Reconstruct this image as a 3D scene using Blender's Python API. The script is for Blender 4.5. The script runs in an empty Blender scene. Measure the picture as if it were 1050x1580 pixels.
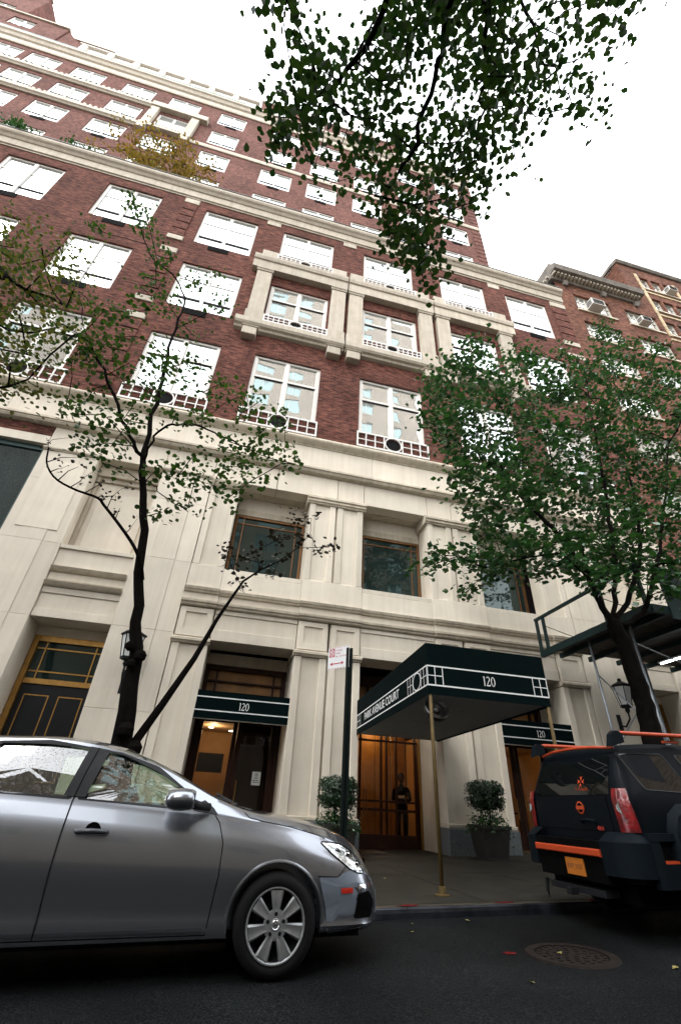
import bpy, bmesh, math, random
import numpy as np
from mathutils import Vector, Matrix
R = random.Random(11)
rad = math.radians
S = bpy.context.scene
COL = S.collection

# ------------------------------------------------------------------ camera
cam_d = bpy.data.cameras.new("camera"); cam = bpy.data.objects.new("camera", cam_d); COL.objects.link(cam)
rx = Vector((0.9690, -0.2418, 0.0460)); dn = Vector((0.1711, 0.5274, -0.8322)); fw = Vector((0.1770, 0.8145, 0.5525))
fw.normalize(); rx = (rx - fw * rx.dot(fw)).normalized(); up = rx.cross(fw)
cam.matrix_world = Matrix(((rx.x, up.x, -fw.x, 0), (rx.y, up.y, -fw.y, 0), (rx.z, up.z, -fw.z, 1.0), (0, 0, 0, 1)))
cam_d.sensor_fit = 'VERTICAL'; cam_d.sensor_height = 36.0; cam_d.lens = 692.44 / 1580 * 36
cam_d.clip_start = 0.05; cam_d.clip_end = 2000
S.camera = cam

# ------------------------------------------------------------------ world, sun, exposure
SUN_EL, SUN_AZ = rad(42), rad(228)
W = bpy.data.worlds.new("World"); S.world = W; W.use_nodes = True
nt = W.node_tree; nt.nodes.clear()
sky = nt.nodes.new("ShaderNodeTexSky"); sky.sky_type = 'NISHITA'; sky.sun_disc = False
sky.sun_elevation = SUN_EL; sky.sun_rotation = SUN_AZ; sky.air_density = 1.0; sky.dust_density = 4.0; sky.ozone_density = 1.0
hs = nt.nodes.new("ShaderNodeHueSaturation"); hs.inputs['Saturation'].default_value = 0.10; hs.inputs['Value'].default_value = 1.0
mxw = nt.nodes.new("ShaderNodeMixRGB"); mxw.inputs[0].default_value = 0.6; mxw.inputs[2].default_value = (20.0, 20.6, 21.4, 1)
bg = nt.nodes.new("ShaderNodeBackground"); bg.inputs[1].default_value = 0.15
wo = nt.nodes.new("ShaderNodeOutputWorld")
nt.links.new(sky.outputs[0], hs.inputs['Color']); nt.links.new(hs.outputs[0], mxw.inputs[1])
nt.links.new(mxw.outputs[0], bg.inputs[0]); nt.links.new(bg.outputs[0], wo.inputs[0])
sd = bpy.data.lights.new("sun", 'SUN'); sd.energy = 1.3; sd.angle = rad(30); sd.color = (1.0, 0.97, 0.92)
sun = bpy.data.objects.new("sun", sd); COL.objects.link(sun)
sun.rotation_euler = (rad(90) - SUN_EL, 0, rad(-48)); sun.location = (-20, -30, 60)
S.view_settings.view_transform = 'Standard'; S.view_settings.look = 'None'; S.view_settings.gamma = 1
S.view_settings.use_curve_mapping = False; S.view_settings.exposure = 1.0
S.render.engine = 'CYCLES'
S.cycles.max_bounces = 7; S.cycles.diffuse_bounces = 3; S.cycles.glossy_bounces = 4; S.cycles.transmission_bounces = 5
S.cycles.transparent_max_bounces = 8; S.cycles.use_denoising = True
try: S.cycles.sample_clamp_indirect = 6
except Exception: pass

# ------------------------------------------------------------------ helpers
class MB:
    def __init__(s): s.v = []; s.f = []; s.m = []
    def face(s, pts, m=0):
        i = len(s.v); s.v += [tuple(p) for p in pts]; s.f.append(tuple(range(i, i + len(pts)))); s.m.append(m); return s
    def box(s, x0, x1, y0, y1, z0, z1, m=0):
        i = len(s.v)
        s.v += [(x0,y0,z0),(x1,y0,z0),(x1,y1,z0),(x0,y1,z0),(x0,y0,z1),(x1,y0,z1),(x1,y1,z1),(x0,y1,z1)]
        s.f += [(i,i+3,i+2,i+1),(i+4,i+5,i+6,i+7),(i,i+1,i+5,i+4),(i+1,i+2,i+6,i+5),(i+2,i+3,i+7,i+6),(i+3,i,i+4,i+7)]
        s.m += [m]*6; return s
    def cbox(s, x0, x1, y0, y1, z0, z1, c=0.01, m=0):
        """box whose front (y0) edges are chamfered"""
        i = len(s.v)
        s.v += [(x0+c,y0,z0+c),(x1-c,y0,z0+c),(x1-c,y0,z1-c),(x0+c,y0,z1-c),(x0,y0+c,z0),(x1,y0+c,z0),(x1,y0+c,z1),(x0,y0+c,z1),(x0,y1,z0),(x1,y1,z0),(x1,y1,z1),(x0,y1,z1)]
        s.f += [(i,i+1,i+2,i+3),(i+4,i+5,i+1,i),(i+5,i+6,i+2,i+1),(i+6,i+7,i+3,i+2),(i+7,i+4,i,i+3),
                (i+8,i+9,i+5,i+4),(i+9,i+10,i+6,i+5),(i+10,i+11,i+7,i+6),(i+11,i+8,i+4,i+7),(i+11,i+10,i+9,i+8)]
        s.m += [m]*10; return s
    def prism_x(s, prof, x0, x1, m=0):
        """profile of (y,z) points extruded along x"""
        n = len(prof); i = len(s.v)
        s.v += [(x0,y,z) for y,z in prof] + [(x1,y,z) for y,z in prof]
        for k in range(n):
            j = (k+1) % n; s.f.append((i+k, i+j, i+n+j, i+n+k)); s.m.append(m)
        s.f.append(tuple(i+k for k in range(n))[::-1]); s.f.append(tuple(i+n+k for k in range(n))); s.m += [m, m]; return s
    def prism_y(s, prof, y0, y1, m=0):
        """profile of (x,z) points extruded along y"""
        n = len(prof); i = len(s.v)
        s.v += [(x,y0,z) for x,z in prof] + [(x,y1,z) for x,z in prof]
        for k in range(n):
            j = (k+1) % n; s.f.append((i+k, i+j, i+n+j, i+n+k)); s.m.append(m)
        s.f.append(tuple(i+k for k in range(n))[::-1]); s.f.append(tuple(i+n+k for k in range(n))); s.m += [m, m]; return s
    def prism_z(s, prof, z0, z1, m=0):
        n = len(prof); i = len(s.v)
        s.v += [(x,y,z0) for x,y in prof] + [(x,y,z1) for x,y in prof]
        for k in range(n):
            j = (k+1) % n; s.f.append((i+k, i+j, i+n+j, i+n+k)); s.m.append(m)
        s.f.append(tuple(i+k for k in range(n))[::-1]); s.f.append(tuple(i+n+k for k in range(n))); s.m += [m, m]; return s
    def tube(s, pts, rs, n=8, m=0, cap=True):
        pts = [Vector(p) for p in pts]
        if not hasattr(rs, '__len__'): rs = [rs]*len(pts)
        rings = []; prev = None
        for k, p in enumerate(pts):
            d = (pts[min(k+1, len(pts)-1)] - pts[max(k-1, 0)]).normalized()
            if prev is None: a = d.orthogonal().normalized()
            else:
                a = prev - d*prev.dot(d)
                a = a.normalized() if a.length > 1e-6 else d.orthogonal().normalized()
            prev = a; b = d.cross(a); i = len(s.v)
            for q in range(n):
                t = 2*math.pi*q/n; s.v.append(tuple(p + (a*math.cos(t) + b*math.sin(t))*rs[k]))
            rings.append(i)
        for k in range(len(rings)-1):
            for q in range(n):
                s.f.append((rings[k]+q, rings[k]+(q+1)%n, rings[k+1]+(q+1)%n, rings[k+1]+q)); s.m.append(m)
        if cap:
            s.f.append(tuple(rings[0]+q for q in range(n))[::-1]); s.f.append(tuple(rings[-1]+q for q in range(n))); s.m += [m, m]
        return s
    def lathe(s, prof, c=(0,0,0), axis='z', n=24, m=0, closed=False):
        i0 = len(s.v); c = Vector(c)
        for r, h in prof:
            for q in range(n):
                t = 2*math.pi*q/n; a, b = r*math.cos(t), r*math.sin(t)
                p = {'z': (a, b, h), 'y': (a, h, b), 'x': (h, a, b)}[axis]
                s.v.append(tuple(c + Vector(p)))
        k = len(prof)
        for j in range(k if closed else k-1):
            jj = (j+1) % k
            for q in range(n):
                s.f.append((i0+j*n+q, i0+j*n+(q+1)%n, i0+jj*n+(q+1)%n, i0+jj*n+q)); s.m.append(m)
        return s
    def add(s, o, off=(0,0,0)):
        i = len(s.v); s.v += [(a+off[0], b+off[1], c+off[2]) for a,b,c in o.v]
        s.f += [tuple(k+i for k in f) for f in o.f]; s.m += o.m; return s
    def mesh(s, name, mats, smooth=False):
        me = bpy.data.meshes.new(name); me.from_pydata(s.v, [], s.f)
        for mt in (mats if isinstance(mats, (list, tuple)) else [mats]): me.materials.append(mt)
        if len(me.materials) > 1: me.polygons.foreach_set('material_index', s.m)
        if smooth: me.polygons.foreach_set('use_smooth', [True]*len(me.polygons))
        me.update(); return me

def fixn(me):
    bm = bmesh.new(); bm.from_mesh(me); bmesh.ops.recalc_face_normals(bm, faces=bm.faces); bm.to_mesh(me); bm.free(); return me
def link(name, me, parent=None, loc=None, label=None):
    o = bpy.data.objects.new(name, me); COL.objects.link(o)
    if parent is not None: o.parent = parent
    if loc is not None: o.location = loc
    if label: o['label'] = label
    return o
def ob(name, mb, mats, parent=None, smooth=False, loc=None, label=None, kind=None, fix=False):
    me = mb.mesh(name, mats, smooth)
    if fix: fixn(me)
    o = link(name, me, parent, loc, label)
    if kind: o['kind'] = kind
    return o
def thing(name, label, cat, loc=(0,0,0), rot=(0,0,0), group=None):
    o = bpy.data.objects.new(name, None); COL.objects.link(o); o.empty_display_size = 0.2
    o.location = loc; o.rotation_euler = rot; o['label'] = label; o['category'] = cat
    if group: o['group'] = group
    return o
def tag(o, label, cat, group=None):
    o['label'] = label; o['category'] = cat
    if group: o['group'] = group
    return o
def autosmooth(o, ang=35):
    me = o.data
    me.polygons.foreach_set('use_smooth', [True]*len(me.polygons))
    me.set_sharp_from_angle(angle=rad(ang))
def bevel(o, w=0.01, seg=2, ang=35):
    m = o.modifiers.new("bevel", 'BEVEL'); m.width = w; m.segments = seg; m.limit_method = 'ANGLE'; m.angle_limit = rad(ang); m.harden_normals = False
    return o

# ------------------------------------------------------------------ materials
def M(name, col, rough=0.6, metal=0.0, spec=0.5, noise=0.0, nscale=6.0, bump=0.0, bscale=60.0, col2=None, ior=1.5, coat=0.0, emit=None, estr=0.0, streak=0.0, trans=0.0, vary=0.0):
    m = bpy.data.materials.new(name); m.use_nodes = True; t = m.node_tree; b = t.nodes['Principled BSDF']
    b.inputs['Roughness'].default_value = rough; b.inputs['Metallic'].default_value = metal
    b.inputs['Specular IOR Level'].default_value = spec; b.inputs['IOR'].default_value = ior
    b.inputs['Coat Weight'].default_value = coat; b.inputs['Coat Roughness'].default_value = 0.04
    b.inputs['Base Color'].default_value = (*col, 1)
    if trans: b.inputs['Transmission Weight'].default_value = trans
    if emit: b.inputs['Emission Color'].default_value = (*emit, 1); b.inputs['Emission Strength'].default_value = estr
    if noise or bump or streak:
        tc = t.nodes.new('ShaderNodeTexCoord')
    if noise or col2 or streak:
        if not (noise or streak): tc = t.nodes.new('ShaderNodeTexCoord')
        n = t.nodes.new('ShaderNodeTexNoise'); n.inputs['Scale'].default_value = nscale; n.inputs['Detail'].default_value = 6; n.inputs['Roughness'].default_value = 0.6
        t.links.new(tc.outputs['Object'], n.inputs['Vector'])
        r = t.nodes.new('ShaderNodeValToRGB'); r.color_ramp.elements[0].position = 0.32; r.color_ramp.elements[1].position = 0.68
        c2 = col2 or tuple(min(1, c*(1+noise)) for c in col); c1 = col if col2 else tuple(c*(1-noise) for c in col)
        r.color_ramp.elements[0].color = (*c1, 1); r.color_ramp.elements[1].color = (*c2, 1)
        t.links.new(n.outputs['Fac'], r.inputs['Fac']); out = r.outputs['Color']
        if streak:
            mp = t.nodes.new('ShaderNodeMapping'); mp.inputs['Scale'].default_value = (7.0, 7.0, 0.35)
            t.links.new(tc.outputs['Object'], mp.inputs['Vector'])
            n2 = t.nodes.new('ShaderNodeTexNoise'); n2.inputs['Scale'].default_value = 1.0; n2.inputs['Detail'].default_value = 5
            t.links.new(mp.outputs[0], n2.inputs['Vector'])
            r2 = t.nodes.new('ShaderNodeValToRGB'); r2.color_ramp.elements[0].position = 0.38; r2.color_ramp.elements[1].position = 0.60
            r2.color_ramp.elements[0].color = (1-streak, 1-streak*1.15, 1-streak*1.4, 1); r2.color_ramp.elements[1].color = (1, 1, 1, 1)
            t.links.new(n2.outputs['Fac'], r2.inputs['Fac'])
            mx = t.nodes.new('ShaderNodeMixRGB'); mx.blend_type = 'MULTIPLY'; mx.inputs[0].default_value = 1
            t.links.new(out, mx.inputs[1]); t.links.new(r2.outputs[0], mx.inputs[2]); out = mx.outputs[0]
        if vary:
            oi = t.nodes.new('ShaderNodeObjectInfo'); mr = t.nodes.new('ShaderNodeMapRange'); mr.inputs['To Min'].default_value = 1-vary; mr.inputs['To Max'].default_value = 1+vary*.6
            t.links.new(oi.outputs['Random'], mr.inputs['Value']); hv = t.nodes.new('ShaderNodeHueSaturation'); t.links.new(mr.outputs[0], hv.inputs['Value']); t.links.new(out, hv.inputs['Color']); out = hv.outputs[0]
        t.links.new(out, b.inputs['Base Color'])
    if bump:
        n = t.nodes.new('ShaderNodeTexNoise'); n.inputs['Scale'].default_value = bscale; n.inputs['Detail'].default_value = 5
        t.links.new(tc.outputs['Object'], n.inputs['Vector'])
        bp = t.nodes.new('ShaderNodeBump'); bp.inputs['Strength'].default_value = bump; bp.inputs['Distance'].default_value = 0.01
        t.links.new(n.outputs['Fac'], bp.inputs['Height']); t.links.new(bp.outputs[0], b.inputs['Normal'])
    return m

def brick_mat(name, c1, c2, mortar, bw=0.30, bh=0.095, ms=0.012, wash=0.25, big=0.35):
    m = bpy.data.materials.new(name); m.use_nodes = True; t = m.node_tree; b = t.nodes['Principled BSDF']
    g = t.nodes.new('ShaderNodeNewGeometry'); sp = t.nodes.new('ShaderNodeSeparateXYZ'); t.links.new(g.outputs['Position'], sp.inputs[0])
    ad = t.nodes.new('ShaderNodeMath'); ad.operation = 'ADD'; t.links.new(sp.outputs[0], ad.inputs[0]); t.links.new(sp.outputs[1], ad.inputs[1])
    cb = t.nodes.new('ShaderNodeCombineXYZ'); t.links.new(ad.outputs[0], cb.inputs[0]); t.links.new(sp.outputs[2], cb.inputs[1])
    bt = t.nodes.new('ShaderNodeTexBrick'); bt.offset = 0.5; bt.inputs['Scale'].default_value = 1
    bt.inputs['Brick Width'].default_value = bw; bt.inputs['Row Height'].default_value = bh; bt.inputs['Mortar Size'].default_value = ms
    bt.inputs['Mortar Smooth'].default_value = 0.3; bt.inputs['Bias'].default_value = -0.1
    bt.inputs['Color1'].default_value = (*c1, 1); bt.inputs['Color2'].default_value = (*c2, 1); bt.inputs['Mortar'].default_value = (*mortar, 1)
    t.links.new(cb.outputs[0], bt.inputs['Vector'])
    n = t.nodes.new('ShaderNodeTexNoise'); n.inputs['Scale'].default_value = 0.5; n.inputs['Detail'].default_value = 8; n.inputs['Roughness'].default_value = 0.65
    t.links.new(g.outputs['Position'], n.inputs['Vector'])
    r = t.nodes.new('ShaderNodeValToRGB'); r.color_ramp.elements[0].position = 0.3; r.color_ramp.elements[1].position = 0.72
    r.color_ramp.elements[0].color = (1-big, 1-big, 1-big, 1); r.color_ramp.elements[1].color = (1+wash, 1+wash, 1+wash*1.1, 1)
    t.links.new(n.outputs['Fac'], r.inputs['Fac'])
    mx = t.nodes.new('ShaderNodeMixRGB'); mx.blend_type = 'MULTIPLY'; mx.inputs[0].default_value = 1
    t.links.new(bt.outputs['Color'], mx.inputs[1]); t.links.new(r.outputs[0], mx.inputs[2])
    # single odd bricks: stretched noise
    mp = t.nodes.new('ShaderNodeMapping'); mp.inputs['Scale'].default_value = (3.4, 10.6, 1); t.links.new(cb.outputs[0], mp.inputs['Vector'])
    vn = t.nodes.new('ShaderNodeTexNoise'); vn.inputs['Scale'].default_value = 1.0; vn.inputs['Detail'].default_value = 2
    t.links.new(mp.outputs[0], vn.inputs['Vector'])
    r3 = t.nodes.new('ShaderNodeValToRGB'); r3.color_ramp.elements[0].position = 0.36; r3.color_ramp.elements[1].position = 0.66
    r3.color_ramp.elements[0].color = (0.55, 0.55, 0.6, 1); r3.color_ramp.elements[1].color = (1.4, 1.35, 1.3, 1)
    t.links.new(vn.outputs['Fac'], r3.inputs['Fac'])
    mx2 = t.nodes.new('ShaderNodeMixRGB'); mx2.blend_type = 'MULTIPLY'; mx2.inputs[0].default_value = 1
    t.links.new(mx.outputs[0], mx2.inputs[1]); t.links.new(r3.outputs[0], mx2.inputs[2])
    t.links.new(mx2.outputs[0], b.inputs['Base Color']); b.inputs['Roughness'].default_value = 0.95; b.inputs['Specular IOR Level'].default_value = 0.15
    bp = t.nodes.new('ShaderNodeBump'); bp.invert = True; bp.inputs['Strength'].default_value = 0.6; bp.inputs['Distance'].default_value = 0.012
    t.links.new(bt.outputs['Fac'], bp.inputs['Height']); t.links.new(bp.outputs[0], b.inputs['Normal'])
    return m

BRICK = brick_mat("brick_red", (0.092, 0.031, 0.023), (0.165, 0.060, 0.043), (0.12, 0.078, 0.062))
BRICK_T = brick_mat("brick_tower", (0.112, 0.045, 0.036), (0.165, 0.070, 0.055), (0.13, 0.088, 0.072))
BRICK_N = brick_mat("brick_orange", (0.125, 0.047, 0.030), (0.22, 0.088, 0.052), (0.16, 0.115, 0.09), big=0.5)
BRICK_O = brick_mat("brick_tan", (0.36, 0.28, 0.20), (0.44, 0.35, 0.26), (0.42, 0.38, 0.33), big=0.15)
STONE = M("limestone", (0.67, 0.61, 0.51), 0.8, noise=0.07, nscale=1.0, bump=0.25, bscale=45, streak=0.055, vary=.10)
STONE2 = M("limestone_trim", (0.53, 0.47, 0.375), 0.8, noise=0.14, nscale=2.5, bump=0.25, bscale=45, streak=0.14, vary=.12)
STONE3 = M("precast_trim", (0.43, 0.385, 0.315), 0.8, noise=0.10, nscale=2.0, bump=0.2, bscale=30, streak=0.12, vary=.10)
GRANITE = M("granite", (0.095, 0.11, 0.115), 0.5, noise=0.45, nscale=45, bump=0.1, bscale=80)
WFRAME = M("window_frame_paint", (0.66, 0.64, 0.60), 0.45, noise=0.05, nscale=4)
GRILLE = M("grille_paint", (0.70, 0.68, 0.65), 0.45, noise=0.08, nscale=6)
DARKM = M("dark_recess", (0.018, 0.013, 0.014), 0.7, spec=.2, noise=0.3, nscale=8)
VENT = M("vent_black", (0.006, 0.006, 0.007), 0.8, spec=.08)
BRONZE = M("bronze_frame", (0.20, 0.095, 0.035), 0.4, metal=0.5, noise=0.2, nscale=9)
BRASS = M("brass_trim", (0.36, 0.20, 0.055), 0.42, metal=0.8, noise=0.2, nscale=8)
BLACKP = M("black_door_paint", (0.004, 0.0055, 0.007), 0.4, spec=.25, noise=0.2, nscale=5)

def glass_reflect(name, base, metal, rough=0.015, wob=0.15):
    m = bpy.data.materials.new(name); m.use_nodes = True; t = m.node_tree; b = t.nodes['Principled BSDF']
    b.inputs['Base Color'].default_value = (*base, 1); b.inputs['Metallic'].default_value = metal; b.inputs['Roughness'].default_value = rough
    b.inputs['IOR'].default_value = 1.6
    tc = t.nodes.new('ShaderNodeNewGeometry'); n = t.nodes.new('ShaderNodeTexNoise'); n.inputs['Scale'].default_value = 1.1; n.inputs['Detail'].default_value = 1
    t.links.new(tc.outputs['Position'], n.inputs['Vector'])
    bp = t.nodes.new('ShaderNodeBump'); bp.inputs['Strength'].default_value = wob; bp.inputs['Distance'].default_value = 0.03
    t.links.new(n.outputs['Fac'], bp.inputs['Height']); t.links.new(bp.outputs[0], b.inputs['Normal'])
    return m
GLASS = glass_reflect("window_glass", (0.62, 0.66, 0.66), 0.75)
GLASS_DK = glass_reflect("tinted_glass", (0.022, 0.040, 0.038), 0.35, wob=0.1)
# ------------------------------------------------------------------ ground
G = 0.034            # the street climbs gently to the right
ROAD0, WALK0 = -0.068, 0.03
def road_z(x): return G*x + ROAD0
def walk_z(x): return G*x + WALK0
YC = 6.32            # kerb line
def asphalt():
    m = bpy.data.materials.new("dark_asphalt"); m.use_nodes = True; t = m.node_tree; b = t.nodes['Principled BSDF']  # near-black base colour chosen for deep contrast and vignette, with random grain
    tc = t.nodes.new('ShaderNodeTexCoord')
    v = t.nodes.new('ShaderNodeTexVoronoi'); v.inputs['Scale'].default_value = 60; t.links.new(tc.outputs['Object'], v.inputs['Vector'])
    n = t.nodes.new('ShaderNodeTexNoise'); n.inputs['Scale'].default_value = 0.7; n.inputs['Detail'].default_value = 8; t.links.new(tc.outputs['Object'], n.inputs['Vector'])
    n3 = t.nodes.new('ShaderNodeTexNoise'); n3.inputs['Scale'].default_value = 75; n3.inputs['Detail'].default_value = 3; t.links.new(tc.outputs['Object'], n3.inputs['Vector'])
    r = t.nodes.new('ShaderNodeValToRGB'); r.color_ramp.elements[0].color = (0.0014, 0.0018, 0.0021, 1); r.color_ramp.elements[1].color = (0.015, 0.017, 0.018, 1)
    r.color_ramp.elements[0].position = 0.42; r.color_ramp.elements[1].position = 0.74
    t.links.new(n3.outputs['Fac'], r.inputs['Fac'])
    r2 = t.nodes.new('ShaderNodeValToRGB'); r2.color_ramp.elements[0].color = (0.4, 0.4, 0.4, 1); r2.color_ramp.elements[1].color = (1.6, 1.6, 1.6, 1); r2.color_ramp.elements[0].position = .3; r2.color_ramp.elements[1].position = .7
    t.links.new(n.outputs['Fac'], r2.inputs['Fac'])
    mx = t.nodes.new('ShaderNodeMixRGB'); mx.blend_type = 'MULTIPLY'; mx.inputs[0].default_value = 1
    t.links.new(r.outputs[0], mx.inputs[1]); t.links.new(r2.outputs[0], mx.inputs[2]); t.links.new(mx.outputs[0], b.inputs['Base Color'])
    b.inputs['Roughness'].default_value = 0.7; b.inputs['Specular IOR Level'].default_value = 0.08
    bp = t.nodes.new('ShaderNodeBump'); bp.inputs['Strength'].default_value = 0.9; bp.inputs['Distance'].default_value = 0.006
    t.links.new(v.outputs['Distance'], bp.inputs['Height']); t.links.new(bp.outputs[0], b.inputs['Normal'])
    return m
ASPH = asphalt()
def slopequad(x0, x1, y0, y1, z0f, h=0.0, mb=None):
    mb = mb or MB(); mb.face([(x0,y0,z0f(x0)+h),(x1,y0,z0f(x1)+h),(x1,y1,z0f(x1)+h),(x0,y1,z0f(x0)+h)]); return mb
gmb = slopequad(-400, 400, -400, 400, road_z, -0.35)
ob("ground", gmb, M("earth", (0.09, 0.08, 0.07), 0.9, noise=0.2), kind='structure')
ob("road", slopequad(-120, 120, -2.6, YC, road_z), ASPH, kind='structure')

CONC = M("sidewalk_concrete", (0.019, 0.0175, 0.013), 0.75, spec=.2, noise=0.38, nscale=2.2, bump=0.4, bscale=90)
CONC2 = M("kerb_concrete", (0.045, 0.039, 0.026), 0.75, spec=.2, noise=0.35, nscale=5, bump=0.4, bscale=70)
STEEL = M("kerb_steel", (0.03, 0.033, 0.042), 0.28, metal=0.6, noise=0.5, nscale=5)
REDP = M("red_spray_paint", (0.09, 0.005, 0.005), 0.85, spec=.1, noise=0.45, nscale=22)
def sprism(mb, x0, x1, y0, y1, h0, h1, zf):
    i = len(mb.v)
    mb.v += [(x0,y0,zf(x0)+h0),(x1,y0,zf(x1)+h0),(x1,y1,zf(x1)+h0),(x0,y1,zf(x0)+h0),(x0,y0,zf(x0)+h1),(x1,y0,zf(x1)+h1),(x1,y1,zf(x1)+h1),(x0,y1,zf(x0)+h1)]
    mb.f += [(i,i+3,i+2,i+1),(i+4,i+5,i+6,i+7),(i,i+1,i+5,i+4),(i+1,i+2,i+6,i+5),(i+2,i+3,i+7,i+6),(i+3,i,i+4,i+7)]; mb.m += [0]*6
sw = bpy.data.objects.new("sidewalk", None); COL.objects.link(sw); sw['kind'] = 'structure'
mb = MB(); sprism(mb, -60, 60, YC+0.18, 13.9, -0.3, -0.03, walk_z); ob("sidewalk_bed", mb, CONC, sw, kind='structure')
ys = [YC+0.19, 7.55, 9.2, 10.85, 12.5]; TREEPITS = [(-2.0, -0.5), (6.9, 8.3)]
for j in range(4):
    x = -12.0
    while x < 15:
        w = 1.55
        if j == 0 and any(x < b and x + w > a for a, b in TREEPITS): x += w; continue
        mb = MB(); g = 0.007; dz = R.uniform(-0.004, 0.003)
        sprism(mb, x+g, x+w-g, ys[j]+g, ys[j+1]-g, -0.05, dz, walk_z)
        ob("paving_slab", mb, CONC, sw); x += w
for j in range(2):   # entrance flags inside the recess
    for i in range(2):
        mb = MB(); sprism(mb, 3.45+i*1.18, 3.45+(i+1)*1.18-0.012, 12.51+j*0.7, 12.51+(j+1)*0.7-0.01, -0.05, 0.0, walk_z); ob("paving_slab", mb, CONC, sw)
mb = MB(); sprism(mb, -60, -12.02, YC+0.19, 12.5, -0.05, 0, walk_z); sprism(mb, 15.52, 60, YC+0.19, 12.5, -0.05, 0, walk_z); ob("far_paving", mb, CONC, sw, kind='structure')
SOIL = M("tree_pit_soil", (0.035, 0.026, 0.018), 0.95, noise=0.4, nscale=14, bump=0.8, bscale=30)
for a, b in ((-2.7, 0.4), (6.6, 8.15)):
    mb = MB(); sprism(mb, a, b, YC+0.2, 7.54, -0.06, -0.022, walk_z); ob("tree_pit_soil", mb, SOIL, sw, kind='stuff')
kerb = bpy.data.objects.new("kerb", None); COL.objects.link(kerb); kerb['kind'] = 'structure'
x = -24.0
while x < 26:
    mb = MB(); sprism(mb, x+0.004, x+2.4-0.004, YC+0.012, YC+0.175, -0.3, 0.0, walk_z); o = ob("kerb_stone", mb, CONC2, kerb)
    mb = MB()
    prof = [(YC, -0.25), (YC-0.006, -0.045), (YC+0.0, -0.012), (YC+0.02, 0.004), (YC+0.05, 0.006), (YC+0.05, -0.02), (YC+0.02, -0.03), (YC+0.02, -0.25)]
    n = len(prof); x0, x1 = x+0.003, x+2.4-0.003
    mb.v = [(x0, y, walk_z(x0)+z) for y, z in prof] + [(x1, y, walk_z(x1)+z) for y, z in prof]
    mb.f = [(k, (k+1) % n, n+(k+1) % n, n+k) for k in range(n)]; mb.m = [0]*n
    ob("steel_facing", mb, STEEL, kerb, smooth=False, fix=True); x += 2.4
def blot(mb, cx, cy, r, zf, h, sx=1.0, n=14, seed=0):
    q = random.Random(seed); c = []
    for k in range(n):
        t = 2*math.pi*k/n; rr = r*q.uniform(0.55, 1.15); X = cx+rr*sx*math.cos(t); Y = cy+rr*math.sin(t); c.append((X, Y, zf(X)+h))
    mb.face(c)
for k, (px, w) in enumerate(((2.45, 0.16), (3.72, 0.15), (4.95, 0.15))):
    mb = MB(); blot(mb, px, YC+0.115, 0.055, walk_z, 0.006, w/0.055, seed=k+3); ob("red_paint_mark", mb, REDP, kerb)
mb = MB(); blot(mb, 2.78, 4.86, 0.055, road_z, 0.004, 1.2, seed=9)
ob("red_paint_mark", mb, REDP, kerb)
# far kerb and pavement on the camera's own side
nsw = MB(); sprism(nsw, -60, 60, -9.2, -2.6, -0.3, 0.0, walk_z); ob("near_pavement", nsw, CONC, kind='structure')

# manhole
mh = thing("manhole_cover", "round rusty manhole cover set in the dark asphalt near the kerb", "manhole cover", (3.27, 4.69, road_z(3.27)), (0, -math.atan(G), 0))
RUST = M("manhole_iron", (0.009, 0.006, 0.0045), 0.8, spec=.15, noise=0.5, nscale=14, bump=0.4, bscale=50)
ob("ring", MB().lathe([(0.30, 0.001), (0.30, 0.013), (0.375, 0.014), (0.385, 0.0)], n=40), RUST, mh, smooth=False)
mb = MB(); mb.lathe([(0.0001, 0.008), (0.287, 0.008), (0.29, 0.0)], n=40)
for r_ in (0.06, 0.13, 0.20, 0.26):
    k = int(r_*80)
    for q in range(k):
        t = 2*math.pi*q/k; c, s_ = math.cos(t)*r_, math.sin(t)*r_; mb.box(c-0.013, c+0.013, s_-0.013, s_+0.013, 0.006, 0.014)
ob("lid", mb, RUST, mh)
# ------------------------------------------------------------------ the apartment building
F = 12.2
ROOT = None
def root_of(name, label, cat, loc, group=None):
    global ROOT
    ROOT = thing(name, label, cat, loc, group=group); return ROOT
def obw(name, mb, mats, parent=None, smooth=False, fix=False, label=None, kind=None):
    """mesh given in world coordinates, hung under the current root (or a part of it, whose origin is the world's)"""
    o = ob(name, mb, mats, None, smooth, fix=fix, label=label, kind=kind)
    if parent is None:
        o.parent = ROOT; o.location = -ROOT.location
    else:
        o.parent = parent
    return o
def wall(mb, x0, x1, z0, z1, holes, y=F, depth=0.35, m=0):
    xs = sorted({x0, x1, *[h[0] for h in holes], *[h[1] for h in holes]}); zs = sorted({z0, z1, *[h[2] for h in holes], *[h[3] for h in holes]})
    xs = [x for x in xs if x0 <= x <= x1]; zs = [z for z in zs if z0 <= z <= z1]
    for a, b in zip(xs, xs[1:]):
        run = None
        for c, d in zip(zs, zs[1:]):
            mx, mz = (a+b)/2, (c+d)/2; inside = any(h[0] < mx < h[1] and h[2] < mz < h[3] for h in holes)
            if inside:
                if run: mb.face([(a,y,run[0]),(b,y,run[0]),(b,y,run[1]),(a,y,run[1])], m); run = None
            else: run = (run[0], d) if run else (c, d)
        if run: mb.face([(a,y,run[0]),(b,y,run[0]),(b,y,run[1]),(a,y,run[1])], m)
    for a, b, c, d in holes:
        Y = y+depth
        mb.face([(a,y,c),(a,Y,c),(a,Y,d),(a,y,d)], m); mb.face([(b,Y,c),(b,y,c),(b,y,d),(b,Y,d)], m)
        mb.face([(a,y,d),(a,Y,d),(b,Y,d),(b,y,d)], m); mb.face([(a,Y,c),(a,y,c),(b,y,c),(b,Y,c)], m)
    return mb

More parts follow.
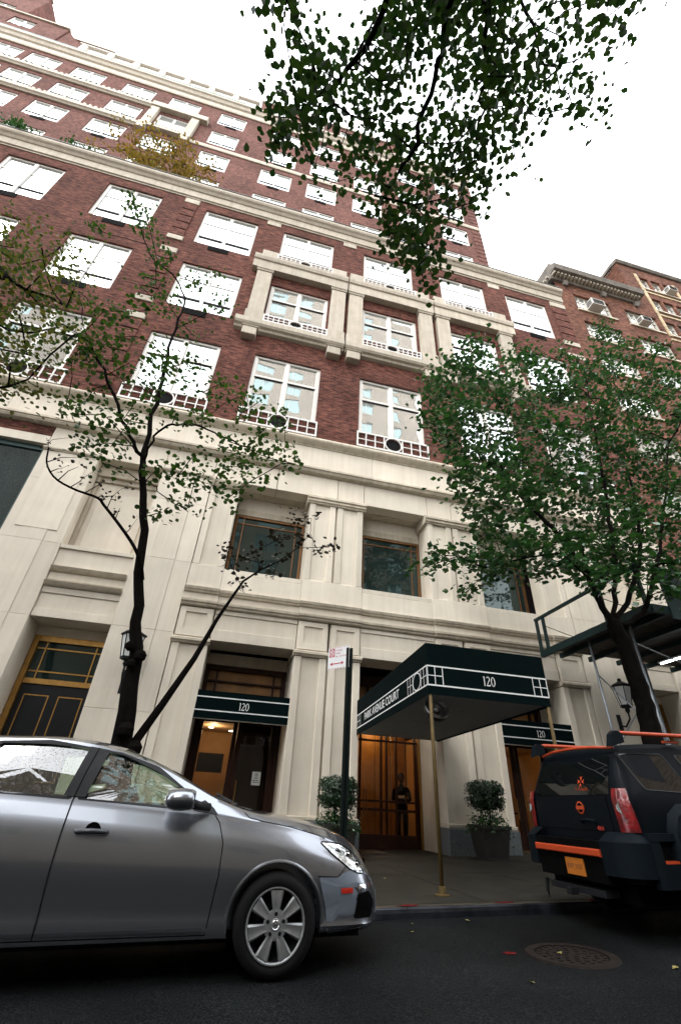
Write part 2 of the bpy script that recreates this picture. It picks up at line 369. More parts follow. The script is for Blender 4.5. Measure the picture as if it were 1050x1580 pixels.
def win_meshes(w, h, kind):
    """frame mesh + pane rectangles; local origin bottom left, y=0 outer face of the frame"""
    f = MB(); fr = 0.13; mu = 0.075; c = w/2
    f.box(0, fr, 0, 0.1, 0, h); f.box(w-fr, w, 0, 0.1, 0, h); f.box(fr, w-fr, 0.002, 0.1, 0, fr*0.8); f.box(fr, w-fr, 0.002, 0.1, h-fr*0.8, h)
    f.box(c-mu, c+mu, -0.012, 0.1, fr*0.8, h-fr*0.8)
    panes = []
    if kind == 'big':
        zt = h*0.635
        for a, b in ((fr, c-mu), (c+mu, w-fr)):
            f.box(a, b, 0.004, 0.1, zt-0.05, zt+0.05); f.box(a, b, 0.02, 0.1, zt-0.085, zt-0.0505, 1)
            for p, q in ((fr*0.8, zt-0.085), (zt+0.05, h-fr*0.8)):
                f.box(a, a+0.035, 0.03, 0.09, p, q); f.box(b-0.035, b, 0.03, 0.09, p, q); panes.append((a, b, p, q))
    else:
        zl = h*0.245; zt = h*0.66
        for a, b in ((fr, c-mu), (c+mu, w-fr)):
            f.box(a, b, 0.02, 0.1, zl-0.045, zl+0.045, 1)
            f.box(a, b, 0.035, 0.1, zt-0.022, zt+0.022)
            panes += [(a, b, fr*0.8, zl-0.045), (a, b, zl+0.045, h-fr*0.8)]
    return f, panes
WM = {}
def window(x0, z0, w, h, kind, y=F+0.075, vent=None, glass=None, root=None):
    key = (round(w, 2), round(h, 2), kind)
    if key not in WM:
        f, panes = win_meshes(w, h, kind)
        WM[key] = (f.mesh("window", [WFRAME, DARKM]), [(MB().face([(a,0.06,p),(b,0.06,p),(b,0.06,q),(a,0.06,q)]).mesh("pane", glass or GLASS)) for a,b,p,q in panes])
    me, ps = WM[key]
    o = link("window", me, root or ROOT); o.location = Vector((x0, y, z0)) - (root or ROOT).location
    for p in ps: link("pane", p, o)
    if vent is not None:
        vx, vw = vent; k = ('v', vw)
        if k not in WM:
            v = MB(); v.box(0, vw, -0.10, 0.0, -0.40, -0.06)
            for q in range(4): v.box(0.02, vw-0.02, -0.11, -0.10, -0.40+q*0.085, -0.365+q*0.085)
            WM[k] = v.mesh("air_vent", VENT)
        u = link("air_vent", WM[k], o); u.location = (vx, 0, 0)
    return o
def grille_mesh(w, h, n, ring):
    g = MB(); t = 0.036; d = 0.04; c = w/2
    g.box(0, w, 0, d, 0, t*2); g.box(0, w, 0, d, h-t*2, h); g.box(0, t*1.6, -.002, d+.002, 0, h); g.box(w-t*1.6, w, -.002, d+.002, 0, h)
    s = (c-ring-0.02)/n
    for k in range(1, n+1):
        for x in (k*s, w-k*s): g.box(x-t/2-.003, x+t/2+.003, 0.003, d-.003, t*2, h-t*2)
    g.box(t*1.6, c-ring-0.02, 0.006, d-.006, h/2-t/2, h/2+t/2); g.box(c+ring+0.02, w-t*1.6, 0.006, d-.006, h/2-t/2, h/2+t/2)
    rz = h/2-t*0.6; N = 28; i = len(g.v)
    for q in range(N):
        a = 2*math.pi*q/N
        for rr, yy in ((1, -0.004), (0.88, -0.004), (0.88, d+.004), (1, d+.004)): g.v.append((c+ring*rr*math.cos(a), yy, h/2+rz*(rr)*math.sin(a)))
    for q in range(N):
        for e in range(4):
            A, B = i+q*4, i+((q+1) % N)*4; g.f.append((A+e, A+(e+1) % 4, B+(e+1) % 4, B+e)); g.m.append(0)
    return g
GM = {}
def grille(x0, z0, w, h, n, ring, y):
    k = (w, h)
    if k not in GM:
        a = grille_mesh(w, h, n, ring).mesh("window_grille", GRILLE)
        b = MB(); N = 20; b.prism_y([(w/2+ring*0.8*math.cos(2*math.pi*q/N), h/2+(h/2-0.03)*0.8*math.sin(2*math.pi*q/N)) for q in range(N)], 0.05, 0.13)
        GM[k] = (a, b.mesh("air_vent", VENT))
    o = link("window_grille", GM[k][0], ROOT); o.location = Vector((x0, y, z0)) - ROOT.location
    link("air_vent", GM[k][1], o)

root_of("apartment_building", "tall red brick apartment building with pale limestone base behind the green canopy", "apartment building", Vector((4.55, F, 0.1)))
B = ROOT
XL = -24.0; XR = 15.6
COLS = [(-22.9, 2.6), (-18.75, 2.65), (-14.4, 2.58), (-9.88, 2.55), (-5.2, 2.66), (-1.2, 2.7), (3.17, 2.74), (7.53, 2.7), (11.6, 2.64)]
ROWS = [(13.05, 16.14), (18.02, 21.2), (23.05, 26.22)]
holes = []
for i, (x, w) in enumerate(COLS):
    for r, (z0, z1) in enumerate(ROWS): holes.append((x, x+w, z0+(.44 if r > 0 and 5 <= i <= 7 else 0), z1))
mb = MB(); wall(mb, XL, XR, 11.9, 26.9, holes, F, 0.3)
mb.box(XL, XR, F+0.3, 17.0, 11.95, 27.6)
obw("brick_wall", mb, BRICK)
for i, (x, w) in enumerate(COLS):
    for r, (z0, z1) in enumerate(ROWS):
        gr = 5 <= i <= 7
        if r == 0:
            window(x, z0, w, z1-z0, 'big'); grille(x-0.06 if i > 5 else x-0.13, 12.33, 2.9, 0.74, 3, 0.35, F-0.07)
        elif gr:
            window(x, z0+.44, w, z1-z0-.44, 'mid' if r == 2 else 'big'); grille(x-0.02, z0-0.03, 2.78, 0.46, 5, 0.27, F-0.30 if r == 1 else F-0.24); obw("brick_apron", MB().box(x-.02, x+2.76, F-(.22 if r == 1 else .16), F-.001, z0-.02, z0+.43), BRICK)
        else: window(x, z0, w, z1-z0, 'mid', vent=(0.75 if i != 8 else 0.95, 0.95))
# soldier-course heads
for i, (x, w) in enumerate(COLS):
    for z0, z1 in ROWS:
        mb = MB(); n = 28; t = (w+0.3)/n
        for k in range(n): mb.box(x-0.15+k*t+0.008, x-0.15+(k+1)*t-0.008, F-0.006, F, z1+0.02, z1+0.33)
        obw("soldier_course", mb, BRICK, kind='stuff')
# rusticated brick quoins with pale stone blocks
def quoin(xa, xb, stones, segs):
    for a, b in segs:
        n = max(1, round((b-a)/0.62)); t = (b-a)/n
        for k in range(n): obw("quoin_block", MB().cbox(xa, xb, F-0.05, F, a+k*t+0.035, a+(k+1)*t-0.035, 0.012), BRICK)
    for a, b in stones: obw("quoin_stone", MB().cbox(xa-0.03, xb+0.03, F-0.065, F, a, b, 0.015), STONE3)
for xa, xb in ((-6.3, -5.65), (14.65, XR)):
    quoin(xa, xb, [(26.36, 26.78), (22.75, 23.1), (21.62, 22.0), (17.75, 18.1), (16.6, 16.95)], [(23.12, 26.34), (18.12, 21.6), (12.6, 16.58)])
for x in (-2.15, 2.0, 6.35, 10.6): obw("stone_block", MB().cbox(x, x+0.72, F-0.04, F, 26.5, 26.88, 0.012), STONE3)
# cornice at the setback
def band(name, prof, x0, x1, mat, joint=2.05, smooth=False):
    """moulded course in stone lengths"""
    n = max(1, round((x1-x0)/joint)); t = (x1-x0)/n
    for k in range(n):
        obw(name, MB().prism_x(prof, x0+k*t+0.004, x0+(k+1)*t-0.004), mat, smooth=smooth, fix=True)
band("cornice_stone", [(F+.1, 26.9), (F-.04, 26.9), (F-.04, 27.0), (F-.10, 27.03), (F-.10, 27.55), (F-.15, 27.58), (F-.22, 27.72), (F-.30, 27.80), (F-.34, 27.9), (F-.34, 28.05), (F+.1, 28.12)], XL, XR, STONE3, 4.1)
obw("cornice_flashing", MB().box(XL, XR-.01, F-.36, F+.5, 28.122, 28.145), M("zinc", (0.16, 0.17, 0.17), 0.5, metal=0.6))
# bay frame around the 4th floor windows of three columns
def bay(xa, xb, l, r):
    xc = (xa+xb)/2; y1 = F
    obw("bay_sill", MB().prism_x([(y1, 17.38), (y1-.16, 17.42), (y1-.2, 17.52), (y1-.3, 17.56), (y1-.36, 17.66), (y1-.36, 17.92), (y1, 17.98)], l-.08*(l < 0), r+.08*(r > 11)), STONE3, fix=True)
    obw("bay_lintel", MB().prism_x([(y1, 21.92), (y1-.30, 21.92), (y1-.30, 22.5), (y1-.36, 22.54), (y1-.40, 22.72), (y1-.40, 22.86), (y1, 22.92)], l, r), STONE3, fix=True)
    obw("bay_parapet", MB().cbox(xa-0.02, xb-0.02, F-.22, F, 22.93, 23.08, 0.01), STONE3)
    for a, b in ((xa, xa+0.86), (xb-0.86, xb)): obw("bay_block", MB().cbox(a, b-.02, F-.2, F, 23.085, 23.66, 0.012), STONE3)
    for a in (xa, xb-0.68):
        obw("bay_pilaster", MB().cbox(a, a+0.68, F-.24, F, 18.55, 21.72, 0.02), STONE3)
        obw("pilaster_capital", MB().prism_x([(F, 21.70), (F-.27, 21.73), (F-.29, 21.82), (F-.32, 21.85), (F-.32, 21.91), (F, 21.91)], a-0.05, a+0.73), STONE3, fix=True)
        obw("pilaster_base", MB().cbox(a-0.05, a+0.73, F-.3, F, 17.985, 18.55, 0.02), STONE3)
        obw("corbel", MB().cbox(a+0.02, a+0.6, F-.33, F, 16.9, 17.36, 0.02), STONE3)
        obw("corbel_cap", MB().cbox(a-0.02, a+0.66, F-.36, F, 17.365, 17.41, 0.01), STONE3)
bay(-1.95, 2.28, -2.23, 2.34); bay(2.46, 6.7, 2.40, 6.80); bay(6.95, 11.1, 6.86, 11.34)
# roll moulding, frieze, under-moulding
roll = [(F+.1, 11.82), (F-.06, 11.82), (F-.06, 11.85)] + [(F-.09-.15*math.sin(math.pi*k/10), 11.87+0.38*(k/10)) for k in range(11)] + [(F-.05, 12.29), (F+.1, 12.32)]
band("roll_moulding", roll, XL, XR, STONE2, 4.1, smooth=False)
x = XL
for k in range(10):
    w = (XR-XL)/10; obw("frieze_stone", MB().cbox(XL+k*w+.005, XL+(k+1)*w-.005, F-.03, F+.2, 10.86, 11.815, 0.006), STONE)
band("string_moulding", [(F+.1, 10.56), (F-.04, 10.56), (F-.16, 10.60), (F-.20, 10.66), (F-.20, 10.70), (F-.24, 10.71), (F-.24, 10.77), (F-.15, 10.78), (F-.15, 10.80), (F-.17, 10.81), (F-.17, 10.84), (F-.08, 10.86), (F+.1, 10.86)], XL, XR, STONE2, 4.1)

# ---- limestone base ---------------------------------------------------------------------------------
GZ = 0.85
def slab(name, x0, x1, y0, y1, z0, z1, mat=None, c=0.008): return obw(name, MB().cbox(x0, x1, y0, y1, z0, z1, c), mat or STONE)
LX = -6.57
# beam over the recessed windows (joints at the stone lengths)
for a, b in ((LX, -5.05), (-5.04, -3.13), (-3.12, -1.6), (-1.59, 0.45), (0.46, 2.52), (2.53, 3.45), (3.46, 5.77), (5.78, 6.68), (6.69, 8.6), (8.61, 10.7), (10.71, 12.2), (12.21, 14.1), (14.11, XR)):
    slab("beam_stone", a+.004, b-.004, F-.01, F+.45, 9.72, 10.56)
# second floor pilasters + shafts (double)
def pil2(c):
    a, b = c-0.92, c+0.92
    for s0, s1 in ((a+0.02, c-0.035), (c+0.035, b-0.02)):
        slab("pilaster_shaft", s0, s1, F+.02, F+.5, 6.66, 9.4, c=0.004)
        slab("pilaster_fillet", s0+.001, s0+0.19, F-.035, F+.02, 6.66, 9.4); slab("pilaster_fillet", s1-0.19, s1-.001, F-.035, F+.02, 6.66, 9.4)
    slab("pilaster_core", c-0.034, c+0.034, F+.06, F+.5, 6.66, 9.4, STONE2, c=0.001)
    for sgn in (-1, 1):
        e = a if sgn < 0 else b
        slab("reveal_stone", min(e, e+sgn*-0.25)+.02*(sgn < 0), max(e, e+sgn*-0.25)-.02*(sgn > 0), F+.505, F+.80, 6.66, 9.7)
    obw("pilaster_capital", MB().prism_x([(F+.8, 9.4), (F-.06, 9.41), (F-.08, 9.46), (F-.12, 9.48), (F-.12, 9.55), (F-.16, 9.58), (F-.16, 9.66), (F-.1, 9.71), (F+.8, 9.71)], a-0.08, b+0.08), STONE2, fix=True)
    slab("pedestal_stone", a+.002, b-.002, F-.045, F+.5, 5.955, 6.65)
for c in (2.52, 6.64): pil2(c)
slab("pedestal_stone", -1.59, -0.68, F-.045, F+.5, 5.955, 6.65); slab("pedestal_stone", 9.75, 10.69, F-.045, F+.5, 5.955, 6.65)
for a, b in ((-1.58, -0.70), (9.77, 10.68)):
    slab("pilaster_shaft", a, b, F+.02, F+.5, 6.66, 9.4, c=0.004); slab("pilaster_fillet", a+.001, a+0.19, F-.035, F+.02, 6.66, 9.4); slab("pilaster_fillet", b-0.19, b-.001, F-.035, F+.02, 6.66, 9.4)
    obw("pilaster_capital", MB().prism_x([(F+.8, 9.4), (F-.06, 9.41), (F-.12, 9.48), (F-.16, 9.58), (F-.16, 9.66), (F-.1, 9.71), (F+.8, 9.71)], a-0.01, b+0.01), STONE2, fix=True)
# 2nd floor recesses
def win2(a, b):
    slab("recess_lintel", a, b, F+.80, F+1.0, 9.22, 9.72, STONE); slab("recess_moulding", a, b, F+.76, F+.8, 9.0, 9.22, STONE2)
    obw("recess_soffit", MB().box(a, b, F+.46, F+.8, 9.715, 9.74), STONE2)
    slab("sill_stone", a+.003, b-.003, F-.02, F+.9, 6.49, 6.63); slab("apron_stone", a+.003, b-.003, F-.03, F+.4, 5.955, 6.485)
    y = F+.86; z0, z1 = 6.635, 9.0; f = MB(); t = 0.07
    f.box(a, a+t, y-.06, y+.1, z0, z1); f.box(b-t, b, y-.06, y+.1, z0, z1); f.box(a+t, b-t, y-.06, y+.1, z1-t, z1); f.box(a+t, b-t, y-.06, y+.1, z0, z0+t)
    f.box(a+.26, a+.29, y-.03, y+.02, z0+t, z1-t); f.box(b-.29, b-.26, y-.03, y+.02, z0+t, z1-t)
    f.box(a+t, b-t, y-.025, y+.02, z0+.24, z0+.27); f.box(a+t, b-t, y-.025, y+.02, z1-.30, z1-.27)
    w = obw("recessed_window", f, BRONZE)
    obw("pane", MB().face([(a+t,y+.005,z0+t),(b-t,y+.005,z0+t),(b-t,y+.005,z1-t),(a+t,y+.005,z1-t)]), GLASS_DK, w)
for a, b in ((-0.68, 1.6), (3.44, 5.72), (7.56, 9.75)): win2(a, b)
# string courses across the three bays, breaking forward over the pilasters
segs = [(-1.6, -0.66, .05), (-0.655, 1.6, 0), (1.605, 3.43, .05), (3.435, 5.72, 0), (5.725, 7.54, .05), (7.545, 9.75, 0), (9.755, 10.7, .05)]
for a, b, p in segs:
    y = F-p
    obw("string_moulding", MB().prism_x([(F+.4, 5.78), (y-.02, 5.78), (y-.07, 5.80), (y-.08, 5.84), (y-.11, 5.86), (y-.13, 5.93), (y-.04, 5.95), (F+.4, 5.95)], a, b), STONE2, fix=True)
    obw("band_stone", MB().box(a+.002, b-.002, y-.015, F+.4, 5.585, 5.775), STONE)
    obw("string_moulding", MB().prism_x([(F+.4, 5.40), (y-.02, 5.40), (y-.07, 5.43), (y-.08, 5.47), (y-.12, 5.50), (y-.13, 5.56), (y-.04, 5.58), (F+.4, 5.58)], a, b), STONE2, fix=True)
# architrave between string course and ground floor openings
def arch(a, b):
    slab("architrave_stone", a, b, F, F+.4, 5.28, 5.395); slab("architrave_stone", a, b, F+.03, F+.4, 4.86, 5.275, c=0.003); slab("architrave_stone", a, b, F, F+.9, 4.56, 4.855)
for a, b in ((-0.66, 1.6), (3.44, 5.72), (7.55, 9.75)): arch(a, b)
def panelblock(a, b):
    slab("panel_stone", a, b, F-.005, F+.4, 4.57, 5.395, c=0.004)
    f = MB(); p0, p1, q0, q1 = a+.17, b-.17, 4.77, 5.24
    for (x0, x1, z0, z1) in ((a+.03, p0, 4.6, 5.37), (p1, b-.03, 4.6, 5.37), (p0, p1, 4.6, q0), (p0, p1, q1, 5.37)): f.box(x0, x1, F-.045, F-.005, z0, z1)
    obw("panel_frame", f, STONE)
for c in (2.52, 6.64):
    panelblock(c-0.9, c-.03); panelblock(c+.03, c+0.9)
panelblock(-1.58, -0.69); panelblock(9.78, 10.68)
# ground floor pilasters
def pil1(a, b, two=True):
    parts = [(a, (a+b)/2-.03), ((a+b)/2+.03, b)] if two else [(a, b)]
    for s0, s1 in parts:
        slab("pilaster_shaft", s0, s1, F+.02, F+.5, GZ, 4.4, c=0.004)
        slab("pilaster_fillet", s0+.001, s0+0.19, F-.035, F+.02, GZ, 4.4); slab("pilaster_fillet", s1-0.19, s1-.001, F-.035, F+.02, GZ, 4.4)
    if two: slab("pilaster_core", (a+b)/2-.029, (a+b)/2+.029, F+.06, F+.5, GZ, 4.4, STONE2, c=0.001)
    obw("pilaster_capital", MB().prism_x([(F+1.0, 4.4), (F-.06, 4.41), (F-.08, 4.45), (F-.12, 4.47), (F-.12, 4.53), (F-.08, 4.56), (F+1.0, 4.56)], a-.04, b+.04), STONE2, fix=True)
    slab("base_moulding", a-.02, b+.02, F-.1, F+.5, GZ-.09, GZ-.002, STONE2, c=0.02)
    slab("granite_plinth", a-.04, b+.04, F-.12, F+.5, -0.3, GZ-.095, GRANITE, c=0.01)
    slab("jamb_stone", a+.001, a+.4, F+.505, F+1.7, 0.0, 4.4); slab("jamb_stone", b-.4, b-.001, F+.505, F+1.7, 0.0, 4.4)
pil1(1.6, 3.43); pil1(5.73, 7.54); pil1(-1.58, -0.68, False); pil1(9.77, 10.68, False)
# wide plain piers
def pier(a, b, z1=9.72, cap=True):
    m1, m2 = a+(b-a)*0.27, a+(b-a)*0.70
    zs_ = [0.85, 2.7, 4.64, 6.65, 8.6, z1]
    for k in range(5):
        for s0, s1, p in ((a, m1, 0), (m1, m2, .012), (m2, b, 0)):
            slab("pier_stone", s0+.002, s1-.002, F-.05-p, F+1.6, zs_[k]+.002, zs_[k+1]-.002, c=0.005)
    slab("granite_plinth", a-.02, b+.02, F-.12, F+.5, -0.4, 0.845, GRANITE, c=0.01)
    if cap: obw("pier_cap", MB().prism_x([(F, 9.62), (F-.08, 9.62), (F-.12, 9.68), (F-.12, 9.72), (F, 9.72)], a-.02, b+.02), STONE2, fix=True)
pier(-3.12, -1.6); pier(LX, -5.02); pier(10.7, 12.2); pier(14.1, XR)
slab("panel_stone", -6.3, -5.25, F-.07, F-.05, 7.0, 9.28, c=0.004)
# the two side bays with the dark doors
for a, b in ((-5.01, -3.13), (12.21, 14.09)):
    slab("door_lintel", a, b, F+.0, F+1.6, 4.65, 4.86)
    for z0, z1, p in ((4.865, 5.27, .03), (5.275, 5.44, .0), (5.645, 5.86, .02), (6.0, 6.53, .0)): slab("apron_stone", a, b, F+p, F+.6, z0, z1)
    for z in (5.445, 5.865): obw("string_moulding", MB().prism_x([(F+.5, z), (F-.02, z), (F-.07, z+.03), (F-.10, z+.07), (F-.13, z+.12), (F+.5, z+.135)], a, b), STONE2, fix=True)
    slab("band_stone", a, b, F+.02, F+.6, 5.58, 5.64, STONE2); slab("sill_stone", a, b, F-.05, F+.6, 6.535, 6.645)
    # recessed blind panel above
    slab("recess_back", a, b, F+.50, F+.7, 6.65, 9.3); slab("recess_lintel", a, b, F+.32, F+.7, 9.3, 9.72, STONE2)
    slab("recess_moulding", a, a+.10, F+.38, F+.5, 6.65, 9.3, STONE2); slab("recess_moulding", b-.10, b, F+.38, F+.5, 6.65, 9.3, STONE2)
    slab("recess_moulding", a+.1, b-.1, F+.42, F+.5, 9.14, 9.3, STONE2); slab("raised_panel", a+.25, b-.25, F+.46, F+.5, 6.85, 8.75)
    # dark double door with brass lines
    y = F+0.85; d = MB(); d.box(a+.13, b-.13, y, y+.1, 0.1, 3.3)
    dr = obw("black_door", d, BLACKP)
    t = MB()
    t.box(a+.01, a+.13, y-.1, y+.12, 0.0, 4.40); t.box(b-.13, b-.01, y-.1, y+.12, 0.0, 4.40)
    t.box(a+.13, b-.13, y-.08, y+.12, 4.26, 4.40); t.box(a+.13, b-.13, y-.05, y-.001, 3.24, 3.36)
    obw("brass_frame", t, BRASS, dr)
    t = MB()
    for x in (a+.33, b-.36): t.box(x, x+.03, y-.03, y, 3.361, 4.259)
    for z in (3.52, 4.08): t.box(a+.131, b-.131, y-.026, y, z, z+.03)
    obw("transom_bars", t, BRASS, dr)
    obw("transom_pane", MB().face([(a+.13,y+.01,3.36),(b-.13,y+.01,3.36),(b-.13,y+.01,4.26),(a+.13,y+.01,4.26)]), GLASS_DK, dr)
    for x0 in (a+.26, (a+b)/2+.09):
        p = MB(); x1 = x0+.56
        for q in ((x0, x0+.025, 1.2, 3.0), (x1-.025, x1, 1.2, 3.0), (x0+.025, x1-.025, 2.975, 3.0), (x0+.025, x1-.025, 1.2, 1.225)): p.box(q[0], q[1], y-.015, y, q[2], q[3])
        obw("door_moulding", p, BRASS, dr)
    slab("door_head_stone", a, b, F+.75, F+1.2, 4.405, 4.64)
# far left: big tinted shop window under a brick strip
slab("lintel_stone", -13.0, LX-.01, F-.02, F+.4, 9.86, 10.17); obw("brick_strip", MB().box(-13, LX-.01, F-.002, F+.3, 10.175, 10.555), BRICK)
f = MB(); y = F+.2
f.box(-12.9, -6.62, y-.06, y+.1, 9.70, 9.855); f.box(-12.9, -12.75, y-.06, y+.1, 1.1, 9.7); f.box(-8.62, -8.5, y-.06, y+.1, 1.1, 9.7); f.box(-6.70, -6.62, y-.06, y+.1, 1.1, 9.7); f.box(-12.75, -8.62, y-.06, y+.1, 5.9, 6.05)
tw = obw("tinted_window", f, M("dark_green_frame", (0.012, 0.05, 0.045), 0.4))
obw("pane", MB().face([(-8.5,y,1.1),(-6.7,y,1.1),(-6.7,y,9.7),(-8.5,y,9.7)]), glass_reflect("tinted_glass_2", (0.06, 0.09, 0.10), 0.7, wob=0.05), tw)
obw("pane", MB().face([(-12.75,y,1.1),(-8.62,y,1.1),(-8.62,y,9.7),(-12.75,y,9.7)]), GLASS_DK, tw)
slab("granite_plinth", -13, LX-.03, F-.1, F+.4, -.6, 1.05, GRANITE)
obw("base_wall", MB().box(XL, -13.0, F, F+.4, -.9, 10.55), STONE)
obw("base_core", MB().box(XL, LX-.1, F+.45, F+4, -.9, 11.9), DARKM)
# ---- entrances: doors, lobby rooms -------------------------------------------------------------------
WOOD = M("warm_wood_panel", (0.30, 0.135, 0.03), 0.45, noise=0.3, nscale=2.0, coat=0.2)
WOODD = M("dark_wood", (0.030, 0.010, 0.005), 0.45, spec=.2, noise=0.3, nscale=5)
WARMW = M("lobby_wall", (0.36, 0.18, 0.045), 0.6, noise=0.15, nscale=1.5)
LAMPM = M("downlight_glow", (1, 1, 1), 0.5, emit=(1.0, 0.80, 0.55), estr=6.0)
CLR = bpy.data.materials.new("clear_glass"); CLR.use_nodes = True
_t = CLR.node_tree; _t.nodes.clear(); _o = _t.nodes.new('ShaderNodeOutputMaterial'); _m = _t.nodes.new('ShaderNodeMixShader')
_tr = _t.nodes.new('ShaderNodeBsdfTransparent'); _tr.inputs[0].default_value = (0.85, 0.88, 0.86, 1); _gl = _t.nodes.new('ShaderNodeBsdfGlossy'); _gl.inputs['Roughness'].default_value = 0.02
_fr = _t.nodes.new('ShaderNodeFresnel'); _fr.inputs[0].default_value = 1.5
_t.links.new(_fr.outputs[0], _m.inputs[0]); _t.links.new(_tr.outputs[0], _m.inputs[1]); _t.links.new(_gl.outputs[0], _m.inputs[2]); _t.links.new(_m.outputs[0], _o.inputs[0])
def lampd(name, loc, e, col=(1.0, 0.66, 0.36), r=0.08, parent=None):
    l = bpy.data.lights.new(name, 'POINT'); l.energy = e; l.color = col; l.shadow_soft_size = r
    o = bpy.data.objects.new(name, l); COL.objects.link(o); o.location = loc; return o
def lobby(a, b, yb, top, door='side'):
    """room behind an opening a..b"""
    fz = walk_z((a+b)/2)
    m = MB(); y0 = F+1.75; Y1 = yb
    m.box(a-1.2, b+1.2, Y1, Y1+.1, fz-.1, top+.1); m.box(a-1.3, a-1.2, y0, Y1+.1, fz-.1, top+.1); m.box(b+1.2, b+1.3, y0, Y1+.1, fz-.1, top+.1)
    obw("lobby_wall", m, WARMW)
    obw("lobby_ceiling", MB().box(a-1.2, b+1.2, y0, Y1, top, top+.1), M("lobby_ceiling_paint", (0.45, 0.30, 0.17), 0.7))
    obw("lobby_floor", MB().box(a-1.2, b+1.2, F+.8, Y1, fz-.3, fz-.004), M("lobby_floor_stone", (0.10, 0.07, 0.045), 0.3, noise=0.2))
# ---- side entrances with '120' awnings
def side_entry(a, b):
    y = F+1.35; fz = walk_z((a+b)/2)
    slab("door_head_stone", a, b, y-.15, y+.2, 4.25, 4.56, STONE2)
    fr = MB(); T = 4.25
    fr.box(a, a+.12, y-.1, y+.1, fz, T); fr.box(b-.12, b, y-.1, y+.1, fz, T); fr.box(a+.12, b-.12, y-.1, y+.1, T-.12, T); fr.box(a+.12, b-.12, y-.1, y+.1, 2.95, 3.15)
    fr.box(a+.32, a+.36, y-.05, y+.05, 3.15, T-.12); fr.box(b-.36, b-.32, y-.05, y+.05, 3.15, T-.12); fr.box(a+.12, b-.12, y-.045, y+.045, 3.82, 3.86)
    w = obw("door_frame", fr, WOODD)
    obw("transom_panel", MB().box(a+.12, b-.12, y+.06, y+.09, 3.15, T-.12), WOOD, w)
    d = MB(); c = (a+b)/2; T2 = 2.95
    for s0, s1 in ((a+.12, c-.01), (c+.01, b-.12)):
        d.box(s0, s0+.11, y-.03, y+.03, fz+.01, T2-.01); d.box(s1-.11, s1, y-.03, y+.03, fz+.01, T2-.01); d.box(s0+.11, s1-.11, y-.03, y+.03, T2-.14, T2-.01); d.box(s0+.11, s1-.11, y-.03, y+.03, fz+.01, fz+.30)
    d.box(a+.23, c-.12, y-.015, y+.015, 1.12, 1.16)
    dd = obw("glass_door", d, WOODD, w)
    for s0, s1 in ((a+.23, c-.12), (c+.12, b-.23)): obw("pane", MB().face([(s0,y,fz+.3),(s1,y,fz+.3),(s1,y,T2-.14),(s0,y,T2-.14)]), CLR, dd)
    for hx in (c-.16, c+.16): obw("door_handle", MB().tube([(hx, y-.07, 1.0), (hx, y-.07, 1.5)], .014), BRASS, dd)
    return dd
d1 = side_entry(-0.68, 1.6)
obw("paper_notice", MB().box(1.0, 1.22, F+1.30, F+1.303, 1.42, 1.72), M("paper", (0.75, 0.78, 0.76), 0.7), d1)
g = MB()
for k, (x0, x1, z) in enumerate(((1.03, 1.19, 1.49), (1.03, 1.17, 1.53), (1.06, 1.16, 1.58))): g.box(x0, x1, F+1.2985, F+1.2995, z-.006, z+.006)
g.lathe([(0.022, 0), (0.034, 0)], (1.11, F+1.2985, 1.65), 'y', 16)
obw("notice_print", g, VENT, d1)
side_entry(7.56, 9.75)
lobby(-0.68, 1.6, F+4.9, 2.97); lobby(7.56, 9.75, F+4.9, 2.97); lobby(3.44, 5.72, F+6.0, 3.6)
obw("lobby_screen", MB().box(-0.5, 0.25, F+3.6, F+3.66, 1.75, 2.25).box(-0.5, -0.42, F+3.66, F+4.6, 1.0, 1.05), VENT)
obw("darkening_partition", MB().box(0.50, 0.56, F+2.6, F+4.1, 0, 2.96).box(0.56, 2.75, F+2.6, F+2.66, 0, 2.96), WOODD)  # dark wall added to darken the right half of the doorway
for k, (lx, ly, lz) in enumerate(((-0.28, F+3.74, 2.965), (0.36, F+4.2, 2.965), (4.0, F+3.2, 3.595), (5.2, F+3.2, 3.595), (8.4, F+3.7, 2.965), (9.2, F+4.1, 2.965))):
    obw("downlight", MB().lathe([(0.0001, 0), (0.07, 0), (0.08, -0.012)], (lx, ly, lz), 'z', 16), LAMPM)
lampd("lobby_lamp", (-0.2, F+3.3, 2.8), 15); lampd("lobby_lamp", (8.6, F+3.3, 2.8), 14)
lampd("lobby_lamp", (4.0, F+3.4, 3.35), 17); lampd("lobby_lamp", (5.0, F+3.6, 3.35), 8)
# ---- main entrance: bronze and glass screen
a, b, y = 3.44, 5.72, F+1.7; fz = walk_z(4.55)
fr = MB(); T = 4.5
fr.box(a-.2, a+.05, y-.12, y+.12, fz, T); fr.box(b-.02, b+.4, y-.12, y+.12, fz, T); fr.box(a+.05, b-.02, y-.1, y+.1, 3.02, 3.3); fr.box(a+.05, b-.02, y-.1, y+.1, T-.3, T)
for x in (3.98, 4.60, 4.76, 5.05, 5.62): fr.box(x-.022, x+.022, y-.05, y+.05, fz, 3.02)
fr.box(a+.05, b-.02, y-.04, y+.04, 2.70, 2.75); fr.box(a+.05, b-.02, y-.04, y+.04, 1.22, 1.27); fr.box(a+.05, b-.02, y-.045, y+.045, 1.02, 1.08); fr.box(a+.05, b-.02, y-.045, y+.045, fz, fz+.32)
for x in (4.2, 5.0): fr.box(x-.02, x+.02, y-.05, y+.05, 3.3, T-.3)
w = obw("entrance_screen", fr, WOODD)
for s0, s1 in ((a+.05, 3.958), (4.002, 4.578), (4.782, 5.028), (5.072, 5.598)):
    for z0, z1 in ((fz+.32, 1.02), (1.27, 2.70), (2.75, 3.02)): obw("pane", MB().face([(s0,y,z0),(s1,y,z0),(s1,y,z1),(s0,y,z1)]), CLR, w)
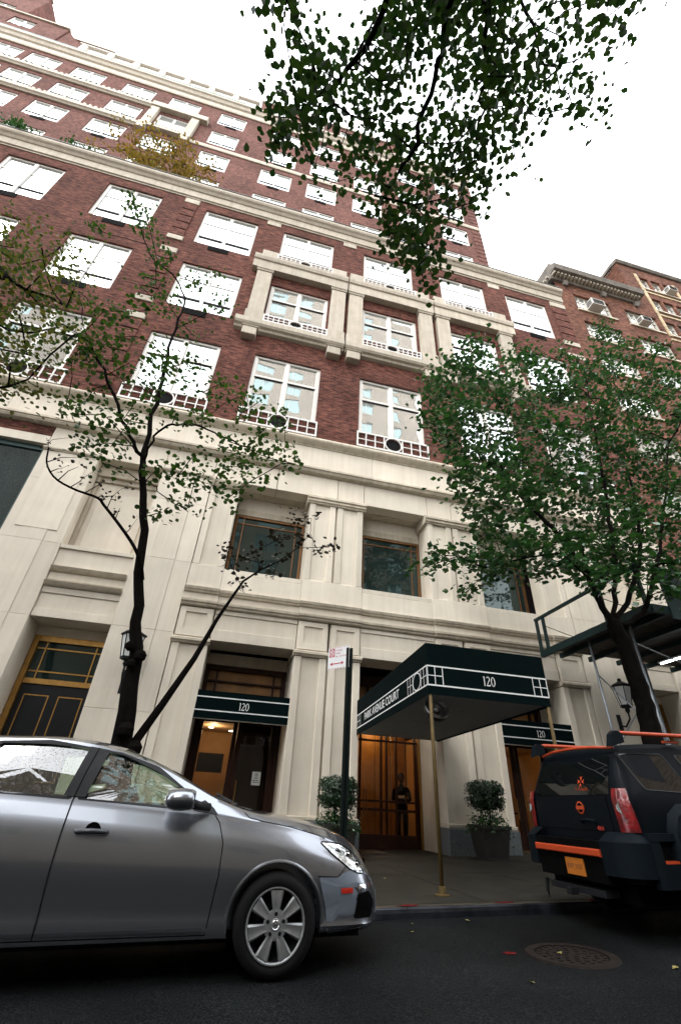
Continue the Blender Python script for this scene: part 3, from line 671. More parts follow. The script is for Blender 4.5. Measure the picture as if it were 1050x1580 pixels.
obw("transom_panel", MB().box(a+.05, b-.02, y+.06, y+.09, 3.3, T-.3), WOOD, w)
obw("door_handle", MB().tube([(4.08, y-.08, .95), (4.08, y-.08, 1.5)], .016).tube([(4.16, y-.08, .95), (4.16, y-.08, 1.5)], .016).tube([(4.08, y-.08, 1.5), (4.16, y-.08, 1.5)], .014).tube([(4.08, y-.08, .95), (4.16, y-.08, .95)], .014), BRONZE, w)
for k in range(6): obw("lobby_panel", MB().cbox(3.0+k*.54, 3.52+k*.54, F+4.0, F+4.06, 0.2, 3.5, .012), WOOD)
for (fx0, fx1) in ((3.44, 3.50), (5.66, 5.72)): obw("bronze_edge", MB().box(fx0, fx1, F+1.5, F+1.56, .2, 3.2), BRASS)
# solid core behind everything so no daylight leaks in
obw("building_core", MB().box(LX-.2, XR, F+6.3, 17.0+3, -.5, 12).box(LX-.2, XR, F+1.2, F+6.3, 4.7, 11.9), DARKM)
obw("side_wall", MB().box(XR-.1, XR, F+.4, 30, -.5, 27.0), BRICK)

# ---- tower above the setback --------------------------------------------------------------------------
T_ = 17.3; TX0 = -31.0
TC = [(-29.2, 2.6), (-26.08, 2.55), (-22.4, 2.58), (-18.15, 2.6), (-14.2, 2.65), (-9.75, 2.4), (-4.75, 2.65), (-0.75, 2.6), (3.3, 2.66), (7.6, 2.62), (11.6, 2.62)]
TR_ = [(38.5, 41.45), (43.35, 46.12), (47.9, 50.62), (52.45, 55.1)]
LOW = [(29.4, 32.3), (34.0, 36.9)]
holes = [(x, x+w, z0, z1) for x, w in TC for z0, z1 in TR_]
mb = MB(); wall(mb, TX0, XR, 27.6, 55.7, holes, T_, 0.3); mb.box(TX0, XR, T_+.3, T_+14, 27.6, 57.0)
obw("tower_wall", mb, BRICK_T)
obw("setback_roof", MB().box(XL, XR, F-.1, T_, 27.61, 27.7), M("roof_membrane", (0.12, 0.11, 0.10), 0.9))
for i, (x, w) in enumerate(TC):
    for r, (z0, z1) in enumerate(TR_): window(x, z0, w, z1-z0, 'mid', y=T_+0.06, vent=(0.85, 0.95) if not (i < 6 and r == 2) else None)
band("string_course", [(T_+.1, 46.75), (T_-.08, 46.75), (T_-.12, 46.9), (T_-.12, 47.2), (T_-.04, 47.3), (T_+.1, 47.3)], -10.9, XR, STONE3, 6)
def twrap(zb, x1):
    band("ledge_stone", [(T_+.1, zb), (T_-.12, zb), (T_-.2, zb+.12), (T_-.3, zb+.2), (T_-.3, zb+.55), (T_-.22, zb+.6), (T_+.1, zb+.6)], TX0, x1, STONE3, 6)
    d = MB(); x = TX0
    while x < x1-.3: d.box(x, x+.2, T_-.28, T_-.12, zb+.62, zb+.84); x += .42
    obw("dentil_row", d, STONE3, kind='stuff')
twrap(46.6, -14.96); twrap(51.15, -14.96)
obw("frame_lintel", MB().cbox(-15.0, -10.3, T_-.4, T_, 51.15, 51.95, .02), STONE3); obw("frame_sill", MB().cbox(-15.0, -10.9, T_-.36, T_, 46.9, 47.3, .02), STONE3)
for x in (-14.95, -11.6):
    obw("frame_pilaster", MB().cbox(x, x+.66, T_-.28, T_, 47.31, 51.14, .02), STONE3); obw("corbel", MB().cbox(x, x+.62, T_-.36, T_, 46.2, 46.89, .02), STONE3)
q = MB()
for seg in ((28.2, 46.7), (47.35, 55.6)):
    z = seg[0]; k = 0
    while z < seg[1]-.6:
        obw("quoin_block", MB().cbox(XR-0.85, XR+.04, T_-.05, T_, z+.04, z+.62, 0.012), BRICK_T) if z > 38 else None; z += .68; k += 1
band("top_cornice", [(T_+.1, 55.7), (T_-.1, 55.7), (T_-.16, 55.85), (T_-.16, 56.5), (T_-.3, 56.6), (T_-.42, 56.9), (T_-.55, 57.0), (T_-.55, 57.25), (T_+.1, 57.35)], TX0, XR, STONE3, 6)
obw("parapet_gutter", MB().prism_x([(T_+.1, 57.36), (T_-.5, 57.36), (T_-.45, 57.9), (T_+.1, 58.1)], TX0, -8), M("copper_green_gutter", (0.05, 0.085, 0.065), 0.6, noise=0.3, nscale=3), fix=True)
obw("parapet", MB().prism_x([(T_+.1, 57.36), (T_-.4, 57.36), (T_-.3, 57.8), (T_+.1, 57.9)], -7.99, XR), STONE3, fix=True)
# white pilastered penthouse gallery
GY = T_+.7; gx = -24.6
holes = []; k = 0
while gx+k*2.45 < -8: holes.append((gx+k*2.45+.75, gx+k*2.45+2.2, 59.6, 61.2)); k += 1
mb = MB(); wall(mb, -24.6, -7.3, 57.6, 62.4, holes, GY, 0.25); mb.box(-24.6, -7.3, GY+.25, GY+8, 57.6, 62.4)
WP = M("white_render", (0.62, 0.58, 0.52), 0.75, noise=0.08)
obw("gallery_wall", mb, WP)
for i, h in enumerate(holes):
    window(h[0], h[2], h[1]-h[0], h[3]-h[2], 'mid', y=GY+.1); obw("gallery_pilaster", MB().cbox(h[0]-.75, h[0]-.2, GY-.2, GY, 57.6, 62.5, .02), WP)
obw("gallery_coping", MB().cbox(-24.8, -7.2, GY-.25, GY+.1, 62.5, 62.7, .02), WP)
# brick penthouse blocks
def block(x0, x1, y0, z0, z1, wins, d=8):
    mb = MB(); hs_ = [(a, a+2.2, c, c+2.2) for a, c in wins]; wall(mb, x0, x1, z0, z1, hs_, y0, .25); mb.box(x0, x1, y0+.25, y0+d, z0, z1)
    mb.face([(x0,y0,z0),(x0,y0+.25,z0),(x0,y0+.25,z1),(x0,y0,z1)]); mb.face([(x1,y0+.25,z0),(x1,y0,z0),(x1,y0,z1),(x1,y0+.25,z1)]); mb.face([(x0,y0,z1),(x1,y0,z1),(x1,y0+.25,z1),(x0,y0+.25,z1)])
    obw("penthouse_wall", mb, BRICK_T)
    for a, c in wins: window(a, c, 2.2, 2.2, 'mid', y=y0+.1)
    obw("penthouse_coping", MB().cbox(x0-.1, x1+.1, y0-.15, y0+.3, z1, z1+.25, .02), STONE3)
block(-7.2, 8.5, T_+1.2, 57.4, 65.3, [(-6.6, 58.6), (-3.2, 58.6), (0.2, 58.6), (3.6, 58.6), (-6.4, 62.4), (-2.4, 62.4), (1.6, 62.4)])
block(-36, -27.3, T_+.9, 57.4, 66.5, [(-35.5, 59.0), (-32.0, 59.0), (-35.5, 63.2), (-32.0, 63.2)])
block(-36, -24.8, T_+3.0, 57.4, 71.5, [(-35.0, 68.0), (-31.0, 68.0), (-27.9, 63.5)])
block(-46, -33.5, T_+2.0, 57.4, 78, [(-40, 74), (-37, 70)])
obw("sloped_parapet", MB().prism_y([(-27.3, 57.4), (-24.7, 57.4), (-24.7, 62.6), (-27.3, 66.5)], T_+1.0, T_+1.5), BRICK_T, fix=True)
mb = MB(); mb.prism_y([(XR-.6, 57.36), (XR, 57.36), (XR, 58.2), (XR-.6, 58.2)], T_-.5, T_+.4); obw("corner_pier", mb, STONE3, fix=True)
# ------------------------------------------------------------------ neighbour on the right
root_of("apartment_building", "older orange-brick apartment building on the right with window air conditioners and a bracketed cornice", "apartment building", Vector((22, F, 0.5)))
NB = ROOT
nx0, nx1, nx2 = XR+.01, 22.04, 34.0
w1 = []; w2 = []
for z in (8.6, 12.0, 15.3, 18.3, 21.3, 24.2, 27.0):
    w1 += [(16.75, 19.35, z, z+1.65), (20.45, 22.0-.1, z, z+1.55)]
lower = [(a, b, c, d) for a, b, c, d in w1]
holesL = [h for h in lower if h[0] < 20]
for z in (8.6, 12.0, 15.3, 18.3, 21.3, 24.2, 27.0): holesL.append((20.45, 22.9, z, z+1.6))
holesT = []
mullw = []
for z, h in ((32.35, 1.55), (29.7, 1.5), (27.0, 1.5), (24.1, 1.5), (21.2, 1.5), (18.3, 1.5), (15.3, 1.5), (12.0, 1.5), (8.6, 1.5)):
    for k in range(3): mullw.append((23.45+k*1.05, 24.3+k*1.05, z, z+h))
    for k in range(2): mullw.append((28.6+k*1.05, 29.45+k*1.05, z, z+h))
mb = MB(); wall(mb, nx0, nx2, 0.8, 29.6, holesL+[m for m in mullw if m[3] < 29.6], F, .25)
wall(mb, nx1, nx2, 29.6, 35.0, [m for m in mullw if m[2] >= 29.6], F, .25)
mb.box(nx0, nx2, F+.25, F+16, 0.8, 29.6); mb.box(nx1, nx2, F+.25, F+9, 29.6, 35.0)
mb.face([(nx1,F+.25,29.6),(nx1,F,29.6),(nx1,F,35),(nx1,F+.25,35)])
obw("brick_wall", mb, BRICK_N)
obw("stone_base", MB().box(nx0, nx2, F-.08, F+.3, -.5, 5.5), STONE2)
NFR = M("steel_sash", (0.45, 0.43, 0.38), 0.5)
GLASS_N = glass_reflect("old_glass", (0.55, 0.58, 0.56), 0.7, wob=.35)
def nwin(a, b, z0, z1, n=3):
    f = MB(); y = F+.14; f.box(a, a+.07, y, y+.08, z0, z1); f.box(b-.07, b, y, y+.08, z0, z1); f.box(a+.07, b-.07, y, y+.08, z0, z0+.07); f.box(a+.07, b-.07, y, y+.08, z1-.07, z1)
    for k in range(1, n): x = a+(b-a)*k/n; f.box(x-.03, x+.03, y+.004, y+.07, z0+.07, z1-.07)
    for k in range(1, 3): z = z0+(z1-z0)*k/3; f.box(a+.07, b-.07, y+.015, y+.06, z-.018, z+.018)
    o = obw("window", f, NFR); obw("pane", MB().face([(a+.07,y+.05,z0+.07),(b-.07,y+.05,z0+.07),(b-.07,y+.05,z1-.07),(a+.07,y+.05,z1-.07)]), GLASS_N, o)
    obw("window_sill", MB().cbox(a-.1, b+.1, F-.08, F+.12, z0-.14, z0-.002, .01), STONE2, o); return o
for a, b, c, d in holesL: nwin(a, b, c, d, 6 if b-a > 2 else 3)
for a, b, c, d in mullw: nwin(a, b, c, d, 1)
for z in (32.0, 29.3, 26.6): obw("terracotta_spandrel", MB().cbox(23.2, 26.6, F-.05, F, z-.2, z-.02, .01), M("terracotta", (0.42, 0.33, 0.20), .8, noise=.3, nscale=3) if z == 32.0 else bpy.data.materials["terracotta"])
obw("window_surround", MB().cbox(23.2, 23.42, F-.06, F, 26.8, 34.1, .01).cbox(26.45, 26.65, F-.06, F, 26.8, 34.1, .01), bpy.data.materials["terracotta"])
# cornice of the lower wing with dentils
TERR = bpy.data.materials["terracotta"]; SOOT = M("sooty_stone", (0.16, 0.145, 0.125), .85, noise=.35, nscale=2)
obw("cornice", MB().prism_x([(F+1.4, 29.62), (F-.12, 29.62), (F-.16, 29.75), (F-.16, 29.95), (F-.6, 30.0), (F-.7, 30.35), (F-.5, 30.6), (F-.3, 30.65), (F-.3, 31.0), (F+1.4, 31.05)], nx0-.25, nx1-.01), SOOT, fix=True)
d = MB(); x = nx0-.2
while x < nx1-.2: d.box(x, x+.12, F-.45, F-.17, 29.78, 29.96); x += .26
y = F
while y < F+1.3: d.box(nx0-.42, nx0-.26, y, y+.12, 29.78, 29.96); y += .26
obw("dentil_row", d, STONE3, kind='stuff')
for x in (16.2, 19.0, 21.5): obw("bracket", MB().prism_x([(F, 29.3), (F-.12, 29.3), (F-.22, 29.5), (F-.22, 29.62), (F, 29.62)], x, x+.3), SOOT, fix=True)
obw("roof_rubble_coping", MB().box(nx0, nx1-.01, F-.1, F+.1, 31.06, 31.3).box(16.2, 16.9, F+.1, F+.5, 31.06, 31.9).box(19.2, 19.5, F+.1, F+.4, 31.06, 31.7), SOOT)
obw("cornice", MB().prism_x([(F+.2, 35.0), (F-.1, 35.0), (F-.2, 35.15), (F-.2, 35.3), (F+.2, 35.35)], nx1-.1, nx2), SOOT, fix=True)
obw("side_cornice", MB().box(nx1-.16, nx1-.002, F+.2, F+9, 35.0, 35.3), SOOT)
f = MB(); f.box(nx1-.06, nx1-.005, F+1.0, F+2.0, 31.6, 33.0); sw_ = obw("side_window", f, NFR); obw("pane", MB().face([(nx1-.065,F+1.08,31.68),(nx1-.065,F+1.92,31.68),(nx1-.065,F+1.92,32.92),(nx1-.065,F+1.08,32.92)]), GLASS_N, sw_)
ACM = M("ac_unit_paint", (0.55, 0.54, 0.50), .5, noise=.1, nscale=8)
for k, (x, z, s) in enumerate(((17.75, 27.05, 1.0), (21.3, 27.05, .8), (25.55, 32.4, .8), (26.05, 29.75, .6), (20.9, 18.35, .9))):
    t = thing("air_conditioner", ["large white air conditioner jutting from the top left window of the orange brick building", "small white air conditioner in the wide top window right of the large one", "air conditioner in the arched window row high on the orange brick building", "dark grilled air conditioner at the picture's right edge in the orange brick building", "air conditioner low on the orange brick building behind the leafy tree"][k], "air conditioner", (x, F, z), group="window air conditioners on the orange brick building")
    ob("casing", MB().box(-.45*s, .45*s, -.55*s, .2, 0, .55*s), ACM, t)
    g = MB()
    for q in range(4): g.box(-.38*s, .38*s, -.55*s-.012, -.55*s, .06*s+q*.12*s, .13*s+q*.12*s)
    for q in range(3): g.box(-.45*s-.012, -.45*s, -.48*s, -.12*s, .10*s+q*.14*s, .17*s+q*.14*s)
    ob("louvres", g, VENT, t)
# ------------------------------------------------------------------ street wall opposite (behind the camera): seen in the window reflections
def opposite(x0, x1, yf, h, mat, lab, wx, wz, seed, glassc=None):
    root_of("opposite_building", lab, "building", Vector(((x0+x1)/2, yf, 0)))
    q = random.Random(seed); holes = []; z = 4.5; row = 0
    while z+wz < h-1.5:
        x = x0+1.2; k = 0
        while x+wx < x1-.8: holes.append((x, x+wx, z, z+wz)); x += wx+2.0+1.2*(k % 2); k += 1
        z += wz+1.55
    mb = MB()
    tmp = MB(); wall(tmp, x0, x1, -.5, h, holes, 0, .25)
    mb.v = [(x, yf-y, z) for x, y, z in tmp.v]; mb.f = tmp.f; mb.m = tmp.m
    mb.box(x0, x1, yf-12, yf-.26, -.5, h)
    mb.box(x0, x0+.01, yf-.26, yf, -.5, h); mb.box(x1-.01, x1, yf-.26, yf, -.5, h); mb.box(x0, x1, yf-.26, yf, h-.01, h)
    obw("facade", mb, mat)
    p = MB(); fr = MB()
    for a, b, c, d in holes:
        p.face([(b,yf-.2,c),(a,yf-.2,c),(a,yf-.2,d),(b,yf-.2,d)])
        fr.box(a, b, yf-.18, yf-.14, c, c+.08); fr.box((a+b)/2-.04, (a+b)/2+.04, yf-.18, yf-.14, c+.08, d); fr.box(a, b, yf-.16, yf+.05, c-.1, c-.001)
    obw("window_panes", p, glassc or GLASS_DK, kind='stuff'); obw("window_frames", fr, WFRAME, kind='stuff')
TEAL = glass_reflect("teal_glass", (0.33, 0.43, 0.42), 0.5, wob=.1)
OY = -9.2
opposite(-6.2, 9.5, -33, 100, BRICK_O, "tall tan brick tower behind the row across the street", 3.4, 2.4, 3, TEAL)
opposite(9.51, 26, -31.5, 92, BRICK_O, "projecting wing of the tan tower across the street", 2.2, 2.8, 4, TEAL)
opposite(-24, 33, OY, 10.5, STONE2, "low grey stone house row across the street behind the camera", 1.4, 2.0, 5)
opposite(-62, -24.01, OY-3, 50, BRICK_O, "mid-rise tan brick block across the street, far left", 1.9, 1.8, 6, TEAL)
opposite(34.1, 60, OY, 44, BRICK_O, "tan brick block across the street, far right", 1.9, 1.8, 8, TEAL)
root_of("side_street_building", "brick apartment block further left along the street", "building", Vector((-40, F, 0)))
obw("facade", MB().box(-60, XL-.01, F+.2, F+18, -2, 30), BRICK)
root_of("side_street_building", "brick apartment block further right along the street", "building", Vector((50, F, 0)))
obw("facade", MB().box(34.01, 70, F+.1, F+18, -1, 33), BRICK_N)

# ------------------------------------------------------------------ canopy
AWN = M("green_canvas", (0.0010, 0.0048, 0.0052), 0.9, spec=.05, noise=.12, nscale=3, bump=.15, bscale=200)
AWNU = M("canvas_underside", (0.31, 0.32, 0.315), .9, noise=.08)
AWNG = M("grey_valance_lining", (0.30, 0.30, 0.27), .9)
WHITE = M("white_print", (0.72, 0.74, 0.74), .7)
can = thing("entrance_canopy", "dark green canvas canopy on brass poles reaching over the pavement, lettered in white", "canopy", (4.2, 7.0, walk_z(4.2)))
ROOT = can
cx0, cx1, cy0, cy1 = 3.11, 5.31, 7.0, 12.18; SK = 0.27    # far end sits slightly to the right
ztop, zs1, zs0, zb = 3.42, 3.045, 2.745, 2.60
cv = MB()
P = lambda x, y, z: (x + SK*(y-cy0)/(cy1-cy0), y, z)
def cquad(a, b, c, d, m=0): cv.face([P(*a), P(*b), P(*c), P(*d)], m)
zr = ztop + .02
cquad((cx0,cy0,zb),(cx1,cy0,zb),(cx1,cy0,ztop),(cx0,cy0,ztop)); cquad((cx0,cy1,zb),(cx0,cy0,zb),(cx0,cy0,ztop),(cx0,cy1,ztop)); cquad((cx1,cy0,zb),(cx1,cy1,zb),(cx1,cy1,ztop),(cx1,cy0,ztop))
cquad((cx0,cy0,ztop),(cx1,cy0,ztop),(cx1,cy1,ztop),(cx0,cy1,ztop))
e = .012
cquad((cx1-e,cy0+e,zb),(cx0+e,cy0+e,zb),(cx0+e,cy0+e,ztop-e),(cx1-e,cy0+e,ztop-e)); cquad((cx0+e,cy0+e,zb),(cx0+e,cy1,zb),(cx0+e,cy1,ztop-e),(cx0+e,cy0+e,ztop-e)); cquad((cx1-e,cy1,zb),(cx1-e,cy0+e,zb),(cx1-e,cy0+e,ztop-e),(cx1-e,cy1,ztop-e))
for a, b in (((cx0,cy0),(cx1,cy0)), ((cx1,cy0),(cx1,cy1)), ((cx0,cy1),(cx0,cy0))):
    pass
cquad((cx0,cy0,zb),(cx0+e,cy0+e,zb),(cx1-e,cy0+e,zb),(cx1,cy0,zb)); cquad((cx0,cy1,zb),(cx0+e,cy1,zb),(cx0+e,cy0+e,zb),(cx0,cy0,zb)); cquad((cx1,cy0,zb),(cx1-e,cy0+e,zb),(cx1-e,cy1,zb),(cx1,cy1,zb))
obw("canvas", cv, AWN)
cv = MB(); cquad((cx0+e,cy0+e,zb+.03),(cx0+e,cy1,zb+.03),(cx1-e,cy1,zb+.03),(cx1-e,cy0+e,zb+.03)); obw("underside", cv, AWNU)
# white print on front and side, 3 mm proud
def strip_front(x0, x1, z0, z1, mb): mb.box(x0, x1, cy0-.004, cy0-.0005, z0, z1)
def strip_side(y0, y1, z0, z1, mb):
    a = P(cx0, y0, z0); b = P(cx0, y1, z0)
    mb.face([(a[0]-.004,y1 and y0,z0),(a[0]-.004,y0,z1),(b[0]-.004,y1,z1),(b[0]-.004,y1,z0)])
L = .022
pr = MB(); strip_front(cx0, cx1, zs1-L/2, zs1+L/2, pr); strip_front(cx0, cx1, zs0-L/2, zs0+L/2, pr)
za, zb_ = zs0+L/2, zs1-L/2; zm = (za+zb_)/2; l2 = .012
for x in (cx0+.005, cx0+.135, cx0+.27, cx1-.27, cx1-.135, cx1-.005): pr.box(x-l2/2, x+l2/2, cy0-.0042, cy0-.0005, za+.0005, zb_-.0005)
for a, b in ((cx0+.012, cx0+.264), (cx1-.264, cx1-.012)): pr.box(a, b, cy0-.0038, cy0-.0005, zm-l2/2, zm+l2/2)
obw("front_print", pr, WHITE)
ps = MB(); strip_side(cy0, cy1, zs1-L/2, zs1+L/2, ps); strip_side(cy0, cy1, zs0-L/2, zs0+L/2, ps)
def grid_side(ya, yb_, ring):
    n = 2; c = (ya+yb_)/2; rr = .23 if ring else 0
    if ring:
        N = 24; ro, ri = (.19, .165)
        for q in range(N):
            t0, t1 = 2*math.pi*q/N, 2*math.pi*(q+1)/N; pts = []
            for (r_, t) in ((ro, t0), (ro, t1), (ri, t1), (ri, t0)):
                y_ = c+r_*1.1*math.cos(t); z_ = zm+(r_*.78)*math.sin(t); pts.append((P(cx0, y_, 0)[0]-.0045, y_, z_))
            ps.face(pts)
        lines = [ya, ya+(c-.21-ya)/2, c-.21, c+.21, c+.21+(yb_-c-.21)/2, yb_]
        strip_side(ya, c-.21, zm-l2/2, zm+l2/2, ps); strip_side(c+.21, yb_, zm-l2/2, zm+l2/2, ps)
    else:
        lines = [ya, c, yb_]; strip_side(ya, yb_, zm-l2/2, zm+l2/2, ps)
    for y_ in lines: strip_side(y_-.01, y_+.01, za, zb_, ps)
grid_side(7.02, 8.0, True); grid_side(11.75, 12.15, False)
obw("side_print", ps, WHITE, fix=False)
def text(s, size, loc, rot, mat, parent, name="lettering", font_sx=1.0, ext=.001, align='CENTER', bold=0.0):
    c = bpy.data.curves.new(name, 'FONT'); c.body = s; c.size = size; c.extrude = ext; c.align_x = align; c.align_y = 'CENTER'; c.resolution_u = 3; c.offset = bold
    o = bpy.data.objects.new(name, c); COL.objects.link(o); dg = bpy.context.evaluated_depsgraph_get(); dg.update()
    me = bpy.data.meshes.new_from_object(o.evaluated_get(dg)); bpy.data.objects.remove(o); bpy.data.curves.remove(c)
    for v in me.vertices: v.co.x *= font_sx
    mr = Matrix.Rotation(rot[2], 4, 'Z') @ Matrix.Rotation(rot[1], 4, 'Y') @ Matrix.Rotation(rot[0], 4, 'X')
    me.transform(Matrix.Translation(loc) @ mr); me.materials.clear(); me.materials.append(mat)
    o = bpy.data.objects.new(name, me); COL.objects.link(o); o.parent = parent
    return o
def serif_120(x, z, h, y, mat, parent):
    """numerals 1 2 0 with serifs and thick/thin strokes, drawn as flat polygons"""
    mb = MB(); k = 0
    def poly(pts): mb.face([(x+a*h, y, z+b*h) for a, b in pts])
    # 1
    poly([(-.60,0),(-.36,0),(-.36,.03),(-.60,.03)]); poly([(-.53,.03),(-.43,.03),(-.43,1),(-.53,.98)]); poly([(-.62,.84),(-.53,.88),(-.53,.98),(-.62,.88)])
    # 2
    arc = []
    for q in range(13):
        t = math.radians(160-q*19); arc.append((math.cos(t), math.sin(t), t))
    ctr = (-.03, .74)
    outer = [(ctr[0]+.21*c, ctr[1]+.26*s) for c, s, t in arc]; inner = [(ctr[0]+.14*c-.03*(c > 0), ctr[1]+.20*s) for c, s, t in arc]
    for q in range(12): poly([outer[q], outer[q+1], inner[q+1], inner[q]])
    poly([outer[12], (-.16, .10), (-.25, .05), inner[12]]); poly([(-.25,0),(.16,0),(.16,.12),(-.25,.10)]); poly([(.16,.0),(.21,.22),(.18,.22),(.12,.12)])
    # 0
    for q in range(24):
        t0, t1 = 2*math.pi*q/24, 2*math.pi*(q+1)/24
        O = lambda t: (.54+.25*math.cos(t), .5+.5*math.sin(t)); I = lambda t: (.54+.15*math.cos(t), .5+.44*math.sin(t))
        poly([O(t0), O(t1), I(t1), I(t0)])
    return mb
def numerals(x, z, h, y, parent): 
    mb = serif_120(x, z, h, y, WHITE, parent); o = obw("lettering", mb, WHITE)
    if parent is not None and parent is not ROOT: o.parent = parent; o.location = (0, 0, 0)
    return o
numerals(4.2, 2.82, .155, cy0-.0045, None)
_ang = math.atan2(SK, cy1-cy0)
# lettering on the side faces -x and reads from far (left) to near (right)
tx = text("PARK AVENUE COURT", .225, (0, 0, 0), (0, 0, 0), WHITE, None, font_sx=1.22, bold=.002)
mm = Matrix.Translation((P(cx0, 9.92, 0)[0]-.006, 9.92, zm)) @ Matrix.Rotation(-math.pi/2-_ang, 4, 'Z') @ Matrix.Rotation(math.pi/2, 4, 'X')
tx.data.transform(mm); tx.parent = can; tx.location = -can.location
BRP = M("brass_pole", (0.10, 0.065, 0.018), .6, metal=.3, noise=.25, nscale=10)
for x in (cx0+.045, cx1-.045):
    z0 = walk_z(x); o = obw("pole", MB().tube([(x, 7.03, z0), (x, 7.03, ztop-.05)], .028, 12), BRP, smooth=True)
    obw("pole_shoe", MB().lathe([(.10, z0+.0), (.10, z0+.012), (.05, z0+.02), (.045, z0+.09), (.03, z0+.095)], (x, 7.03, 0), n=20), BRP, o)
fr = MB()
for y_ in (8.3, 9.6, 10.9): fr.tube([P(cx0+.02, y_, zb+.06), P(cx1-.02, y_, zb+.06)], .018, 6)
obw("ridge_tubes", fr, BRP)
# heater / round lamp under the canopy near the front-left pole
def tilt(mb, c, rx):
    m_ = Matrix.Translation(c) @ Matrix.Rotation(rx, 4, 'X'); mb.v = [tuple(m_ @ Vector(v)) for v in mb.v]; return mb
lc = (3.47, 7.5, 2.50); LMT = M("lamp_chrome", (0.30, 0.31, 0.32), .3, metal=.85)
hl = obw("round_lamp", tilt(MB().lathe([(.205, 0), (.20, -.02), (.19, -.015), (.17, .03), (.12, .06), (.12, .02), (.11, .015), (.10, .06), (.06, .07), (.001, .07)], n=32, axis='y'), lc, rad(-28)), LMT, smooth=True)
obw("lamp_housing", tilt(MB().lathe([(.205, .0), (.20, .08), (.12, .14), (.001, .15)], n=24, axis='y'), lc, rad(-28)), M("lamp_housing_dark", (0.02, 0.022, 0.024), .5), hl, smooth=True)
obw("lamp_bulb", tilt(MB().lathe([(.001, .0), (.035, .015), (.045, .05), (.03, .07)], n=16, axis='y'), lc, rad(-28)), M("bulb_frosted", (.55, .57, .6), .3), hl, smooth=True)
obw("lamp_stem", MB().tube([(3.47, 7.6, 2.52), (3.47, 7.6, 2.64)], .02, 8), LMT, hl)
for (x, y_) in ((3.75, 8.7), (3.95, 8.7), (4.3, 8.2), (3.9, 9.6)): obw("downlight", MB().lathe([(.0001, 0), (.03, 0), (.042, -.01), (.05, 0)], (x, y_, zb+.027), n=14), AWNG)
# ------------------------------------------------------------------ door awnings
def awning(x0, x1, lab, tx_, z=0.0):
    global ROOT
    t = thing("door_awning", lab, "awning", ((x0+x1)/2, F+.3, 2.7), group="small green awnings over the side doors"); ROOT = t
    y0, y1 = F-.02, F+1.2; z0, z1 = 2.69+z, 3.32+z; e = .012
    m = MB(); m.box(x0, x1, y0, y0+e, z0, z1); m.box(x0, x0+e, y0+e, y1, z0, z1); m.box(x1-e, x1, y0+e, y1, z0, z1); m.box(x0+e, x1-e, y0+e, y1, z1-e, z1)
    obw("canvas", m, AWN); obw("lining", MB().prism_x([(y0+e, z0-.012), (y0+.42, z0+.03), (y0+.42, z0+.04), (y0+e, z0+.0)], x0+e, x1-e), M("pale_lining", (.62, .60, .54), .9), fix=True)
    p = MB(); p.box(x0, x1, y0-.004, y0-.0005, z0+.165, z0+.19); p.box(x0, x1, y0-.004, y0-.0005, z1-.16, z1-.135); obw("white_stripes", p, WHITE)
    mb = serif_120(tx_, z0+.235, .17, y0-.0045, WHITE, t); obw("lettering", mb, WHITE)
awning(-0.73, 1.69, "green door awning numbered 120, left of the canopy behind the grey car", 0.47)
awning(7.47, 9.84, "green door awning numbered 120, right of the canopy above the black off-roader", 8.72, 0.02)
# ------------------------------------------------------------------ wall lanterns
IRON = M("black_iron", (0.005, 0.006, 0.007), .6, spec=.2)
LGL = M("frosted_lantern_glass", (0.62, 0.64, 0.62), .5)
def lantern(x, zc, lab):
    global ROOT
    t = thing("wall_lantern", lab, "lantern", (x, F-.05, zc), group="iron wall lanterns on the plain piers"); 
    yc = -.42
    def hexa(r, z): return [(r*math.cos(math.radians(60*k)), yc+r*math.sin(math.radians(60*k)), z) for k in range(6)]
    def ringm(mb, prof):
        rows = []
        for r, z in prof: rows.append(len(mb.v)); mb.v += hexa(r, z)
        for a, b in zip(rows, rows[1:]):
            for k in range(6): mb.f.append((a+k, a+(k+1) % 6, b+(k+1) % 6, b+k)); mb.m.append(0)
    m = MB(); ringm(m, [(.001, .52), (.05, .50), (.06, .42), (.30, .30), (.31, .27), (.27, .25), (.001, .25)])
    ob("lantern_cap", m, IRON, t)
    m = MB(); ringm(m, [(.001, -.33), (.05, -.33), (.07, -.40), (.03, -.47), (.001, -.5)]); ringm(m, [(.001, -.25), (.17, -.25), (.17, -.30), (.10, -.33), (.001, -.33)]); ob("lantern_base", m, IRON, t)
    m = MB(); ringm(m, [(.155, -.25), (.25, .25)]); ob("lantern_glass", m, LGL, t)
    m = MB()
    for k in range(6):
        c, s = math.cos(math.radians(60*k)), math.sin(math.radians(60*k)); m.tube([(.16*c, yc+.16*s, -.25), (.258*c, yc+.258*s, .25)], .013, 6)
    ob("lantern_bars", m, IRON, t)
    m = MB(); m.tube([(0, 0, -.75), (0, yc*.5, -.8), (0, yc, -.62), (0, yc, -.4)], .025, 8); m.box(-.07, .07, -.02, .0, -1.0, -.45); ob("bracket", m, IRON, t)
lantern(-2.42, 4.04, "black iron wall lantern with frosted glass, behind the leaning street tree left of the awning")
lantern(11.45, 4.2, "black iron wall lantern under the scaffold deck, right of the canopy")
# ------------------------------------------------------------------ parking sign
pz = walk_z(1.87)
t = thing("parking_sign", "white and red no-standing sign on a dark green post beside the grey car", "street sign", (1.85, 7.2, pz)); ROOT = t
PG = M("post_green", (0.002, 0.006, 0.0055), .6, spec=.15)
obw("sign_post", MB().prism_z([(1.80, 7.19), (1.835, 7.19), (1.835, 7.215), (1.865, 7.215), (1.865, 7.19), (1.90, 7.19), (1.90, 7.235), (1.80, 7.235)][::-1], pz, 3.24), PG, fix=True)
sg = MB(); wS, hS = .45, .36
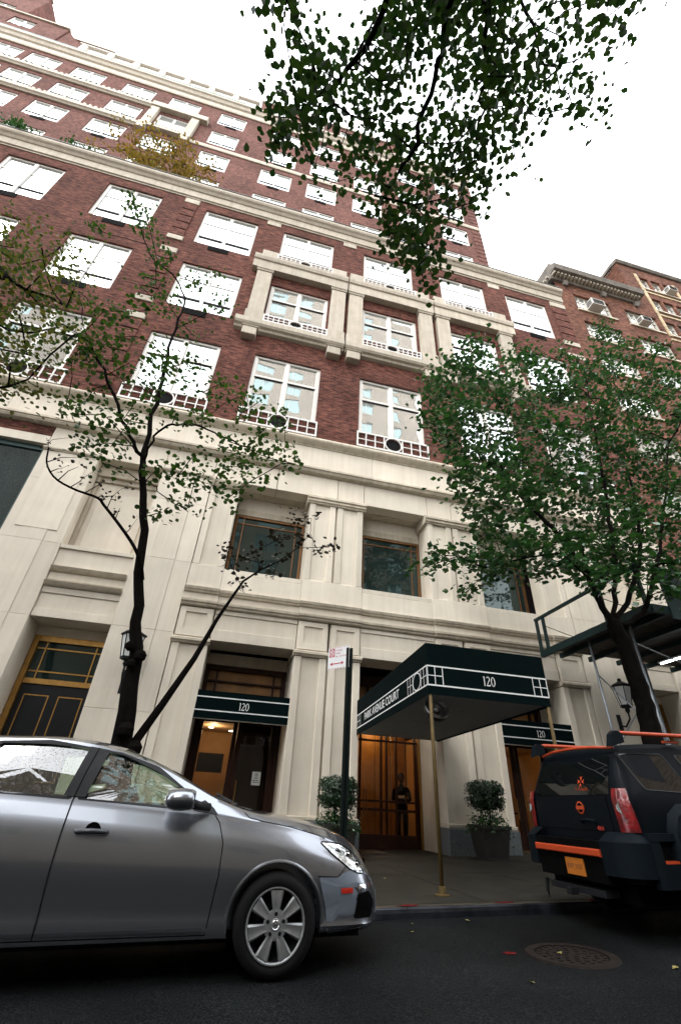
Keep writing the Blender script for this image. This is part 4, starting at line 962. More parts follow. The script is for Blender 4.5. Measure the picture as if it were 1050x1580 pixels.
# sign lies in a vertical plane turned between street and wall
A = Vector((1.84, 7.19, 2.93)); D = Vector((-0.60, 0.80, 0)).normalized()   # towards its far (left) edge
N_ = Vector((-D.y, D.x, 0)).normalized(); N_ = N_ if N_.y < 0 else -N_
SR = -D
def SP(u, v, e=0.0): p = A + D*(wS-u) + N_*e; return (p.x, p.y, p.z+v-.0+.0)
def sface(mb, pts, e): mb.face([SP(u, v, e) for u, v in pts])
m = MB()
for e in (0.0, .004): sface(m, [(0,0),(wS,0),(wS,hS),(0,hS)], e)
m.face([SP(0,0,0),SP(wS,0,0),SP(wS,0,.004),SP(0,0,.004)]); m.face([SP(0,hS,0),SP(wS,hS,0),SP(wS,hS,.004),SP(0,hS,.004)]); m.face([SP(0,0,0),SP(0,hS,0),SP(0,hS,.004),SP(0,0,.004)]); m.face([SP(wS,0,0),SP(wS,hS,0),SP(wS,hS,.004),SP(wS,0,.004)])
obw("sign_panel", m, M("sign_white", (0.74, 0.75, 0.76), .45), fix=True)
SRED = M("sign_red", (0.45, 0.02, 0.05), .5); m = MB(); e = .0055
sface(m, [(.03,.20),(.145,.20),(.145,.335),(.03,.335)], e)
sface(m, [(.05,.085),(.10,.115),(.10,.055)], e); sface(m, [(.095,.077),(.30,.077),(.30,.093),(.095,.093)], e); sface(m, [(.345,.085),(.295,.055),(.295,.115)], e)
for q in range(7):
    u = .02+q*.062; sface(m, [(u,.345),(u+.04,.345),(u+.04,.352),(u,.352)], e); sface(m, [(u,.008),(u+.04,.008),(u+.04,.015),(u,.015)], e)
for q in range(5):
    v = .03+q*.062; sface(m, [(.435,v),(.442,v),(.442,v+.04),(.435,v+.04)], e)
obw("red_print", m, SRED)
m = MB(); N = 20; c = (.0875, .268)
for q in range(N):
    t0, t1 = 2*math.pi*q/N, 2*math.pi*(q+1)/N; sface(m, [(c[0]+.048*math.cos(t0), c[1]+.056*math.sin(t0)), (c[0]+.048*math.cos(t1), c[1]+.056*math.sin(t1)), (c[0]+.038*math.cos(t1), c[1]+.045*math.sin(t1)), (c[0]+.038*math.cos(t0), c[1]+.045*math.sin(t0))], .0070)
sface(m, [(.055,.295),(.063,.303),(.12,.240),(.112,.232)], .0072)
sface(m, [(.07,.235),(.08,.235),(.08,.30),(.07,.30)], .0074); sface(m, [(.08,.29),(.105,.29),(.105,.30),(.08,.30)], .0074); sface(m, [(.08,.262),(.105,.262),(.105,.272),(.08,.272)], .0074); sface(m, [(.097,.272),(.106,.272),(.106,.29),(.097,.29)], .0074)
obw("white_symbol", m, bpy.data.materials["sign_white"])
def stext(s, u, v, size):
    o = text(s, size, (0,0,0), (0,0,0), SRED, None, align='LEFT', ext=.0004)
    X = -D; Mx = Matrix((( X.x, 0, N_.x, 0), (X.y, 0, N_.y, 0), (0, 1, 0, 0), (0,0,0,1))); p = Vector(SP(u, v, .006))
    o.data.transform(Matrix.Translation(p) @ Mx); o.parent = ROOT; o.location = -ROOT.location
stext("Tuesday", .165, .300, .042); stext("Friday", .165, .252, .042); stext("8am - 6pm Except", .165, .200, .034)
# ------------------------------------------------------------------ sidewalk shed (scaffold) at the right
SHG = M("shed_green", (0.005, 0.018, 0.018), .6, spec=.2, noise=.2, nscale=4)
PIPE = M("galvanised_pipe", (0.22, 0.24, 0.26), .35, metal=.8, noise=.15, nscale=10)
PLANK = M("shed_planks", (0.05, 0.04, 0.03), .8, noise=.4, nscale=5)
t = thing("sidewalk_shed", "dark green scaffold shed on steel posts over the pavement at the right edge", "scaffold", (12, 9.8, walk_z(12))); ROOT = t
sx0, sx1, sy0, sy1, zd = 9.0, 21.0, 7.8, 11.8, 5.1
obw("edge_beam", MB().box(sx0-.05, sx0+.05, sy0, sy1, zd-.02, zd+.16), SHG); obw("edge_beam", MB().box(sx0+.06, sx1, sy0-.05, sy0+.05, zd-.02, zd+.16), SHG)
y = sy0+.06; k = 0
while y < sy1-.2:
    obw("deck_plank", MB().box(sx0+.055, sx1, y+.008, y+.24, zd+.17+.004*(k % 2), zd+.215+.004*(k % 2)), PLANK); y += .25; k += 1
x = sx0+.6
while x < sx1: obw("cross_joist", MB().box(x, x+.08, sy0+.06, sy1, zd+.03, zd+.165), SHG); x += 1.0
# open parapet frame at the left end, sheet parapet along the kerb
for y in (sy0+.03, sy0+1.25, sy1-.35, sy1-.03): obw("parapet_stud", MB().box(sx0-.04, sx0+.04, y-.035, y+.035, zd+.162, zd+1.1), SHG)
obw("parapet_rail", MB().box(sx0-.045, sx0+.045, sy0-.1, sy1+.02, zd+1.1, zd+1.17), SHG)
obw("parapet_brace", MB().tube([(sx0, sy1-.35, zd+.85), (sx0, sy1-1.45, zd+.17)], .012, 6), SHG); obw("parapet_brace", MB().tube([(sx0, sy0+1.25, zd+.8), (sx0, sy0+.4, zd+.17)], .012, 6), SHG)
obw("parapet_sheet", MB().box(sx0+.5, sx1, sy0-.09, sy0-.055, zd-.15, zd+1.15), SHG)
for x, y in ((9.15, 10.0), (9.15, 8.6), (12.0, 8.1), (12.0, 11.2), (15, 8.1), (15, 11.2), (18, 8.1), (18, 11.2)):
    o = obw("post", MB().tube([(x, y, walk_z(x)), (x, y, zd-.02)], .032, 10), PIPE, smooth=True); obw("base_plate", MB().box(x-.1, x+.1, y-.1, y+.1, walk_z(x), walk_z(x)+.02), PIPE, o)
for a, b in (((9.15, 10.0, 4.2), (9.6, 8.6, 2.2)), ((9.2, 8.6, 4.6), (12, 8.1, 3.4)), ((12, 11.2, 2.2), (15, 11.2, 4.6)), ((12, 8.1, 2.2), (15, 8.1, 4.4)), ((9.15, 10.0, 2.5), (12, 11.2, 4.4))):
    obw("brace", MB().tube([a, b], .018, 8), PIPE, smooth=True)
tb = obw("tube_light", MB().box(11.86, 11.98, 8.9, 10.6, 4.93, 4.97), M("fitting_white", (.6, .6, .6), .5))
obw("tube", MB().tube([(11.92, 8.95, 4.91), (11.92, 10.55, 4.91)], .022, 10), M("fluorescent_tube", (1, 1, 1), .5, emit=(0.9, 0.97, 1.0), estr=9.0), tb)

# ------------------------------------------------------------------ foliage tools
def leafmat(name, c1, c2, spec=.5, rough=.42, trl=.25):
    m = bpy.data.materials.new(name); m.use_nodes = True; t = m.node_tree; b = t.nodes['Principled BSDF']; out = t.nodes['Material Output']
    g = t.nodes.new('ShaderNodeNewGeometry'); r = t.nodes.new('ShaderNodeValToRGB'); r.color_ramp.elements[0].color = (*c1, 1); r.color_ramp.elements[1].color = (*c2, 1)
    t.links.new(g.outputs['Random Per Island'], r.inputs['Fac']); t.links.new(r.outputs[0], b.inputs['Base Color'])
    b.inputs['Roughness'].default_value = rough; b.inputs['Specular IOR Level'].default_value = spec
    tl = t.nodes.new('ShaderNodeBsdfTranslucent'); mxc = t.nodes.new('ShaderNodeMixRGB'); mxc.blend_type = 'MULTIPLY'; mxc.inputs[0].default_value = 1; mxc.inputs[2].default_value = (1.3, 1.5, .6, 1)
    t.links.new(r.outputs[0], mxc.inputs[1]); t.links.new(mxc.outputs[0], tl.inputs[0])
    ms = t.nodes.new('ShaderNodeMixShader'); ms.inputs[0].default_value = trl; t.links.new(b.outputs[0], ms.inputs[1]); t.links.new(tl.outputs[0], ms.inputs[2]); t.links.new(ms.outputs[0], out.inputs[0])
    return m
BARK = M("dark_bark", (0.0048, 0.004, 0.0034), .95, spec=.04, noise=.4, nscale=12, bump=.9, bscale=25)
BARKG = M("mossy_bark", (0.030, 0.032, 0.020), .85, noise=.4, nscale=9, bump=.9, bscale=22)
LEAF_SHAPES = {'ovate': [(0,-.5,0),(.36,-.26,.06),(.38,.08,.06),(0,.5,-.04),(-.38,.08,.06),(-.36,-.26,.06)],
               'lobed': [(0,-.5,0),(.30,-.30,.06),(.42,.0,.06),(.18,.22,.02),(0,.5,-.05),(-.18,.22,.02),(-.42,.0,.06),(-.30,-.30,.06)]}
def leaves_mesh(name, pos, nrm, size, mat, shape='ovate', seed=1):
    """pos, nrm: Nx3 arrays; every leaf a small folded blade"""
    rng = np.random.default_rng(seed); n = len(pos); sh = np.array(LEAF_SHAPES[shape], float); K = len(sh)
    nrm = nrm/np.maximum(1e-9, np.linalg.norm(nrm, axis=1, keepdims=True)); a = rng.normal(size=(n, 3)); a[:, 2] -= .5
    u = np.cross(nrm, a); u /= np.maximum(1e-9, np.linalg.norm(u, axis=1, keepdims=True)); v = np.cross(nrm, u)
    s = (size*rng.uniform(.6, 1.25, n))[:, None]
    V = (pos[:, None, :] + (sh[None, :, 0:1]*u[:, None, :] + sh[None, :, 1:2]*v[:, None, :] + sh[None, :, 2:3]*nrm[:, None, :])*s[:, None, :]).reshape(-1, 3)
    h = K//2
    f1 = list(range(0, h+1)); f2 = [0]+list(range(h, K))
    base = (np.arange(n)*K)[:, None]; loops = np.concatenate([base+np.array(f1)[None], base+np.array(f2)[None]], axis=1)
    me = bpy.data.meshes.new(name); me.vertices.add(n*K); me.vertices.foreach_set('co', V.ravel())
    L1, L2 = len(f1), len(f2); me.loops.add(n*(L1+L2)); me.loops.foreach_set('vertex_index', loops.ravel().astype(np.int32))
    me.polygons.add(n*2); st = np.stack([np.arange(n)*(L1+L2), np.arange(n)*(L1+L2)+L1], axis=1).ravel(); me.polygons.foreach_set('loop_start', st.astype(np.int32))
    me.materials.append(mat); me.update(calc_edges=True); me.validate(); return me
def grow(nodes, parents, targets, step=.35, wig=.06, seed=1, droop=0.0):
    """attach targets to the nearest branch node, nearest first; returns nodes, parents, tip ids"""
    q = random.Random(seed); P_ = [Vector(n) for n in nodes]; par = list(parents); tips = []
    A = np.array([tuple(n) for n in P_]); T = [Vector(t) for t in targets]
    d = [min(np.linalg.norm(A-np.array(t), axis=1)) for t in T]
    for i in np.argsort(d):
        t = T[i]; A = np.array([tuple(n) for n in P_]); dd = np.linalg.norm(A-np.array(t), axis=1)
        # favour nodes below the target
        dz = (t.z-A[:, 2]); cost = dd + .5*np.maximum(0, -dz) ; j = int(np.argmin(cost)); p = P_[j]; L = (t-p).length; k = max(1, int(L/step)); cur = j
        mid = (t-p); perp = Vector((q.uniform(-1,1), q.uniform(-1,1), q.uniform(-.3,1)))*L*.10
        for s in range(1, k+1):
            f = s/k; pt = p + mid*f + perp*math.sin(math.pi*f) + Vector((q.gauss(0,wig), q.gauss(0,wig), q.gauss(0,wig)))*(.5 if s < k else 0)
            P_.append(pt); par.append(cur); cur = len(P_)-1
        tips.append(cur)
    return P_, par, tips
def branch_mesh(name, P_, par, r0, rtip, mat, n=6, expo=.75, fixed=None):
    N = len(P_); cnt = [0]*N; kids = [[] for _ in range(N)]
    for i, p in enumerate(par):
        if p >= 0: kids[p].append(i)
    order = list(range(N))
    for i in reversed(order):
        c = sum(cnt[k] for k in kids[i]); cnt[i] = max(1, c)
    top = cnt[0]; rad_ = [rtip + (r0-rtip)*(c/top)**expo if top > 1 else r0 for c in cnt]
    if fixed:
        for i, r_ in fixed.items(): rad_[i] = r_
    mb = MB(); done = set()
    def chain(start, frm):
        pts = [P_[frm]] if frm >= 0 else []; rs = [min(rad_[frm], rad_[start]*1.15)] if frm >= 0 else []
        c = start
        while True:
            pts.append(P_[c]); rs.append(rad_[c])
            if not kids[c]: break
            ks = sorted(kids[c], key=lambda k: -cnt[k]); 
            for o in ks[1:]: stack.append((o, c))
            c = ks[0]
        if len(pts) > 1: mb.tube(pts, rs, n if rs[0] > .02 else 4, cap=True)
    stack = [(0, -1)]
    while stack: a, b = stack.pop(); chain(a, b)
    me = mb.mesh(name, mat, smooth=True); return me, rad_
def foliage(tips, per, spread, rng, nodes=None, flat=.7, updir=1.0):
    pos = []; nr = []
    T = np.array([tuple(t) for t in tips])
    for t in T:
        k = max(1, int(per*rng.uniform(.6, 1.4))); c = rng.normal(size=(k, 3))*spread*np.array([1, 1, flat]); pos.append(t+c); n_ = rng.normal(size=(k, 3)); n_[:, 2] = np.abs(n_[:, 2])+updir; nr.append(n_)
    return np.concatenate(pos), np.concatenate(nr)
def resample(pts, n, r=3):
    """Catmull-Rom through pts, n points"""
    P_ = [Vector(p) for p in pts]; out = []
    ext = [P_[0]*2-P_[1]]+P_+[P_[-1]*2-P_[-2]]; seg = len(P_)-1
    for k in range(n):
        u = k/(n-1)*seg; i = min(int(u), seg-1); t = u-i; a, b, c, d = ext[i], ext[i+1], ext[i+2], ext[i+3]; q = .5
        out.append(b+(c-a)*q*t+(a*2-b*5+c*4-d)*q*t*t+(b*3-a-c*3+d)*q*t**3)
    return out
LT_TRUNK = [(-1.21,7.20,1.58),(-1.35,7.20,2.49),(-1.49,7.20,3.24),(-1.74,7.20,4.31),(-1.98,7.20,5.29),(-2.23,7.20,6.19)]
LT_L0 = [(-2.51,7.10,6.59),(-2.87,7.00,7.07),(-3.35,6.90,7.91),(-3.71,6.80,8.35),(-4.16,6.80,9.13),(-4.60,6.80,10.13)]
LT_L1 = [(-2.39,7.30,7.24),(-2.51,7.40,8.56),(-2.72,7.50,10.22),(-2.79,7.60,11.68),(-3.24,7.60,12.69),(-3.94,7.50,13.15),(-4.38,7.50,13.96)]
LT_L2 = [(-2.13,7.00,6.74),(-1.89,6.90,7.00),(-1.47,6.80,7.02),(-0.94,6.70,6.79),(-0.42,6.60,6.55)]
LT_L3 = [(-2.02,7.30,5.86),(-1.77,7.40,5.69),(-1.27,7.50,5.49)]
LT_BARE = [(-1.68,7.00,4.13),(-1.85,6.90,4.37),(-2.17,6.80,4.68),(-2.41,6.70,4.88),(-2.51,6.60,4.94),(-2.83,6.50,4.96),(-3.11,6.40,5.04),(-3.27,6.30,5.22),(-3.30,6.20,5.45)]
LT_T = [(-3.92,6.62,8.54),(-3.68,6.33,9.08),(-4.09,6.97,8.12),(-4.30,6.44,8.56),(-3.09,6.25,11.21),(-3.32,6.98,11.29),(-2.90,8.12,13.42),(-2.42,7.86,13.72),(-4.84,7.78,15.05),(-4.56,6.59,13.96),(-5.55,7.28,13.54),(-1.63,6.71,10.80),(-2.88,6.48,7.95),(-2.39,6.33,7.94),(-2.53,6.57,7.08),(-2.15,8.14,9.29),(-1.49,7.92,9.04),(-0.80,7.87,8.54),(-0.43,7.86,9.08),(-0.78,6.53,6.55),(-1.31,6.78,6.31),(-0.90,7.48,6.66),(-0.41,7.71,6.96),(0.08,7.98,7.67),(0.35,8.04,7.98),(-0.18,6.29,5.61),(-0.92,7.43,6.13),(-1.31,7.58,5.68),(-1.64,7.21,5.23),(-2.91,6.49,6.56),(-3.60,7.14,7.26),(-3.24,6.30,6.27),(-4.43,8.16,7.95),(-3.19,8.00,7.03),(-3.23,7.30,6.42),(-1.82,6.76,5.87),(-3.41,8.10,9.06),(-3.76,7.36,9.62),(-3.24,8.04,11.88),(-2.37,7.97,10.99),(-1.82,7.22,9.23),(-1.92,7.01,7.36),(-2.82,7.42,7.32),(-2.58,7.05,7.94),(-0.95,6.45,7.45),(-1.37,6.77,7.11),(-0.74,7.89,7.38),(-0.13,6.20,6.75),(-2.90,6.20,9.22),(-3.93,7.48,8.81),(-3.96,6.72,8.25),(-2.97,7.28,9.58),(-2.19,7.14,9.00),(-0.66,6.85,8.15),(-1.42,8.29,9.94),(-2.19,6.53,8.06),(-3.51,7.01,7.60),(-2.64,6.55,6.37),(-1.31,7.49,6.24),(-0.57,6.71,5.41),(-1.53,6.88,5.74),(0.08,7.74,8.67),(-2.71,6.81,5.76),(-3.37,7.33,6.40),(-4.35,8.09,15.19),(-3.96,6.32,13.06),(-3.30,6.24,9.10),(-3.48,6.60,8.48),(-4.07,7.78,12.30),(-4.66,7.45,10.64),(0.46,6.62,6.39),(-0.23,6.83,6.63)]
LT_S = [(-1.10,7.25,1.60),(-0.86,7.27,2.13),(-0.56,7.29,2.83),(-0.35,7.31,3.48),(-0.05,7.33,4.20),(0.20,7.35,4.46),(0.51,7.37,4.70),(0.82,7.39,5.04),(1.04,7.41,5.40)]
LT_ST = [(0.98,7.04,5.52),(0.87,7.27,5.20),(1.39,6.93,4.95),(0.63,7.46,4.87),(0.30,7.62,4.71),(-0.06,7.66,4.80),(-0.33,7.49,4.57),(1.26,7.67,5.20),(0.43,6.91,4.92),(0.08,7.13,4.72),(-0.10,7.67,4.30),(-0.43,7.52,4.83),(0.70,7.23,5.58),(0.45,7.65,4.58)]
ET_T = [(-6.07,7.24,9.16),(-5.97,7.64,9.38),(-5.33,6.59,6.96),(-6.00,6.38,9.82),(-4.70,6.89,9.65),(-5.36,6.27,10.55),(-4.73,6.76,7.88),(-5.33,7.92,10.14),(-6.72,6.66,11.54),(-4.33,6.02,6.80),(-4.89,6.09,9.39),(-5.14,6.34,9.16),(-7.01,7.57,12.23),(-6.01,6.73,9.25),(-4.56,6.58,9.88),(-4.84,6.19,8.26),(-5.76,7.96,9.82),(-5.98,6.85,8.20),(-4.81,6.42,8.93),(-3.96,6.12,7.35),(-6.60,6.11,10.19),(-5.57,6.34,9.42),(-5.65,7.35,11.77),(-6.26,6.30,10.33),(-5.81,6.08,8.99),(-5.92,6.98,9.65),(-5.08,6.50,6.46),(-5.92,8.00,8.29),(-5.58,6.24,8.12),(-5.29,7.06,10.33),(-7.65,7.55,11.60),(-5.97,6.82,10.57),(-6.49,7.98,8.73),(-5.37,6.96,8.08),(-6.31,6.48,9.18),(-5.52,6.82,11.61),(-5.04,6.07,7.35),(-7.22,6.84,11.76),(-4.30,6.50,7.03),(-7.42,7.78,13.31),(-5.34,7.66,12.12),(-5.10,7.00,6.93),(-3.75,6.06,7.94),(-4.52,6.51,6.78)]
RT_TRUNK = [(7.45,7.30,1.90),(7.50,7.30,2.52),(7.55,7.30,3.20),(7.51,7.30,3.87),(7.39,7.30,4.42)]
RT_L0 = [(7.21,7.30,4.84),(7.07,7.30,5.41),(6.93,7.40,6.07),(6.65,7.50,6.67),(6.26,7.60,7.29),(5.77,7.60,7.97)]
RT_L1 = [(7.86,7.40,5.42),(8.20,7.50,6.35),(8.57,7.60,7.58),(8.91,7.70,8.99),(9.31,7.80,10.90),(9.73,7.80,13.06)]
RT_L2 = [(7.78,7.20,4.46),(8.43,7.20,5.12),(9.31,7.30,6.44),(10.44,7.40,8.46),(11.60,7.50,10.73)]
RT_L3 = [(8.20,7.60,5.10),(9.37,7.90,6.58),(10.28,8.20,8.53),(10.81,8.40,10.76)]
RT_T = [(7.58,7.00,6.14),(10.82,6.90,7.47),(7.55,6.97,10.88),(9.24,8.82,9.14),(11.19,6.71,12.94),(9.09,6.45,12.34),(6.46,8.99,13.16),(11.74,7.94,6.25),(9.21,9.17,8.25),(13.29,7.47,12.47),(8.49,8.91,14.54),(6.11,8.20,7.74),(7.45,8.59,11.71),(12.62,8.46,10.76),(6.11,7.73,8.59),(7.85,6.57,5.24),(5.71,6.91,7.01),(5.38,8.83,6.61),(12.23,8.91,6.12),(7.74,8.98,11.56),(6.95,7.28,5.92),(10.23,8.21,6.24),(4.72,8.62,10.55),(9.53,8.16,11.86),(7.64,8.66,13.76),(13.53,7.83,9.86),(8.12,8.20,12.51),(8.44,8.29,6.26),(7.00,7.08,8.88),(9.64,8.98,7.14),(5.03,9.07,9.92),(11.61,6.52,9.26),(8.45,9.12,7.55),(9.79,9.09,13.17),(8.47,8.24,14.03),(6.98,6.43,9.13),(4.93,8.91,11.78),(5.16,6.67,5.23),(11.83,9.11,8.54),(9.27,8.23,6.95),(5.14,6.48,5.67),(8.04,6.79,7.41),(5.52,8.14,6.97),(6.96,7.95,5.94),(6.68,8.46,7.65),(12.89,8.99,8.75),(9.87,6.93,4.94),(6.51,6.31,7.16),(15.19,8.97,11.84),(7.46,6.34,5.92),(12.10,8.84,9.71),(8.57,6.64,8.92),(7.74,8.65,7.92),(12.91,8.57,18.02),(9.01,8.85,11.45),(6.02,7.90,9.45),(13.61,8.85,12.15),(9.50,6.88,7.25),(9.24,8.25,8.85),(9.03,7.26,10.36),(7.82,8.89,10.51),(6.18,8.54,11.52),(14.17,7.67,11.80),(11.17,7.83,5.78),(8.15,6.38,10.27),(6.22,6.40,9.08),(12.98,8.02,13.74),(6.30,7.72,12.52),(17.42,8.81,15.14),(9.50,8.06,9.75),(11.15,6.70,13.52),(11.25,7.35,11.72),(6.45,8.53,8.78),(12.16,7.82,9.40),(5.70,6.33,6.63),(10.82,8.73,8.78),(7.87,8.70,10.86),(11.81,6.55,12.44),(5.48,7.88,5.93),(7.20,7.41,7.94),(5.04,8.58,7.94),(4.57,7.20,5.16),(3.93,6.98,8.39),(7.90,7.71,6.58),(9.50,9.10,8.87),(4.69,6.58,6.76),(4.43,6.63,5.31),(9.91,8.10,14.58),(6.35,8.87,10.86),(12.36,7.79,10.17),(5.53,7.56,5.66),(6.71,8.79,14.58),(15.41,8.55,16.99),(9.86,6.49,8.18),(12.62,8.86,12.23),(8.37,6.87,8.98),(4.71,7.18,11.26),(5.60,8.73,11.59),(5.22,7.53,8.20),(10.27,8.62,8.17),(4.89,6.79,6.01),(10.87,8.84,7.96),(4.44,6.81,9.79),(4.21,6.73,7.11),(6.83,7.73,8.27),(11.43,7.28,8.32),(12.80,7.87,12.53),(13.32,8.92,9.17),(4.50,8.36,12.45),(6.15,6.32,8.55),(9.68,7.20,9.42),(11.55,7.88,6.86),(6.29,7.71,11.87),(9.80,8.38,11.55),(6.99,7.70,11.47),(9.44,6.52,7.21),(13.34,7.01,13.44),(5.71,8.76,10.36),(5.95,7.33,9.22),(10.70,8.52,9.85),(13.24,9.16,14.03),(15.23,8.12,14.08),(13.66,8.26,17.29),(9.06,8.07,6.16),(6.03,7.21,10.40),(9.70,8.95,8.54),(4.43,7.65,11.28),(7.80,8.94,15.16),(6.72,7.19,10.32),(7.08,8.82,11.46),(12.81,8.58,12.52),(7.70,8.08,9.35),(4.24,7.58,5.56),(10.10,6.71,13.07),(5.31,8.54,9.28),(10.00,7.35,5.63),(12.97,8.22,8.17),(8.59,6.69,9.44),(5.60,6.54,7.56),(5.91,6.72,5.72),(9.55,8.65,11.31),(6.61,6.82,5.25),(5.37,8.92,10.88),(11.27,7.38,12.27),(6.69,7.97,7.48),(11.86,7.32,10.15),(10.70,8.10,9.10),(8.74,6.57,11.13),(10.27,7.47,9.03),(12.92,9.01,16.02),(3.98,6.82,7.27),(9.46,8.20,15.06),(7.42,7.25,10.81),(10.38,7.17,8.70),(7.12,6.37,7.59),(6.60,6.36,4.86),(7.47,9.05,6.36),(11.82,8.71,12.67),(11.04,8.62,7.36),(9.28,8.64,10.11),(6.52,9.06,7.18),(9.94,6.76,11.78),(8.55,7.99,13.09),(12.52,7.74,11.60),(9.83,7.96,13.80),(15.43,9.02,15.87),(4.43,8.50,11.79),(13.42,9.11,10.32),(8.81,6.64,5.44),(14.34,8.19,12.01),(5.71,8.26,7.55),(3.82,8.46,5.64),(11.30,8.09,13.31),(13.42,8.71,7.65),(11.35,7.18,6.94),(12.74,8.99,7.21),(9.97,7.48,9.23),(10.90,8.04,7.28),(9.88,8.90,8.09),(7.88,8.34,8.24),(10.81,7.20,7.13),(8.33,6.97,6.08),(3.62,7.25,5.31),(8.22,8.12,9.27),(10.63,9.19,13.87),(14.89,8.91,9.87),(8.50,7.46,12.20),(4.86,7.46,6.69),(9.06,8.67,10.78),(9.55,7.12,13.53),(15.35,7.49,14.19),(7.38,6.34,6.59),(12.51,6.83,11.22),(15.16,7.87,12.83),(8.30,8.31,14.59),(7.47,8.08,7.21),(8.17,7.36,9.36),(17.50,9.06,16.62),(11.61,8.11,5.31),(4.78,6.75,10.68),(4.22,6.50,6.40),(14.18,9.12,17.00),(16.70,9.16,16.08),(5.29,8.97,6.26),(11.65,8.05,13.05),(9.13,7.21,10.94),(5.21,6.56,7.80),(11.49,7.05,8.89),(9.74,6.94,6.18),(12.13,8.99,15.94),(12.47,8.89,17.99),(5.74,8.56,11.08),(6.75,6.73,11.06),(5.49,6.99,10.20),(8.65,7.17,11.67),(5.65,9.05,7.28),(8.92,6.77,10.27),(7.05,8.59,6.84),(5.01,8.27,5.41),(10.30,7.89,8.05),(11.38,9.08,11.02),(10.20,7.06,6.67),(8.70,7.82,8.03),(3.98,6.76,9.00),(5.00,6.58,5.44),(7.27,6.39,11.14),(5.02,7.22,12.08),(10.06,6.65,6.30),(5.13,6.48,6.77),(6.51,9.18,10.34),(9.60,7.14,6.13),(5.10,8.88,5.44),(8.26,8.34,8.14),(12.36,8.42,11.06),(5.60,8.20,5.74),(15.97,9.06,18.81),(13.68,8.85,15.35),(11.81,8.39,10.96),(9.32,7.92,8.96),(10.68,8.31,6.68),(4.18,8.40,10.86),(4.65,7.90,7.79),(5.16,7.76,8.90),(5.21,6.75,11.99),(10.56,8.75,7.03),(9.56,7.70,8.43),(6.42,6.50,5.82),(11.59,6.79,8.23),(13.60,8.84,18.02),(6.69,7.04,7.88),(6.84,7.43,9.95),(14.28,8.28,13.94),(7.41,8.80,7.37),(4.40,7.25,8.48),(6.89,7.42,5.65),(12.72,7.53,12.03),(5.74,6.38,5.28),(4.45,8.84,10.85),(6.25,6.36,4.75),(12.20,9.08,12.53),(4.50,6.74,7.00),(8.68,6.75,5.22),(14.38,8.76,15.69),(14.21,8.69,10.28),(4.25,6.97,11.03),(8.94,7.91,6.40),(10.92,7.68,11.23),(14.50,8.38,12.97),(10.23,6.84,5.87),(15.52,8.69,11.49),(14.99,9.19,9.58),(8.75,8.35,7.49),(7.42,8.97,9.47),(13.20,9.02,19.47),(5.51,7.40,8.30),(6.80,8.76,6.21),(8.79,8.72,6.89),(4.74,8.00,11.28),(8.27,6.61,6.56),(6.12,8.10,10.66),(14.94,8.94,12.97),(7.76,7.18,5.62),(9.68,8.18,10.76),(12.09,8.90,8.51),(4.97,8.04,7.28),(5.99,6.41,11.35),(10.40,8.13,13.85),(12.18,7.04,13.30),(6.16,8.79,12.23)]
